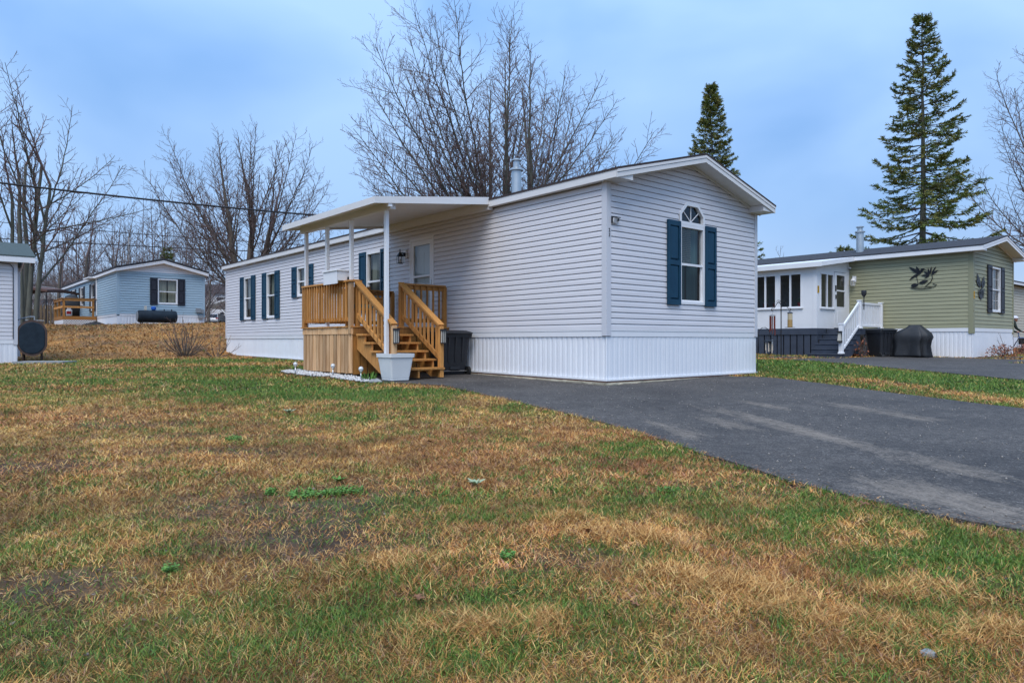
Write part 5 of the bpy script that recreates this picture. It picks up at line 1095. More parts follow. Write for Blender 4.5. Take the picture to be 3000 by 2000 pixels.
for c in np.arange(-1.2, 2.6, s_):
    for sg in (1, -1):
        # strip x = x0 + c + sg*(z-z0): clip to panel
        A = []
        for z in (z0_, z1_): A.append((x0 + c + sg * (z - z0_) + (0.7 if sg < 0 else 0), z))
        (xa, za_), (xb, zb_) = A
        t0, t1 = 0.0, 1.0; dx = xb - xa
        for lim_, sgn in ((x0, 1), (x1, -1)):
            fa_, fb_ = sgn * (xa - lim_), sgn * (xb - lim_)
            if fa_ < 0 and fb_ < 0: t1 = -1
            elif fa_ < 0: t0 = max(t0, fa_ / (fa_ - fb_))
            elif fb_ < 0: t1 = min(t1, fa_ / (fa_ - fb_))
        if t1 - t0 > 0.05: lt.beam((xa + dx * t0, YA_ - .015 - .006 * sg, za_ + (zb_ - za_) * t0), (xa + dx * t1, YA_ - .015 - .006 * sg, za_ + (zb_ - za_) * t1), .008, .036, side=(0, 1, 0))
lt.obj('lattice', M['white'], bd)
MB().box(XA + .02, -.08, YA_ + .1, YA_ + .12, 1.3, ZD - .2).obj('backing', M['black_metal'], bd)  # added black sheet, standing in for the shade behind the lattice holes
for i in range(4): MB().box(XA - .02, XA - .002, YA_, YB_, 1.40 + i * .135, 1.40 + i * .135 + .128).obj('skirt_board', M['white'], bd)
q = MB(); q.loft([ring((-1.0, 6.9), .34, .5, ZD + .001, .05), ring((-1.0, 6.9), .36, .5, ZD + .6, .08), ring((-1.0, 6.9), .34, .46, ZD + .95, .1), ring((-1.0, 6.9), .25, .36, ZD + 1.2, .12), ring((-1.0, 6.9), .1, .18, ZD + 1.28, .05)])
gb = thing('covered_grill', 'grill under a black cover on the blue home deck', 'grill', FB, (-1.0, 6.9, ZD)); q.obj('fabric_cover', M['cover'], gb, smooth=True)
tkp = thing('propane_tank', 'white propane cylinder with red label on the blue home deck', 'gas cylinder', FB, (-1.3, 5.55, ZD)); q = MB().lathe([(.12, ZD + .002), (.15, ZD + .06), (.155, ZD + .30), (.14, ZD + .36), (.08, ZD + .41), (.08, ZD + .43)], 20, (-1.3, 5.55)); q.obj('cylinder', M['white'], tkp, smooth=True)
MB().lathe([(.1, ZD + .431), (.1, ZD + .50)], 14, (-1.3, 5.55), cap=False).obj('collar', M['white'], tkp)
q = MB(); 
for i in range(8): 
    g0, g1 = -2.6 + i * .2, -2.4 + i * .2; q.quad(*[(-1.3 + .159 * math.cos(g), 5.55 + .159 * math.sin(g), ZD + z) for g, z in ((g0, .12), (g1, .12), (g1, .27), (g0, .27))])
q.obj('label_band', M['red'], tkp)
# heap of dark mulch
q = MB(); n = 26; rings = []
for j in range(7):
    t = j / 6; rings.append([(-0.55 + (1.25 * (1 - t)) * math.cos(2 * math.pi * i / n) * (1 + .15 * math.sin(i * 1.7)), 2.4 + (2.6 * (1 - t)) * math.sin(2 * math.pi * i / n) * (1 + .15 * math.sin(i * 2.3)), 1.25 + .55 * t ** .7 + RNG.uniform(-.03, .03)) for i in range(n)])
q.loft(rings); o = q.obj('mulch_heap', M['mulch'], None, lambda v: FB.w(v), smooth=True); tag(o, 'heap of dark mulch beside the blue home skirting', 'mulch heap')

# ------------------------------------------------------------------ white building at the edge with its upright oil tank
lh = thing('mobile_home', 'white sided home end with green shingle roof next to the upright oil tank', 'mobile home', FL, (0, 0, 0.05))
wall(lh, END(), 0.82, 0.127, 20, lambda z: (-7.0, -0.06), [], M['vinyl'], top=3.36)
MB().box(-0.11, 0.0, -0.026, 0.0, 0.66, 3.36).box(-0.024, 0.0, 0.0, 3.7, 0.66, 3.36).obj('corner_post', M['vinyl_post'], lh)
MB().box(-7.0, -0.112, -0.02, 0.012, 0.69, 0.815).obj('skirt_band', M['white'], lh, END()); skirting(lh, END(), -7.0, -0.02, lambda s: 0.04 + 0.0 * s, 0.69, M['skirt'], depth=0.004)
MB().box(-0.03, -0.005, 0.01, 3.7, 0.06, 0.69).obj('skirting_panel', M['skirt'], lh)
MB().tube([(-0.12, -0.035, 0.85), (-0.12, -0.035, 3.15), (-0.2, -0.035, 3.27), (-0.6, -0.035, 3.30)], 0.012, 6).obj('cable', M['cable'], lh)
MB().box(-7.0, 0.45, 0.25, 0.272, 3.33, 3.55).obj('eave_fascia', M['white'], lh, END())
P = [(-0.28, 3.51), (1.9, 4.15), (4.1, 3.51), (4.1, 3.55), (1.9, 4.19), (-0.28, 3.55)]
MB().prism(P, -7.0, 0.46, lambda p, q_, a: (a, p, q_)).obj('roof', M['shingle_green'], lh); MB().prism([(-0.26, 3.36), (1.9, 3.99), (4.0, 3.36), (4.0, 3.505), (1.9, 4.14), (-0.26, 3.505)], 0.43, 0.455, lambda p, q_, a: (a, p, q_)).obj('rake_fascia', M['white'], lh)
MB().box(-7.0, 0.42, 3.9, 3.95, 0.2, 3.5).prism([(0.0, 3.36), (3.9, 3.36), (1.95, 3.98)], -0.02, -0.002, lambda p, q_, a: (a, p, q_)).obj('rear_wall', M['vinyl_post'], lh)
MB().tube([(-1.35, 1.3, 4.03), (-0.75, 0.1, 3.68)], 0.012, 5).obj('roof_cable', M['cable'], lh)
ot = thing('oil_tank', 'upright dark oval oil tank on legs beside the white home corner', 'oil tank', FW, (-15.83, 22.9, 0.1)); ot.rotation_euler = (0, 0, R(33)); ORG[ot.name] = Vector((0, 0, 0))
def oval(y, k=1.0, n=28):
    r = []; 
    for i in range(n):
        g = 2 * math.pi * i / n; x = .40 * math.cos(g); z = .40 * math.sin(g) + math.copysign(.19, math.sin(g)) if abs(math.sin(g)) > 1e-6 else 0
        r.append((x * k, y, .78 + z * k))
    return r
MB().loft([oval(.02), oval(1.5)]).obj('tank_body', M['tank'], ot, smooth=False); MB().loft([oval(-.012, 1.015), oval(.025, 1.015)]).obj('rim', M['tank_rust'], ot); MB().loft([oval(-.03, .86), oval(-.013, .90)]).obj('end_plate', M['tank'], ot)
for x in (-.25, .25):
    for y in (.15, 1.35): MB().tube([(x, y, -.05), (x, y, .35)], .025, 8).obj('leg', M['tank_rust'], ot)
MB().beam((-.25, .15, .03), (.25, .15, .03), .03, .03).obj('leg_brace', M['tank_rust'], ot)
MB().tube([(.05, .5, 1.34), (.05, .5, 1.50), (-.1, .5, 1.50), (-.5, .6, 1.36), (-.9, .7, 1.2)], .022, 8).obj('vent_pipe', M['steel'], ot); MB().box(-.2, .32, .2, .9, 1.362, 1.375).obj('top_sheet', M['white'], ot)
o = MB().box(-0.4, 1.1, -0.35, 0.5, 0.0, 0.09).obj('paving_slab', M['rock'], None, lambda v: Frame((-15.2, 22.0), R(5), 0.05).w(v)); tag(o, 'flat grey paving slab in the grass before the upright oil tank', 'slab')

# ------------------------------------------------------------------ far places between the houses
fh = thing('house', 'distant white house with dark roof beyond the blue home', 'house', FW, (-42, 105, 3.0))
MB().box(-47.5, -34, 105, 113, 2.4, 8.0).obj('wall', M['white'], fh); MB().prism([(104.6, 8.0), (109, 9.6), (113.4, 8.0), (113.4, 7.9), (104.6, 7.9)], -48, -33, lambda p, q_, a: (a, p, q_)).obj('roof', M['shingle_dark'], fh)
for i in range(11): MB().box(-47.5, -34, 104.96, 104.995, 3.0 + i * .45, 3.0 + i * .45 + .42).obj('siding_board', M['white'], fh)
w_ = MB().box(-43.9, -42.7, 104.9, 104.955, 5.8, 7.3).obj('window', M['darkglass'], fh); MB().box(-44.6, -43.95, 104.9, 104.955, 5.75, 7.35).obj('shutter', M['dark_shutter'], fh)
cp = thing('carport', 'white carport and low wing in front of the distant white house', 'carport', FW, (-40, 95, 2.6))
MB().hexa([(-42.4, 94, 5.2), (-36.0, 90, 6.3), (-34.0, 96, 6.3), (-40.4, 100, 5.2), (-42.4, 94, 5.42), (-36.0, 90, 6.55), (-34.0, 96, 6.55), (-40.4, 100, 5.42)]).obj('roof', M['white'], cp)
MB().box(-43.0, -37.6, 100.5, 101, 2.4, 5.3).obj('wall', M['white'], cp); MB().box(-37.55, -35, 97, 97.3, 2.4, 6.0).obj('side_wall', M['curtain_cream'], cp)
for x in (-42.2, -41.3, -39.6, -38.5): MB().box(x, x + .5, 100.4, 100.49, 3.6, 4.9).obj('window', M['dark_shutter'], cp)
MB().box(-37.0, -36.3, 96.9, 96.99, 4.2, 5.6).obj('window', M['darkglass'], cp); MB().box(-38.0, -37.8, 95, 95.2, 2.5, 5.9).obj('post', M['white'], cp)
pad = MB().add([(-43, 88, float(gz(-43, 88)) + .05), (-33, 84, float(gz(-33, 84)) + .05), (-33, 98, float(gz(-33, 98)) + .05), (-43, 101, float(gz(-43, 101)) + .05)], [(0, 1, 2, 3)]).obj('concrete_pad', M['concrete'], None); tag(pad, 'pale concrete parking pad by the distant white house', kind='structure')
car = thing('parked_car', 'silver parked car seen from behind beside the blue home', 'car', FW, (-39.9, 92, float(gz(-39.9, 92)) + 0.05)); ORG[car.name] = Vector((0, 0, 0))
q = MB(); sec = [(0.0, .93, .30, .75), (0.10, .95, .28, .98), (.6, .95, .28, 1.02), (3.4, .95, .28, 1.0), (4.5, .88, .30, .82)]
q.loft([[(-w * .9, y, a), (w * .9, y, a), (w, y, (a + b) / 2), (w * .94, y, b), (-w * .94, y, b), (-w, y, (a + b) / 2)] for y, w, a, b in sec]); q.obj('body', M['car'], car)
MB().loft([[(-.86, y0, .985), (.86, y0, .985), (w, y1, z), (-w, y1, z)] for y0, y1, w, z in ((.12, .12, .86, 1.0), (.12, .55, .66, 1.55), (2.9, 2.2, .66, 1.6), (3.4, 3.4, .86, 1.0))]).obj('cabin', M['car'], car)
MB().hexa([(-.78, .10, 1.05), (.78, .10, 1.05), (.80, .2, 1.05), (-.80, .2, 1.05), (-.64, .47, 1.46), (.64, .47, 1.46), (.64, .57, 1.46), (-.64, .57, 1.46)]).obj('rear_window', M['darkglass'], car)
for s_ in (-1, 1): MB().box(min(s_ * .62, s_ * .95), max(s_ * .62, s_ * .95), -.02, .12, .86, .98).obj('tail_light', M['red'], car)
MB().box(-.9, .9, -.05, .1, .28, .48).obj('bumper', M['black_plastic'], car); MB().box(-.18, .18, -.02, .02, .66, .78).obj('number_plate', M['white'], car)
for s_ in (-1, 1):
    for y in (.75, 3.6): MB().tube([(s_ * .72, y, .33), (s_ * .94, y, .33)], .33, 14).obj('wheel', M['tyre'], car)

fn = thing('picket_fence', 'weathered picket fence under the trees behind the upright tank', 'fence', FW, (-32.5, 47, 2))
for i in range(22): x = -34.8 + i * .22; zz = float(gz(x, 47)); MB().prism([(x, zz), (x + .12, zz), (x + .12, zz + 1.25 + .1 * ((i * 7) % 3)), (x + .06, zz + 1.4), (x, zz + 1.3)], 46.98, 47.01, lambda p, q_, a: (p, a, q_)).obj('picket', M['wood_old'], fn)
for z in (.4, 1.0): MB().box(-34.8, -29.9, 47.011, 47.05, float(gz(-32, 47)) + z, float(gz(-32, 47)) + z + .09).obj('rail', M['wood_old'], fn)
gzb = thing('canopy_frame', 'garden canopy frame with a sagging brown top under the trees', 'canopy', FW, (-28.5, 41, 1.7)); zz = float(gz(-28.5, 41))
q = MB(); q.loft([[( -30.2 + i * .31, y, zz + 2.05 + .18 * math.sin(math.pi * i / 11) + dz) for i in range(12)] + [(-30.2 + i * .31, y, zz + 1.92 + .18 * math.sin(math.pi * i / 11) + dz) for i in range(11, -1, -1)] for y, dz in ((40, 0), (41.5, .12), (43, 0))]); q.obj('canvas_top', M['frame_brown'], gzb)
for x in (-30.1, -26.9):
    for y in (40.1, 42.9): MB().tube([(x, y, zz - .1), (x, y, zz + 1.95)], .03, 6).obj('pole', M['black_metal'], gzb)
shd = thing('garden_shed', 'small white garden shed among the bare trees', 'shed', FW, (-38, 56, 2)); zz = float(gz(-38, 56))
MB().box(-39.6, -36.6, 56, 59, zz - .1, zz + 2.2).obj('wall', M['white'], shd); MB().prism([(-40, zz + 2.1), (-38.1, zz + 3.2), (-36.2, zz + 2.1)], 55.7, 59.3, lambda p, q_, a: (p, a, q_)).obj('roof', M['rock'], shd)
MB().box(-38.5, -37.7, 55.96, 55.99, zz, zz + 1.9).obj('door', M['grey_box'], shd)

# ------------------------------------------------------------------ overhead cables
def cable(label, p, q, r, sag, n=24, name='power_cable'):
    pts = [Vector(p).lerp(Vector(q), t) - Vector((0, 0, sag * 4 * t * (1 - t))) for t in [i / n for i in range(n + 1)]]
    o = MB().tube(pts, r, 6).obj(name, M['cable'], None, smooth=True); tag(o, label, 'cable'); return o
pe = FH.w((0.2, 8.0, 3.72))
cable('thick black service cable running to the roof edge behind the awning', (-13.5, 13.3, 4.28), (pe.x, pe.y, 3.95), 0.021, 0.10)
cable('thin upper utility wire crossing the bare trees', (-40, 44, 9.05), (-8, 47, 6.95), 0.022, .25, name='utility_wire'); cable('thin middle utility wire above the blue home roof', (-40, 42, 7.55), (-6, 46, 6.35), 0.028, .2, name='utility_wire'); cable('thin lower utility wire just over the blue home ridge', (-40, 50, 6.9), (-6, 54, 6.6), 0.016, .2, name='utility_wire')

# ------------------------------------------------------------------ trees
UP = np.array([0, 0, 1.0])
def unit(v): return v / (np.linalg.norm(v) + 1e-9)
class Plant:
    """collects branch polylines in bins of equal length and turns each bin into tubes at once"""
    def __init__(s): s.b = {}
    def add(s, pts, rad, sides): s.b.setdefault((len(pts), sides), []).append((pts, rad))
    def mesh(s):
        VV, QQ, off = [], [], 0
        for (n, k), L_ in s.b.items():
            P = np.array([p for p, r in L_]); Rr = np.array([r for p, r in L_]); N = len(P)
            T = np.empty_like(P); T[:, 1:-1] = P[:, 2:] - P[:, :-2]; T[:, 0] = P[:, 1] - P[:, 0]; T[:, -1] = P[:, -1] - P[:, -2]
            T /= np.linalg.norm(T, axis=2, keepdims=True) + 1e-9
            ref = np.where(np.abs(T[:, :1, 2:]) > 0.9, np.array([[[1.0, 0.1, 0]]]), np.array([[[0.05, 0.1, 1.0]]]))
            A = np.cross(T, np.broadcast_to(ref, T.shape)); A /= np.linalg.norm(A, axis=2, keepdims=True) + 1e-9; B = np.cross(T, A)
            g = np.arange(k) * 2 * math.pi / k
            V = P[:, :, None] + (A[:, :, None] * np.cos(g)[None, None, :, None] + B[:, :, None] * np.sin(g)[None, None, :, None]) * Rr[:, :, None, None]
            idx = (np.arange(N)[:, None, None] * n + np.arange(n - 1)[None, :, None]) * k; kk_ = np.arange(k)[None, None]; k2 = (np.arange(k) + 1)[None, None] % k
            Q = np.stack([idx + kk_, idx + k2, idx + k + k2, idx + k + kk_], -1).reshape(-1, 4) + off
            VV.append(V.reshape(-1, 3)); QQ.append(Q); off += N * n * k
        return np.concatenate(VV), np.concatenate(QQ)
def limb_curve(p0, p1, bow, n, rng, wob=0.02):
    """curve from p0 to p1 that leaves low and turns up toward its tip"""
    p0, p1 = np.array(p0, float), np.array(p1, float); d = p1 - p0; L_ = np.linalg.norm(d)
    out_ = np.array([d[0], d[1], 0]); c = (p0 + p1) / 2 + out_ * bow - UP * 0.25 * bow * L_
    t = np.linspace(0, 1, n)[:, None]; P = (1 - t) ** 2 * p0 + 2 * t * (1 - t) * c + t ** 2 * p1
    w_ = np.cumsum(rng.normal(0, wob * L_ / n ** .5, (n, 3)), 0); w_ -= w_ * (t * 0) ; w_[0] = 0
    return P + w_ * np.minimum(1, t * 4)
def sub(pl, P, Rr, L_, lvl, rng, cfg):
    n = len(P); cum = np.concatenate([[0], np.cumsum(np.linalg.norm(np.diff(P, axis=0), axis=1))]); tot = cum[-1]
    num = max(2, int(cfg['den'][lvl] * tot)); a0 = rng.uniform(0, 6.3)
    for i in range(num):
        t = cfg['t0'][lvl] + (0.98 - cfg['t0'][lvl]) * (i + rng.uniform(0.1, 0.9)) / num
        s_ = t * tot; j = min(n - 2, np.searchsorted(cum, s_) - 1 if s_ > 0 else 0); j = max(j, 0); f_ = (s_ - cum[j]) / (cum[j + 1] - cum[j] + 1e-9)
        p = P[j] * (1 - f_) + P[j + 1] * f_; tan = unit(P[j + 1] - P[j]); r = Rr[j] * (1 - f_) + Rr[j + 1] * f_
        a0 += 2.4 + rng.normal(0, 0.5); u = unit(np.cross(tan, UP + 0.01)); v = np.cross(tan, u)
        an = R(cfg['ang'][lvl]) * rng.uniform(0.7, 1.25)
        d = unit(tan * math.cos(an) + (u * math.cos(a0) + v * math.sin(a0)) * math.sin(an))
        ln = L_ * cfg['len'][lvl] * (1.0 - cfg['tap'] * t) * rng.uniform(0.6, 1.2)
        if ln < 0.12: continue
        m = cfg['seg'][lvl]; pts = np.empty((m + 1, 3)); pts[0] = p; q = p.copy(); st_ = ln / m
        for k in range(m):
            d = unit(d + UP * cfg['up'][lvl] / m * 2 + rng.normal(0, cfg['wob'], 3)); q = q + d * st_; pts[k + 1] = q
        r0 = min(r * 0.75, cfg['rad'][lvl] * (ln / (L_ * cfg['len'][lvl]) + .3)); rr = np.linspace(r0, max(cfg['rmin'], r0 * 0.35), m + 1)
        pl.add(pts, rr, cfg['side'][lvl])
        if lvl + 1 < len(cfg['den']): sub(pl, pts, rr, ln, lvl + 1, rng, cfg)
CFG = dict(den=[4.2, 4.0, 3.8], t0=[0.14, 0.10, 0.08], ang=[44, 44, 46], len=[0.205, 0.50, 0.52], tap=0.42, seg=[6, 4, 2], up=[0.13, 0.16, 0.24], wob=0.09, rad=[0.020, 0.011, 0.008], rmin=0.0065, side=[4, 3, 3])
def bare_tree(label, base, tips, forks, r_trunk, seed, cfg=CFG, bark='bark', twig='twig', group=None, name='bare_tree', trunks=None, bow=0.10, low=0.35, shrink=0.95, vs=0.95, extra=2):
    """trunks run from the base; each carries its share of limbs, low ones forking first, the highest going on from the top"""
    rng = np.random.default_rng(seed); base = np.array(base, float)
    t = thing(name, label, 'tree', FW, tuple(base), group); ORG[t.name] = Vector((0, 0, 0))
    tr, cr = Plant(), Plant()
    c0 = np.mean([np.array(tp[1]) for tp in trunks], 0); tips = [c0 + (np.array(q, float) - c0) * (shrink * np.array([1, 1, vs])) for q in tips]; share = [[] for _ in trunks]
    cap_ = math.ceil(len(tips) / len(trunks)) + extra
    for tip in sorted(tips, key=lambda q: -q[2]):
        c = [(np.linalg.norm((tip - np.array(tp[1]))[:2]) + (100 if len(share[k]) >= cap_ else 0) + rng.uniform(0, .8), k) for k, tp in enumerate(trunks)]; share[min(c)[1]].append(tip)
    for k, tp in enumerate(trunks):
        tp = np.array(tp, float); n = 16; tt = np.linspace(0, 1, n)[:, None]; P = tp[0] * (1 - tt) + tp[1] * tt + np.cumsum(rng.normal(0, 0.025, (n, 3)), 0) * tt
        rr = np.linspace(r_trunk, r_trunk * 0.48, n); rr[0] *= 1.3; tr.add(P, rr, 10)
        me_ = sorted(share[k], key=lambda q: math.atan2(q[2] - tp[1][2], np.linalg.norm((q - tp[1])[:2]) + .1)); m_ = len(me_)
        for i, tip in enumerate(me_):
            f_ = 1.0 if i == m_ - 1 else low + (1 - low) * (i + rng.uniform(0, .8)) / max(1, m_)
            j = min(n - 1, int(f_ * (n - 1))); p0, r0 = P[j], rr[j]; L_ = np.linalg.norm(tip - p0); m = 16
            C_ = limb_curve(p0, tip, bow * rng.uniform(.4, 1.5), m, rng, .012); r1 = r0 if i == m_ - 1 else min(r0 * .66, 0.0065 * L_ + .012)
            r_ = r1 + (0.010 - r1) * np.linspace(0, 1, m) ** .75; (tr if L_ > 4.5 else cr).add(C_, r_, 6); sub(cr, C_, r_, L_, 0, rng, cfg)
    V, Q = tr.mesh(); np_mesh('trunk', V - base, quads=Q, m=M[bark], parent=t, smooth=True)
    V, Q = cr.mesh(); np_mesh('crown', V - base, quads=Q, m=M[twig], parent=t, smooth=True)['kind'] = 'stuff'
    return t
def px(u, v, Y): return ((u - 1500) / 2034 * Y, Y, EYE - (v - 998) / 2034 * Y)
def tips_at(lst, Y, dep, seed):
    rng = np.random.default_rng(seed); o = []
    for u, v in lst:
        d = rng.uniform(-dep, dep); a = px(u, v, Y); o.append((a[0], Y + d, a[2])); 
    return o
def fan(base, h0, h, rad, n, seed, flat=1.0):
    """tips spread over a rounded crown"""
    rng = np.random.default_rng(seed); o = []
    for i in range(n):
        z = 1 - (i + .5) / n; el = math.asin(max(-.15, min(1, 1.12 * z - .12))); az = i * 2.39996 + rng.normal(0, .25)
        k = rng.uniform(.85, 1.05); o.append((base[0] + rad * math.cos(el) * math.cos(az) * k, base[1] + rad * math.cos(el) * math.sin(az) * k * flat, base[2] + h0 + (h - h0) * max(0.05, math.sin(el)) * k))
    return o
# big maple behind the grey home
Y = 32.0; b0 = px(1500, 0, Y); bz = float(gz(0, Y))
T1 = tips_at([(1060, 480), (1045, 340), (1078, 270), (1110, 215), (1155, 160), (1205, 120), (1215, 60), (1270, 80), (1345, 18), (1420, 40), (1470, 25), (1500, 8), (1560, 48), (1612, 25), (1660, 90), (1700, 118), (1752, 172), (1800, 225), (1815, 320), (1850, 430), (1805, 470), (1765, 400), (1150, 300), (1250, 220), (1390, 150), (1540, 140), (1640, 200), (1700, 300), (1170, 500), (1110, 420), (1760, 520), (1320, 110), (1440, 160), (1590, 260), (1130, 560), (1210, 600), (1250, 480), (1330, 380), (1290, 300), (1400, 330), (1520, 280), (1600, 380), (1660, 420), (1720, 440), (1700, 560), (1220, 350), (1180, 420), (1560, 200), (1490, 120), (1780, 300), (1800, 560), (1530, 70)], Y, 4.2, 5)
bare_tree('huge bare maple fanning out above the grey home roof', (b0[0], Y, bz), T1, 4, 0.27, 21, trunks=[((b0[0] - .3, Y, bz), px(1484, 540, Y)), ((b0[0] + .25, Y + .2, bz), px(1555, 520, Y + .4)), ((b0[0] - .5, Y + .3, bz), px(1440, 665, Y)), ((b0[0] - .1, Y - .3, bz), px(1470, 640, Y - .8)), ((b0[0] + .4, Y - .2, bz), px(1560, 665, Y))], low=.45, extra=9, shrink=1.04, vs=.80, bark='bark_green')
# maple behind the far end of the grey home
Y = 41.0; bz = float(gz(-15.5, Y)); b0 = px(720, 0, Y)
T2 = tips_at([(440, 500), (465, 430), (510, 395), (555, 372), (600, 385), (650, 368), (700, 372), (755, 368), (800, 385), (850, 385), (905, 395), (950, 430), (985, 530), (1005, 570), (450, 560), (480, 620), (930, 560), (560, 470), (680, 450), (820, 450), (900, 500), (520, 560), (430, 650), (760, 520), (620, 560), (880, 600), (500, 440), (540, 480), (590, 430), (640, 460), (700, 430), (740, 410), (790, 440), (840, 420), (880, 450), (930, 480), (580, 600), (660, 540), (720, 560), (830, 540), (960, 600), (470, 540)], Y, 4.2, 8)
bare_tree('round bare maple behind the far end of the grey home', (b0[0], Y, bz), T2, 4, 0.27, 31, trunks=[((b0[0], Y, bz), px(742, 640, Y)), ((b0[0] - .3, Y + .2, bz), px(675, 690, Y)), ((b0[0] + .4, Y, bz), px(790, 680, Y + .5))], low=.3, bow=0.12)
# tall clump at the picture edge
Y = 31.0; bz = float(gz(-21.7, Y)); b0 = px(70, 0, Y)
T3 = tips_at([(-60, 300), (-20, 250), (20, 215), (60, 200), (95, 235), (130, 220), (165, 260), (190, 330), (230, 400), (270, 440), (285, 520), (240, 480), (175, 430), (120, 330), (60, 330), (10, 360), (-60, 420), (350, 560), (330, 600), (200, 560), (-40, 540), (90, 420), (260, 590)], Y, 4.0, 12)
bare_tree('tall many stemmed bare tree rising behind the white home end', (b0[0], Y, bz), T3, 5, 0.12, 41, trunks=[((b0[0] - .1, Y, bz), px(62, 520, Y)), ((b0[0] + .15, Y, bz), px(110, 480, Y)), ((b0[0] + .3, Y + .2, bz), px(150, 540, Y)), ((b0[0] - .4, Y, bz), px(25, 560, Y)), ((b0[0] - .2, Y + .5, bz), px(75, 470, Y + 1))], bark='bark_green')
# tree leaning in at the other edge
Y = 38.0; bz = 0.6; b0 = px(3140, 0, Y)
T4 = tips_at([(2875, 480), (2900, 560), (2890, 620), (2960, 460), (2955, 300), (2975, 220), (2990, 120), (3050, 80), (3120, 40), (3200, 60), (3300, 200), (3360, 380), (3060, 240), (2985, 360), (2930, 650), (3240, 150)], Y, 4, 14)
bare_tree('bare tree reaching in above the roof of the green home', (b0[0], Y, bz), T4, 4, 0.22, 51, trunks=[((b0[0], Y, bz), px(3130, 520, Y)), ((b0[0] + .3, Y, bz), px(3200, 500, Y))], twig='twig', bow=.2)
CS = dict(CFG, den=[1.8, 3.2, 3.5], t0=[.2, .15, .1], ang=[45, 46, 46], len=[.36, .45, .45], seg=[5, 3, 2], up=[.35, .35, .35], rad=[.03, .017, .012], side=[4, 3, 3], rmin=.010)
def sapling(label, u, v_top, Y, rad, seed, n=10, bark='bark', twig='twig', rt=.14, fork=None):
    X = (u - 1500) / 2034 * Y; bz = float(gz(X, Y)); H_ = px(u, v_top, Y)[2] - bz
    fk = fork or .35
    return bare_tree(label, (X, Y, bz), fan((X, Y, bz), H_ * fk, H_, rad, n, seed), 5, rt, seed, cfg=CS, bark=bark, twig=twig, trunks=[((X, Y, bz), (X + .15, Y, bz + H_ * (fk + .2)))], group=None)
sapling('dark forked tree with a few clinging leaves beside the blue home roof', 249, 590, 52, 3.4, 61, 13, rt=.2)
sapling('slim bare tree standing behind the blue home ridge', 335, 612, 54, 2.3, 62, 9)
sapling('pale slender birch behind the blue home', 372, 590, 60, 1.9, 63, 10, 'birch', 'twig_grey', .12, .5)
sapling('thin bare tree between the upright tank and blue home', 170, 640, 50, 2.4, 64, 9)
sapling('small bare tree rising left of the maple behind the blue home window', 440, 690, 48, 2.2, 65, 9)
sapling('bushy reddish sapling over the distant white house roof', 610, 720, 62, 3.2, 66, 10)
sapling('grey bare tree top showing beyond the awning', 1120, 535, 75, 3.2, 67, 12, twig='twig_grey')
sapling('pale bare tree far beyond the green home roof', 2270, 700, 78, 2.6, 68, 9, twig='twig_grey')
sapling('far bare bushy tree beside the pale tree over the sunroom roof', 2385, 725, 85, 3.0, 69, 9, twig='twig')
sapling('faint bare treetop over the middle of the green home roof', 2360, 735, 95, 3.2, 70, 9, twig='twig_grey')
# bare shrubs
CB = dict(CFG, den=[2.4, 4.5, 6.0], t0=[.2, .15, .1], ang=[30, 38, 40], len=[.42, .45, .45], tap=.45, seg=[5, 4, 3], up=[.35, .3, .3], rad=[.010, .006, .004], rmin=.0035, side=[4, 3, 3], wob=.08)
def shrub(label, X, Y, h, rad, n, seed, twig='twig', cfg=CB, name='bare_shrub', r0=.018):
    rng = np.random.default_rng(seed); bz = float(gz(X, Y)); t = thing(name, label, 'shrub', FW, (X, Y, bz)); ORG[t.name] = Vector((0, 0, 0)); s1, s2 = Plant(), Plant()
    for i in range(n):
        a = i * 2.4; k = math.sqrt((i + .5) / n); tip = np.array([rad * k * math.cos(a), rad * k * math.sin(a), h * (1.05 - .55 * k * k) * rng.uniform(.75, 1.05)])
        P = limb_curve((.06 * math.cos(a), .06 * math.sin(a), -.03), tip, .18, 8, rng, .03); rr = np.linspace(r0, .004, 8); s1.add(P, rr, 5); sub(s2, P, rr, np.linalg.norm(tip), 0, rng, cfg)
    V, Q = s1.mesh(); np_mesh('stems', V, quads=Q, m=M['bark'], parent=t, smooth=True); V, Q = s2.mesh(); np_mesh('twigs', V, quads=Q, m=M[twig], parent=t, smooth=True)['kind'] = 'stuff'; return t
shrub('large bare shrub at the foot of the bank', -12.2, 25.9, 1.4, 1.0, 30, 81, r0=.02)
shrub('small bare twiggy shrub by the far corner of the grey home', -10.75, 25.2, .85, .9, 9, 82)
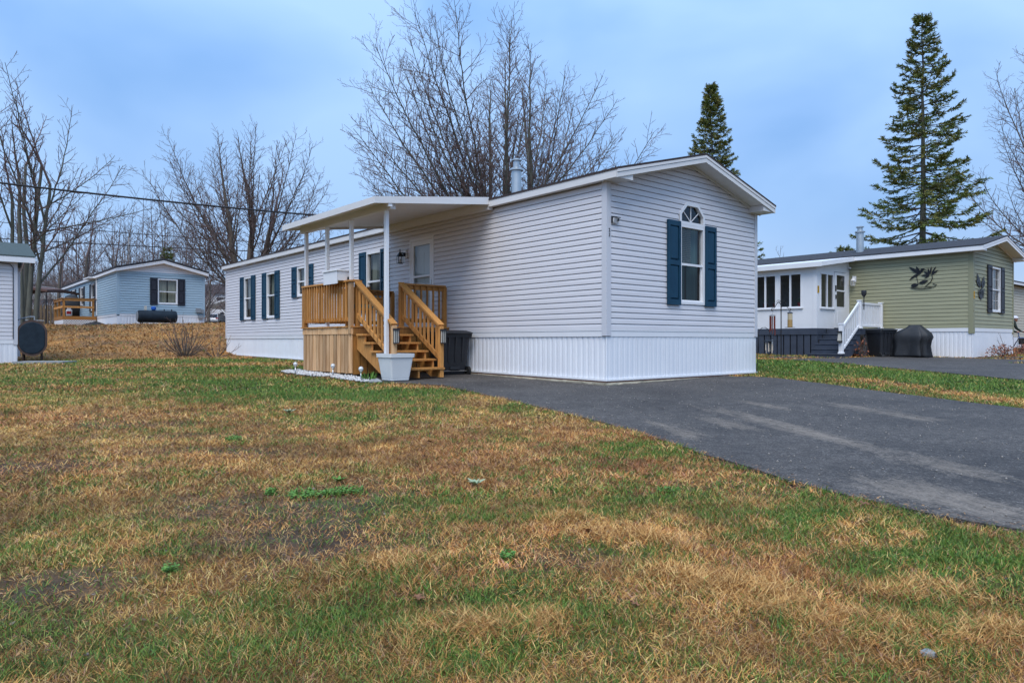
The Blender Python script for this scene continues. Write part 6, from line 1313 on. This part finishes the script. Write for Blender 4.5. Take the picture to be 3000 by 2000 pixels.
def leafy(label, F, x, y, z, h, rad, seed, m='dry_shrub', name='dry_shrub', N=420):
    rng = np.random.default_rng(seed); p = F.w((x, y, z)); t = thing(name, label, 'shrub', FW, tuple(p)); ORG[t.name] = Vector((0, 0, 0)); s1 = Plant()
    for i in range(16):
        a = rng.uniform(0, 6.3); tip = np.array([rad * rng.uniform(.2, .9) * math.cos(a), rad * rng.uniform(.2, .9) * math.sin(a), h * rng.uniform(.6, 1)])
        s1.add(limb_curve((0, 0, 0), tip, .1, 5, rng), np.linspace(.008, .004, 5), 4)
    V, Q = s1.mesh(); np_mesh('stems', V, quads=Q, m=M['bark'], parent=t)
    a = rng.uniform(0, 6.3, N); k = np.sqrt(rng.uniform(0, 1, N)) * rad; zz = rng.uniform(.1, 1, N) * h * (1.1 - .5 * (k / rad) ** 2); C_ = np.stack([k * np.cos(a), k * np.sin(a), zz], 1)
    A = rng.normal(0, 1, (N, 3)); A /= np.linalg.norm(A, axis=1, keepdims=True); B = np.cross(A, rng.normal(0, 1, (N, 3))); B /= np.linalg.norm(B, axis=1, keepdims=True); s_ = rng.uniform(.02, .045, (N, 1))
    V = np.stack([C_ - A * s_, C_ + B * s_ * .5, C_ + A * s_, C_ - B * s_ * .5], 1).reshape(-1, 3); np_mesh('leaves', V, quads=np.arange(N * 4).reshape(-1, 4), m=M[m], parent=t); return t
leafy('rusty dry shrub in the timber bed below the green gable', FG, .95, -.55, .24, .42, .45, 91); leafy('second rusty shrub at the outer end of the timber bed', FG, 3.75, -.6, .24, .45, .4, 92); leafy('rusty dead plant beside the slate porch steps', FG, -2.3, 2.5, .2, .66, .26, 93, N=130)
shrub('bare rose stems in the timber bed beside the rusty shrub', *FG.w((2.35, -.5)).xy, .95, .75, 6, 94, r0=.012)
# fir trees
def fir(label, u, v_top, v_base, Y, wid, seed, nw=26, warm=.35, sparse=0.0, name='fir_tree', rt=.24):
    rng = np.random.default_rng(seed); X = (u - 1500) / 2034 * Y; bz = float(gz(X, Y)); top = px(u, v_top, Y)[2] - bz; low = px(u, v_base, Y)[2] - bz
    t = thing(name, label, 'tree', FW, (X, Y, bz)); ORG[t.name] = Vector((0, 0, 0)); tr, br = Plant(), Plant()
    n = 14; P = np.stack([np.zeros(n) + rng.normal(0, .03, n), np.zeros(n), np.linspace(-.1, top, n)], 1); tr.add(P, np.linspace(rt, .015, n), 10)
    C, A, S_ = [], [], []
    for w_ in range(nw):
        f_ = (w_ + rng.uniform(-.3, .3)) / nw; f_ = min(max(f_, 0), .985); z = low + (top - low) * f_ ** 1.06
        nb = int(rng.integers(5, 8)); a0 = rng.uniform(0, 6.3); L0_ = wid * (1 - f_) ** .85 * .98 + .12
        for k in range(nb):
            if rng.uniform() < sparse * (1 - f_): continue
            a = a0 + k * 2 * math.pi / nb + rng.normal(0, .25); ln = L0_ * rng.uniform(.55, 1.1); d = np.array([math.cos(a), math.sin(a), .35 * f_ + .02 - .25 * (1 - f_)]); m = 7
            pts = [np.array([0, 0, z])]; q = pts[0]
            for j in range(m): d = unit(d + np.array([0, 0, .055 * (j - 1.5)]) + rng.normal(0, .05, 3)); q = q + d * ln / m; pts.append(q)
            pts = np.array(pts); br.add(pts, np.linspace(.012 + .010 * ln, .006, m + 1), 5)
            s_n = max(5, int(ln * 7.0))
            for s_i in range(s_n):
                tt = .22 + .78 * (s_i + rng.uniform()) / s_n
                if rng.uniform() > .35 + .75 * tt: continue
                jj = min(m - 1, int(tt * m)); ff = tt * m - jj; p = pts[jj] * (1 - ff) + pts[jj + 1] * ff; tan = unit(pts[jj + 1] - pts[jj]); side = unit(np.cross(tan, UP)) * (1 if s_i % 2 else -1)
                dl = unit(tan * .75 + side * rng.uniform(.5, 1.0) + np.array([0, 0, rng.uniform(-.35, .12)])); tl_ = (0.30 + .20 * ln * (1.15 - tt)) * rng.uniform(.6, 1.2)
                tl_ = min(tl_, 1.0); C.append(p); A.append(dl); S_.append(tl_)
            C.append(pts[-2]); A.append(unit(pts[-1] - pts[-2])); S_.append(.35)
    V, Q = tr.mesh(); np_mesh('trunk', V, quads=Q, m=M['bark_green'], parent=t, smooth=True); V, Q = br.mesh(); np_mesh('branches', V, quads=Q, m=M['bark'], parent=t)['kind'] = 'stuff'
    C, A, S_ = np.array(C), np.array(A), np.array(S_); K = 14
    # each twig carries K needle sprays along it, set in pairs
    N = len(C); tt = (np.arange(K) + .5) / K; base_ = C[:, None] + A[:, None] * (S_[:, None] * tt[None])[..., None]
    sd_ = np.cross(A, UP); sd_ /= np.linalg.norm(sd_, axis=1, keepdims=True) + 1e-9; up_ = np.cross(sd_, A)
    ph = RNG.uniform(0, 6.3, (N, K)); d = A[:, None] * .75 + sd_[:, None] * (np.cos(ph) * .8)[..., None] + up_[:, None] * (np.sin(ph) * .55)[..., None]; d /= np.linalg.norm(d, axis=2, keepdims=True)
    ln = (.13 + .15 * (1 - tt))[None, :, None] * rng.uniform(.7, 1.3, (N, K, 1)); wv = np.cross(d, rng.normal(0, 1, (N, K, 3))); wv /= np.linalg.norm(wv, axis=2, keepdims=True) + 1e-9; wv *= .024
    V = np.stack([base_ - wv, base_ + d * ln * .55 - wv * 1.1, base_ + d * ln, base_ + wv], 2)
    half = rng.uniform(0, 1, N) < warm
    for nm, sel, mm in (('needles', ~half, 'needles'), ('needles', half, 'needles_warm')):
        v_ = V[sel].reshape(-1, 3); np_mesh(nm, v_, quads=np.arange(len(v_)).reshape(-1, 4), m=M[mm], parent=t)['kind'] = 'stuff'
    return t
fir('tall ragged fir with open lower boughs behind the green home roof', 2703, 42, 712, 39, 3.75, 101, 36, .4, .30)
fir('smaller dense fir behind the gable of the grey home', 2084, 250, 560, 50, 2.15, 102, 32, .55, .0, rt=.2)
fir('short fir just showing at the grey home corner', 2170, 640, 800, 56, 2.3, 103, 12, .5, rt=.15)
fir('low fir tip beside the green home flue', 2470, 728, 800, 60, 2.6, 104, 9, .5, rt=.15)
fir('small dark fir behind the blue home ridge', 490, 728, 860, 66, 1.5, 105, 14, .3, rt=.12)
# far wood on the hill: one mass of bare trunks and twigs, nobody could count it
pl = Plant(); rngw = np.random.default_rng(77)
CW = dict(CFG, den=[1.2, 1.9], t0=[.15, .12], ang=[58, 55], len=[.30, .55], seg=[4, 2], up=[.2, .25], rad=[.035, .019], rmin=.012, side=[3, 3], wob=.12)
for i in range(250):
    Yw = rngw.uniform(60, 125); uw = rngw.uniform(-260, 640) if i < 225 else rngw.uniform(640, 1010); X = (uw - 1500) / 2034 * Yw
    if 585 < uw < 695 and Yw < 116: continue
    bz = float(gz(X, Yw)); H_ = rngw.uniform(6.0, 13.5); lean = rngw.normal(0, .06, 2)
    P = np.stack([X + lean[0] * H_ * np.linspace(0, 1, 8), Yw + lean[1] * H_ * np.linspace(0, 1, 8), bz + H_ * np.linspace(0, 1, 8)], 1) + np.cumsum(rngw.normal(0, .06, (8, 3)), 0)
    rr = np.linspace(rngw.uniform(.045, .11), .016, 8); pl.add(P, rr, 5); sub(pl, P, rr, H_, 0, rngw, CW)
V, Q = pl.mesh(); o = np_mesh('woods', V, quads=Q, m=M['twig_wood']); tag(o, 'far wood of bare trees on the rising ground', kind='stuff')
# brush under the wood
N = 46000; uu = rngw.uniform(-250, 1000, N); Yw = rngw.uniform(50, 118, N); X = (uu - 1500) / 2034 * Yw; kp = ~((uu > 588) & (uu < 690)) ; X, Yw = X[kp], Yw[kp]; N = len(X)
b_ = np.stack([X, Yw, gz(X, Yw)], 1); h_ = rngw.uniform(1.0, 6.4, N) * (.35 + fbm(X, Yw, .12, 55)) * (.6 + (Yw - 50) / 60); d_ = rngw.normal(0, .4, (N, 3)); d_[:, 2] = 1; tp_ = b_ + d_ * h_[:, None]; w_ = np.stack([np.cos(uu), np.sin(uu), np.zeros(len(uu))], 1)[kp] * .022
md = (b_ + tp_) / 2 + rngw.normal(0, .15, (N, 3)); V = np.stack([b_ - w_, b_ + w_, md + w_ * .8, tp_, md - w_ * .8], 1).reshape(-1, 3); i5 = np.arange(N)[:, None] * 5
o = np_mesh('undergrowth', V, quads=i5 + np.array([0, 1, 2, 4]), tris=i5 + np.array([4, 2, 3]), m=M['twig_wood']); tag(o, 'grey brown brush under the far wood', kind='stuff')

# ------------------------------------------------------------------ person bending over a walking frame
per = thing('person', 'person in white cap and dark green jacket bending over a walking frame', 'person', FW, (19.75, 27.6, 0.3)); ORG[per.name] = Vector((0, 0, 0))
def skin_body(name, verts, edges, rad, m, par, root=0, lvl=2):
    me = bpy.data.meshes.new(name); me.from_pydata(verts, edges, []); o = bpy.data.objects.new(name, me); COL.objects.link(o)
    mod = o.modifiers.new('s', 'SKIN'); sv_ = me.skin_vertices[0].data
    for i, r in enumerate(rad): sv_[i].radius = (r, r); sv_[i].use_root = (i == root)
    sb = o.modifiers.new('d', 'SUBSURF'); sb.levels = lvl; sb.render_levels = lvl
    bpy.context.view_layer.update(); m2 = bpy.data.meshes.new_from_object(o.evaluated_get(bpy.context.evaluated_depsgraph_get())); bpy.data.objects.remove(o)
    m2.materials.clear(); return link(name, m2, par, m, True)
# facing +x, hips over the feet, trunk bent forward
V_ = [(-.28, 0, .88), (-.20, 0, 1.06), (-.06, 0, 1.22), (.06, 0, 1.30), (.13, 0, 1.33), (.19, 0, 1.34),
      (-.30, -.11, .80), (-.25, -.12, .46), (-.32, -.12, .09), (-.20, -.13, .04), (-.30, .11, .80), (-.25, .12, .46), (-.32, .12, .09), (-.20, .13, .04),
      (.05, -.19, 1.25), (.14, -.22, .98), (.36, -.17, .86), (.43, -.16, .85), (.05, .19, 1.25), (.14, .22, .98), (.36, .17, .86), (.43, .16, .85)]
E_ = [(0, 1), (1, 2), (2, 3), (3, 4), (4, 5), (0, 6), (6, 7), (7, 8), (8, 9), (0, 10), (10, 11), (11, 12), (12, 13), (3, 14), (14, 15), (15, 16), (16, 17), (3, 18), (18, 19), (19, 20), (20, 21)]
rd = [.15, .145, .155, .13, .06, .055, .09, .065, .045, .04, .09, .065, .045, .04, .075, .052, .036, .03, .075, .052, .036, .03]
skin_body('body', V_, E_, rd, M['jacket'], per)
b = MB().sphere((.24, 0, 1.35), .10, 16, 12, (1.0, .82, 1.12)); b.sphere((.335, 0, 1.325), .022, 8, 6, (1, .8, 1)); b.sphere((.235, -.085, 1.34), .025, 8, 6, (.8, .4, 1.2)); b.sphere((.235, .085, 1.34), .025, 8, 6, (.8, .4, 1.2)); b.sphere((.30, 0, 1.27), .045, 8, 6, (1, .9, .7)); hd = b.obj('head', M['skin'], per, smooth=True)
MB().sphere((.328, -.035, 1.355), .011, 6, 5).sphere((.328, .035, 1.355), .011, 6, 5).obj('eye', M['black_metal'], per); MB().box(.325, .337, -.022, .022, 1.282, 1.29).obj('mouth', M['red'], per)
b = MB(); b.lathe([(.112, 1.375), (.115, 1.40), (.10, 1.45), (.06, 1.475), (.01, 1.482)], 16, (.235, 0)); b.hexa([(.30, -.08, 1.375), (.44, -.05, 1.345), (.44, .05, 1.345), (.30, .08, 1.375), (.30, -.08, 1.39), (.44, -.05, 1.357), (.44, .05, 1.357), (.30, .08, 1.39)]); b.obj('cap', M['cloth_white'], per, smooth=False)
MB().tube([(.10, -.02, 1.32), (.15, -.02, 1.33)], .075, 12).obj('collar', M['navy'], per)
for s_ in (-1, 1):
    b = MB(); y = s_ * .16; b.sphere((.465, y, .842), .04, 10, 7, (1.1, 1.0, .6))
    for k in range(4): yy = y - .03 + k * .02; b.tube([(.49, yy, .85), (.525 - abs(k - 1.5) * .006, yy, .845), (.53 - abs(k - 1.5) * .006, yy, .815), (.505, yy, .805)], [.0095, .009, .008, .007], 6)
    b.tube([(.455, y - s_ * .035, .84), (.48, y - s_ * .05, .82), (.50, y - s_ * .035, .81)], [.011, .010, .008], 6); b.obj('hand', M['skin'], per, smooth=True)
wk = thing('walking_frame', 'blue wheeled walking frame with black bag held by the bending person', 'walker', FW, (20.25, 27.6, 0.3)); ORG[wk.name] = Vector((0, 0, 0))
for y in (-.25, .25):
    MB().tube([(-.05, y, .83), (.06, y, .80), (.10, y, .62), (.28, y, .10)], .017, 8).obj('side_tube', M['blue_tube'], wk); MB().tube([(.08, y, .60), (-.22, y, .10)], .015, 8).obj('rear_leg', M['navy'], wk)
    MB().tube([(-.10, y, .83), (.04, y, .83)], .022, 8).obj('grip', M['black_plastic'], wk)
    for x in (.28, -.22): MB().tube([(x, y - .02, .09), (x, y + .02, .09)], .09, 12).obj('wheel', M['tyre'], wk)
MB().bbox(.02, .28, -.22, .22, .34, .60, .03).obj('bag', M['black_plastic'], wk); MB().box(.281, .287, -.06, .06, .44, .50).obj('reflector', M['red'], wk); MB().tube([(.11, -.25, .60), (.11, .25, .60)], .014, 8).obj('cross_tube', M['blue_tube'], wk)

# ------------------------------------------------------------------ small lawn plants and leaves
def rosette(label, X, Y, rad, seed, m='mullein', n=11):
    rng = np.random.default_rng(seed); z = float(gz(X, Y)) + .01; t = thing('mullein_plant', label, 'plant', FW, (X, Y, z)); ORG[t.name] = Vector((0, 0, 0)); b = MB(); V_, F_ = [], []
    for j in range(6):
        tt = j / 5; wv = math.sin(math.pi * (tt * .85 + .08)) ** .8 * .19; zz = .5 * tt - .28 * tt * tt
        V_ += [(tt, -wv, zz + .06), (tt, 0, zz), (tt, wv, zz + .06)]
        if j < 5: F_ += [(j * 3, j * 3 + 1, j * 3 + 4, j * 3 + 3), (j * 3 + 1, j * 3 + 2, j * 3 + 5, j * 3 + 4)]
    me = bpy.data.meshes.new('leaf'); me.from_pydata(V_, [], F_); me.materials.append(M[m]); me.shade_smooth()
    for i in range(n):
        k = rad * (.55 + .45 * i / n) * rng.uniform(.85, 1.1); o = link('leaf', me, t); o.rotation_euler = (rng.normal(0, .1), -.55 * (1 - i / n) - .05 + rng.normal(0, .08), i * 2.4 + rng.normal(0, .2)); o.scale = (k, k, k * 1.1)
    return t
rosette('pale woolly mullein rosette in the lawn beside green grass', -.24, 4.52, .085, 3); rosette('pale mullein rosette in the lawn before the stake lights', -2.66, 8.27, .10, 4); rosette('small green rosette weed on the bare soil patch', -1.15, 4.62, .07, 5, 'grass_tuft')
CLOV = [(-1.28, 4.25, .11, .05), (-1.02, 4.36, .09, .04), (-1.13, 4.3, .05, .03), (-1.5, 4.32, .04, .025), (-2.55, 6.35, .07, .04), (.98, 4.35, .07, .03), (-.02, 3.12, .035, .025), (-1.45, 2.95, .03, .02)]
V_, N0 = [], 0
for (cx_, cy_, rx, ry) in CLOV:
    n = int(900 * rx / .1 * .5); a = RNG.uniform(0, 6.3, n); k = np.sqrt(RNG.uniform(0, 1, n)); X, Y_ = cx_ + rx * k * np.cos(a), cy_ + ry * 2 * k * np.sin(a); Z_ = gz(X, Y_) + RNG.uniform(.008, .04, n)
    C_ = np.stack([X, Y_, Z_], 1); A = RNG.normal(0, 1, (n, 3)); A[:, 2] *= .4; A /= np.linalg.norm(A, axis=1, keepdims=True); B = np.cross(A, RNG.normal(0, .4, (n, 3)) + UP); B /= np.linalg.norm(B, axis=1, keepdims=True); s_ = RNG.uniform(.005, .011, (n, 1))
    V_.append(np.stack([C_ - A * s_, C_ + B * s_ * .7, C_ + A * s_, C_ - B * s_ * .7], 1).reshape(-1, 3))
V_ = np.concatenate(V_); o = np_mesh('low_weeds', V_, quads=np.arange(len(V_)).reshape(-1, 4), m=M['grass_tuft']); tag(o, 'low bright green weeds in clumps across the lawn', kind='stuff')
b = Plant(); rr_ = np.random.default_rng(5)
for i in range(60):
    a = rr_.uniform(0, 6.3); tip = np.array([-2.68 + .2 * math.cos(a) * rr_.uniform(.3, 1), 13.0 + .2 * math.sin(a), float(gz(-2.68, 13.0)) + rr_.uniform(.06, .2)]); b.add(limb_curve((-2.68 + .03 * math.cos(a), 13 + .03 * math.sin(a), float(gz(-2.68, 13))), tip, .1, 4, rr_), np.array([.008, .008, .006, .002]), 3)
V, Q = b.mesh(); o = np_mesh('garden_tuft', V, quads=Q, m=M['grass_tuft']); tag(o, 'green spiky tuft growing at the pot end of the white stones', 'plant')
lf = bpy.data.meshes.new('dried_leaf'); n = 12
lf.from_pydata([(0, 0, .012)] + [(math.cos(2 * math.pi * i / n) * (1 + .25 * (i % 2)) * .05, math.sin(2 * math.pi * i / n) * (.7 + .2 * (i % 3)) * .045, .006 + .022 * math.sin(i * 1.9) ** 2) for i in range(n)], [], [(0, i + 1, (i + 1) % n + 1) for i in range(n)]); lf.materials.append(M['dead_leaf'])
for X, Y_, lab in ((.93, 3.22, 'curled brown leaf on the lawn below the straw clumps'), (.38, 3.45, 'curled brown leaf at the end of the upper straw clump'), (2.02, 3.98, 'brown leaf on the lawn close to the drive edge'), (-.72, 6.1, 'brown leaf on the lawn behind the mullein'), (2.6, 3.2, 'brown leaf in the greener grass by the drive'), (-.35, 2.6, 'brown leaf among green blades in the front lawn'), (-1.0, 7.0, 'brown leaf on the lawn between straw patches'), (.45, 2.55, 'brown leaf resting in front of the big straw clump')):
    o = bpy.data.objects.new('dried_leaf', lf); COL.objects.link(o); o.location = (X, Y_, float(gz(X, Y_)) + .03); o.rotation_euler = (RNG.normal(0, .3), RNG.normal(0, .3), RNG.uniform(0, 6)); k = RNG.uniform(.35, .6); o.scale = (k, k, k); tag(o, lab, 'leaf', 'fallen leaves on the lawn')

# ------------------------------------------------------------------ grass: every blade a leaf of geometry
DECKP = [hw(-2.5, 4.6), hw(-2.5, 7.1), hw(0.0, 7.1), hw(0, 4.6)]; HOUSEP = [hw(-.06, -.06), hw(W0 + .05, -.06), hw(W0 + .05, L0), hw(-.06, L0)]
HG = [hw(-.05, -.05, FG), hw(WG, -.05, FG), hw(WG, LG, FG), hw(-.05, LG, FG)]; SG_ = [hw(-3.4, 2.7, FG), hw(0, 2.7, FG), hw(0, 10, FG), hw(-2.6, 10, FG), hw(-2.6, 3.9, FG), hw(-3.4, 3.9, FG)]
HL = [hw(-7, 0, FL), hw(0, 0, FL), hw(0, 4, FL), hw(-7, 4, FL)]; HBp = [hw(-1.65, 0, FB), hw(WB, 0, FB), hw(WB, LB, FB), hw(-1.65, LB, FB)]
SOLID = [DRIVE, NDRIVE, DECKP, HOUSEP, HG, SG_, HL, HBp, GRAV]
WIND = [(.28, 3.72, .16, .07, .6), (.62, 3.42, .26, .09, -.6), (.82, 2.78, .38, .16, -.3), (1.1, 2.5, .32, .14, -.5), (1.22, 2.3, .16, .07, -.5), (1.6, 2.75, .3, .12, -.2), (1.7, 2.35, .3, .12, -.2), (-.1, 2.35, .25, .1, .2), (-.55, 3.0, .25, .1, .2)]
def windrow(X, Y):
    X, Y = X + (fbm(X, Y, 5, 141) - .5) * .30, Y + (fbm(X, Y, 5, 151) - .5) * .22; o = np.zeros(np.shape(X))
    for (a, b_, rx, ry, rot) in WIND:
        dx, dy = X - a, Y - b_; c, s_ = math.cos(rot), math.sin(rot); o = np.maximum(o, np.exp(-((c * dx + s_ * dy) / rx) ** 2 - ((-s_ * dx + c * dy) / ry) ** 2))
    return o * np.clip(2.3 * fbm(X, Y, 6, 161) - .2, 0, 1)
def blades(y0, y1, dens, wid, hgt, full, xl=0.80, xr=0.80, seed=1, x_min=None):
    rng = np.random.default_rng(seed); xa, xb = -xl * y1 - .6, xr * y1 + .6; n = int((xb - xa) * (y1 - y0) * dens); X = rng.uniform(xa, xb, n); Y_ = rng.uniform(y0, y1, n)
    k = (np.abs(X) < xl * Y_ + .5)
    if x_min is not None: k &= X < x_min
    X, Y_ = X[k], Y_[k]
    k = np.ones(len(X), bool)
    jx, jy = rng.normal(0, .022, len(X)), rng.normal(0, .022, len(X))
    for P in SOLID: k &= ~inpoly(P, X + jx, Y_ + jy)
    X, Y_ = X[k], Y_[k]
    d = dirt_map(X, Y_); wr = windrow(X, Y_); k = rng.uniform(0, 1, len(X)) > d * .72 * (1 - wr); X, Y_, wr = X[k], Y_[k], wr[k]
    # straw clumps are thick: extra blades there
    ex = rng.uniform(0, 1, len(X)) < wr * .9; X, Y_, wr = [np.concatenate([q, q[ex] + (rng.normal(0, .03, ex.sum()) if q is not wr else 0)]) for q in (X, Y_, wr)]
    n = len(X); g = green_map(X, Y_) * (1 - .9 * wr); isg = rng.uniform(0, 1, n) < np.clip(g * 1.0 - .03, 0, .93)
    near_drive = 0
    az = rng.uniform(0, 6.3, n) + 1.2 * fbm(X, Y_, 1.5, 61); tilt = np.where(isg, rng.uniform(.15, 1.2, n), rng.uniform(.55, 1.45, n)); tilt = np.where(wr > .35, rng.uniform(.6, 1.5, n), tilt)
    h = hgt * rng.uniform(.55, 1.3, n) * np.where(isg, .95, 1.15) * (.75 + .7 * fbm(X, Y_, 2.5, 71)) * (1 + .75 * wr); w_ = wid * rng.uniform(.6, 1.25, n) * np.where(isg, 1.1, .85)
    z = gz(X, Y_) + (fbm(X, Y_, 1.6, 5) - .5) * .05 + wr * rng.uniform(0, .045, n) + .002
    d0 = np.stack([np.cos(az) * np.sin(tilt), np.sin(az) * np.sin(tilt), np.cos(tilt)], 1); bend = np.where(isg, .35, .15) * rng.uniform(.2, 1.6, n); t2 = np.clip(tilt + bend, 0, 1.62); d1 = np.stack([np.cos(az + rng.normal(0, .35, n)) * np.sin(t2), np.sin(az) * np.sin(t2), np.cos(t2)], 1)
    b_ = np.stack([X, Y_, z], 1); md = b_ + d0 * (h * .55)[:, None]; tp = md + d1 * (h * .55)[:, None]; ro = rng.uniform(0, 6.3, n); s_ = np.stack([np.cos(ro), np.sin(ro), rng.normal(0, .3, n)], 1) * (w_ / 2)[:, None]
    # colours of the plant itself
    r1 = rng.uniform(0, 1, (n, 1)); pale = np.array([.52, .345, .14]); tan = np.array([.42, .215, .068]); rust = np.array([.29, .112, .032]); pink = np.array([.33, .185, .11]); dk_ = np.array([.10, .05, .028])
    patch = fbm(X, Y_, .8, 81)[:, None]; pale, tan, rust, pink = pale * np.array([1.3, 1.36, 1.25]), tan * np.array([1.34, 1.5, 1.35]), rust * np.array([1.36, 1.5, 1.4]), pink * 1.3; sc_ = np.where(r1 < .17, pale, np.where(r1 < .50, tan, np.where(r1 < .76, rust, np.where(r1 < .87, pink, dk_)))); tone = 1.28 * np.clip(.25 + 1.35 * fbm(X, Y_, 2.7, 101)[:, None] ** 1.15 + .55 * (fbm(X, Y_, 11, 111)[:, None] - .5), .3, 1.5); sc_ = sc_ * tone * (1 + (patch - .5) * np.array([.1, .45, .35]))
    redd = np.clip((fbm(X, Y_, .6, 91) - .5) * 3, 0, 1)[:, None]; sc_ = sc_ * (1 - redd * np.array([.02, .10, .02])); sc_ = np.where((wr > .35)[:, None], np.where(r1 < .3, np.array([.78, .50, .19]), np.where(r1 < .65, np.array([.64, .345, .105]), np.array([.36, .165, .05]))), sc_)
    bankk = (sstep(-4, -9, X) * sstep(24, 26.5, Y_))[:, None]; sc_ = sc_ * (1 - bankk) + bankk * np.where(r1 < .35, np.array([.56, .32, .11]), np.where(r1 < .65, np.array([.42, .20, .065]), np.where(r1 < .85, np.array([.24, .14, .08]), np.array([.18, .17, .07]))))
    r2 = rng.uniform(0, 1, (n, 1)); gc_ = np.where(r2 < .4, np.array([.092, .180, .024]), np.where(r2 < .7, np.array([.15, .25, .038]), np.where(r2 < .88, np.array([.065, .135, .035]), np.array([.25, .29, .06])))); gc_ = gc_ * (.8 + .45 * fbm(X, Y_, 1.1, 95)[:, None])
    col = np.where(isg[:, None], gc_, sc_)
    if full:
        V = np.stack([b_ - s_, b_ + s_, md + s_ * .85, md - s_ * .85, tp], 1).reshape(-1, 3); i5 = np.arange(n)[:, None] * 5; return V, i5 + np.array([0, 1, 2, 3]), i5 + np.array([3, 2, 4]), np.repeat(col, 5, 0)
    V = np.stack([b_ - s_, b_ + s_, tp], 1).reshape(-1, 3); return V, None, np.arange(n * 3).reshape(-1, 3), np.repeat(col, 3, 0)
def lay(parts, label, name):
    V, Q, T_, C_, off = [], [], [], [], 0
    for v, q, t, c in parts:
        V.append(v); C_.append(c); T_.append(t + off)
        if q is not None: Q.append(q + off)
        off += len(v)
    o = np_mesh(name, np.concatenate(V), quads=np.concatenate(Q) if Q else None, tris=np.concatenate(T_), m=M['grass_blade'], col=np.concatenate(C_)); tag(o, label, kind='stuff')
# leaf litter on the bare soil and straw bits along the drive and slab edges
n = 26000; X = RNG.uniform(-6, 3, n); Y_ = RNG.uniform(1.6, 8.5, n); kk = (RNG.uniform(0, 1, n) < dirt_map(X, Y_) * .9) & ~inpoly(DRIVE, X, Y_); X, Y_ = X[kk], Y_[kk]
ed = np.array([p for a, b in zip(DRIVE[8:22], DRIVE[9:23]) for p in (np.array(a) + (np.array(b) - np.array(a)) * t for t in RNG.uniform(0, 1, 70))]); ed = ed + RNG.normal(0, .055, ed.shape)
sl1 = np.array([hw(-.10 - abs(RNG.normal(0, .05)), RNG.uniform(0, 3.8)) for _ in range(240)] + [hw(RNG.uniform(0, 4.9), -.10 - abs(RNG.normal(0, .05))) for _ in range(320)])
X = np.concatenate([X, ed[:, 0], sl1[:, 0]]); Y_ = np.concatenate([Y_, ed[:, 1], sl1[:, 1]]); n = len(X); C_ = np.stack([X, Y_, gz(X, Y_) + .024 + RNG.uniform(0, .012, n)], 1)
C_[:len(X) - len(ed) - len(sl1), 2] += (fbm(X, Y_, 1.6, 5)[:len(X) - len(ed) - len(sl1)] - .5) * .05 - .012
a = RNG.uniform(0, 6.3, n); A = np.stack([np.cos(a), np.sin(a), RNG.normal(0, .25, n)], 1); B = np.stack([-np.sin(a), np.cos(a), RNG.normal(0, .3, n)], 1); s_ = RNG.uniform(.004, .014, (n, 1)); wq = RNG.uniform(.12, .6, (n, 1))
V = np.stack([C_ - A * s_, C_ + B * s_ * wq, C_ + A * s_, C_ - B * s_ * wq], 1).reshape(-1, 3); pc = np.array([[.15, .085, .05], [.24, .14, .075], [.36, .20, .08], [.22, .17, .13], [.08, .05, .035]])[RNG.integers(0, 5, n)]
tag(np_mesh('leaf_litter', V, quads=np.arange(n * 4).reshape(-1, 4), m=M['grass_blade'], col=np.repeat(pc, 4, 0)), 'dead leaf bits on bare soil and along the drive edge', kind='stuff')
# grit lying on the drive
gx = RNG.uniform(-1, 7, 5200); gy = RNG.uniform(3, 14, 5200); kk = inpoly(DRIVE, gx, gy); gx, gy = gx[kk][:1300], gy[kk][:1300]; N = len(gx)
sc = RNG.uniform(0.003, 0.010, (N, 1, 1)) * RNG.uniform(0.6, 1.3, (N, 6, 3)); V = octv[None] * sc + np.stack([gx, gy, gz(gx, gy) + 0.019], -1)[:, None]
tag(np_mesh('grit', V.reshape(-1, 3), tris=(octf[None] + (np.arange(N) * 6)[:, None, None]).reshape(-1, 3), m=M['grit']), 'scattered grit on the asphalt driveway', kind='stuff')
lay([blades(1.2, 2.6, 24000, .0024, .030, True, seed=1), blades(2.6, 4.2, 16000, .0031, .030, True, seed=2), blades(4.2, 7.0, 6800, .0048, .033, True, seed=3)], 'mixed straw and green lawn grass in front', 'grass')
lay([blades(7.0, 11, 3000, .009, .042, False, seed=4), blades(11, 17, 1050, .016, .046, False, seed=5), blades(17, 26, 420, .026, .06, False, seed=6), blades(26, 40, 170, .05, .09, False, xr=-.20, seed=7)], 'lawn and bank grass farther back', 'grass')
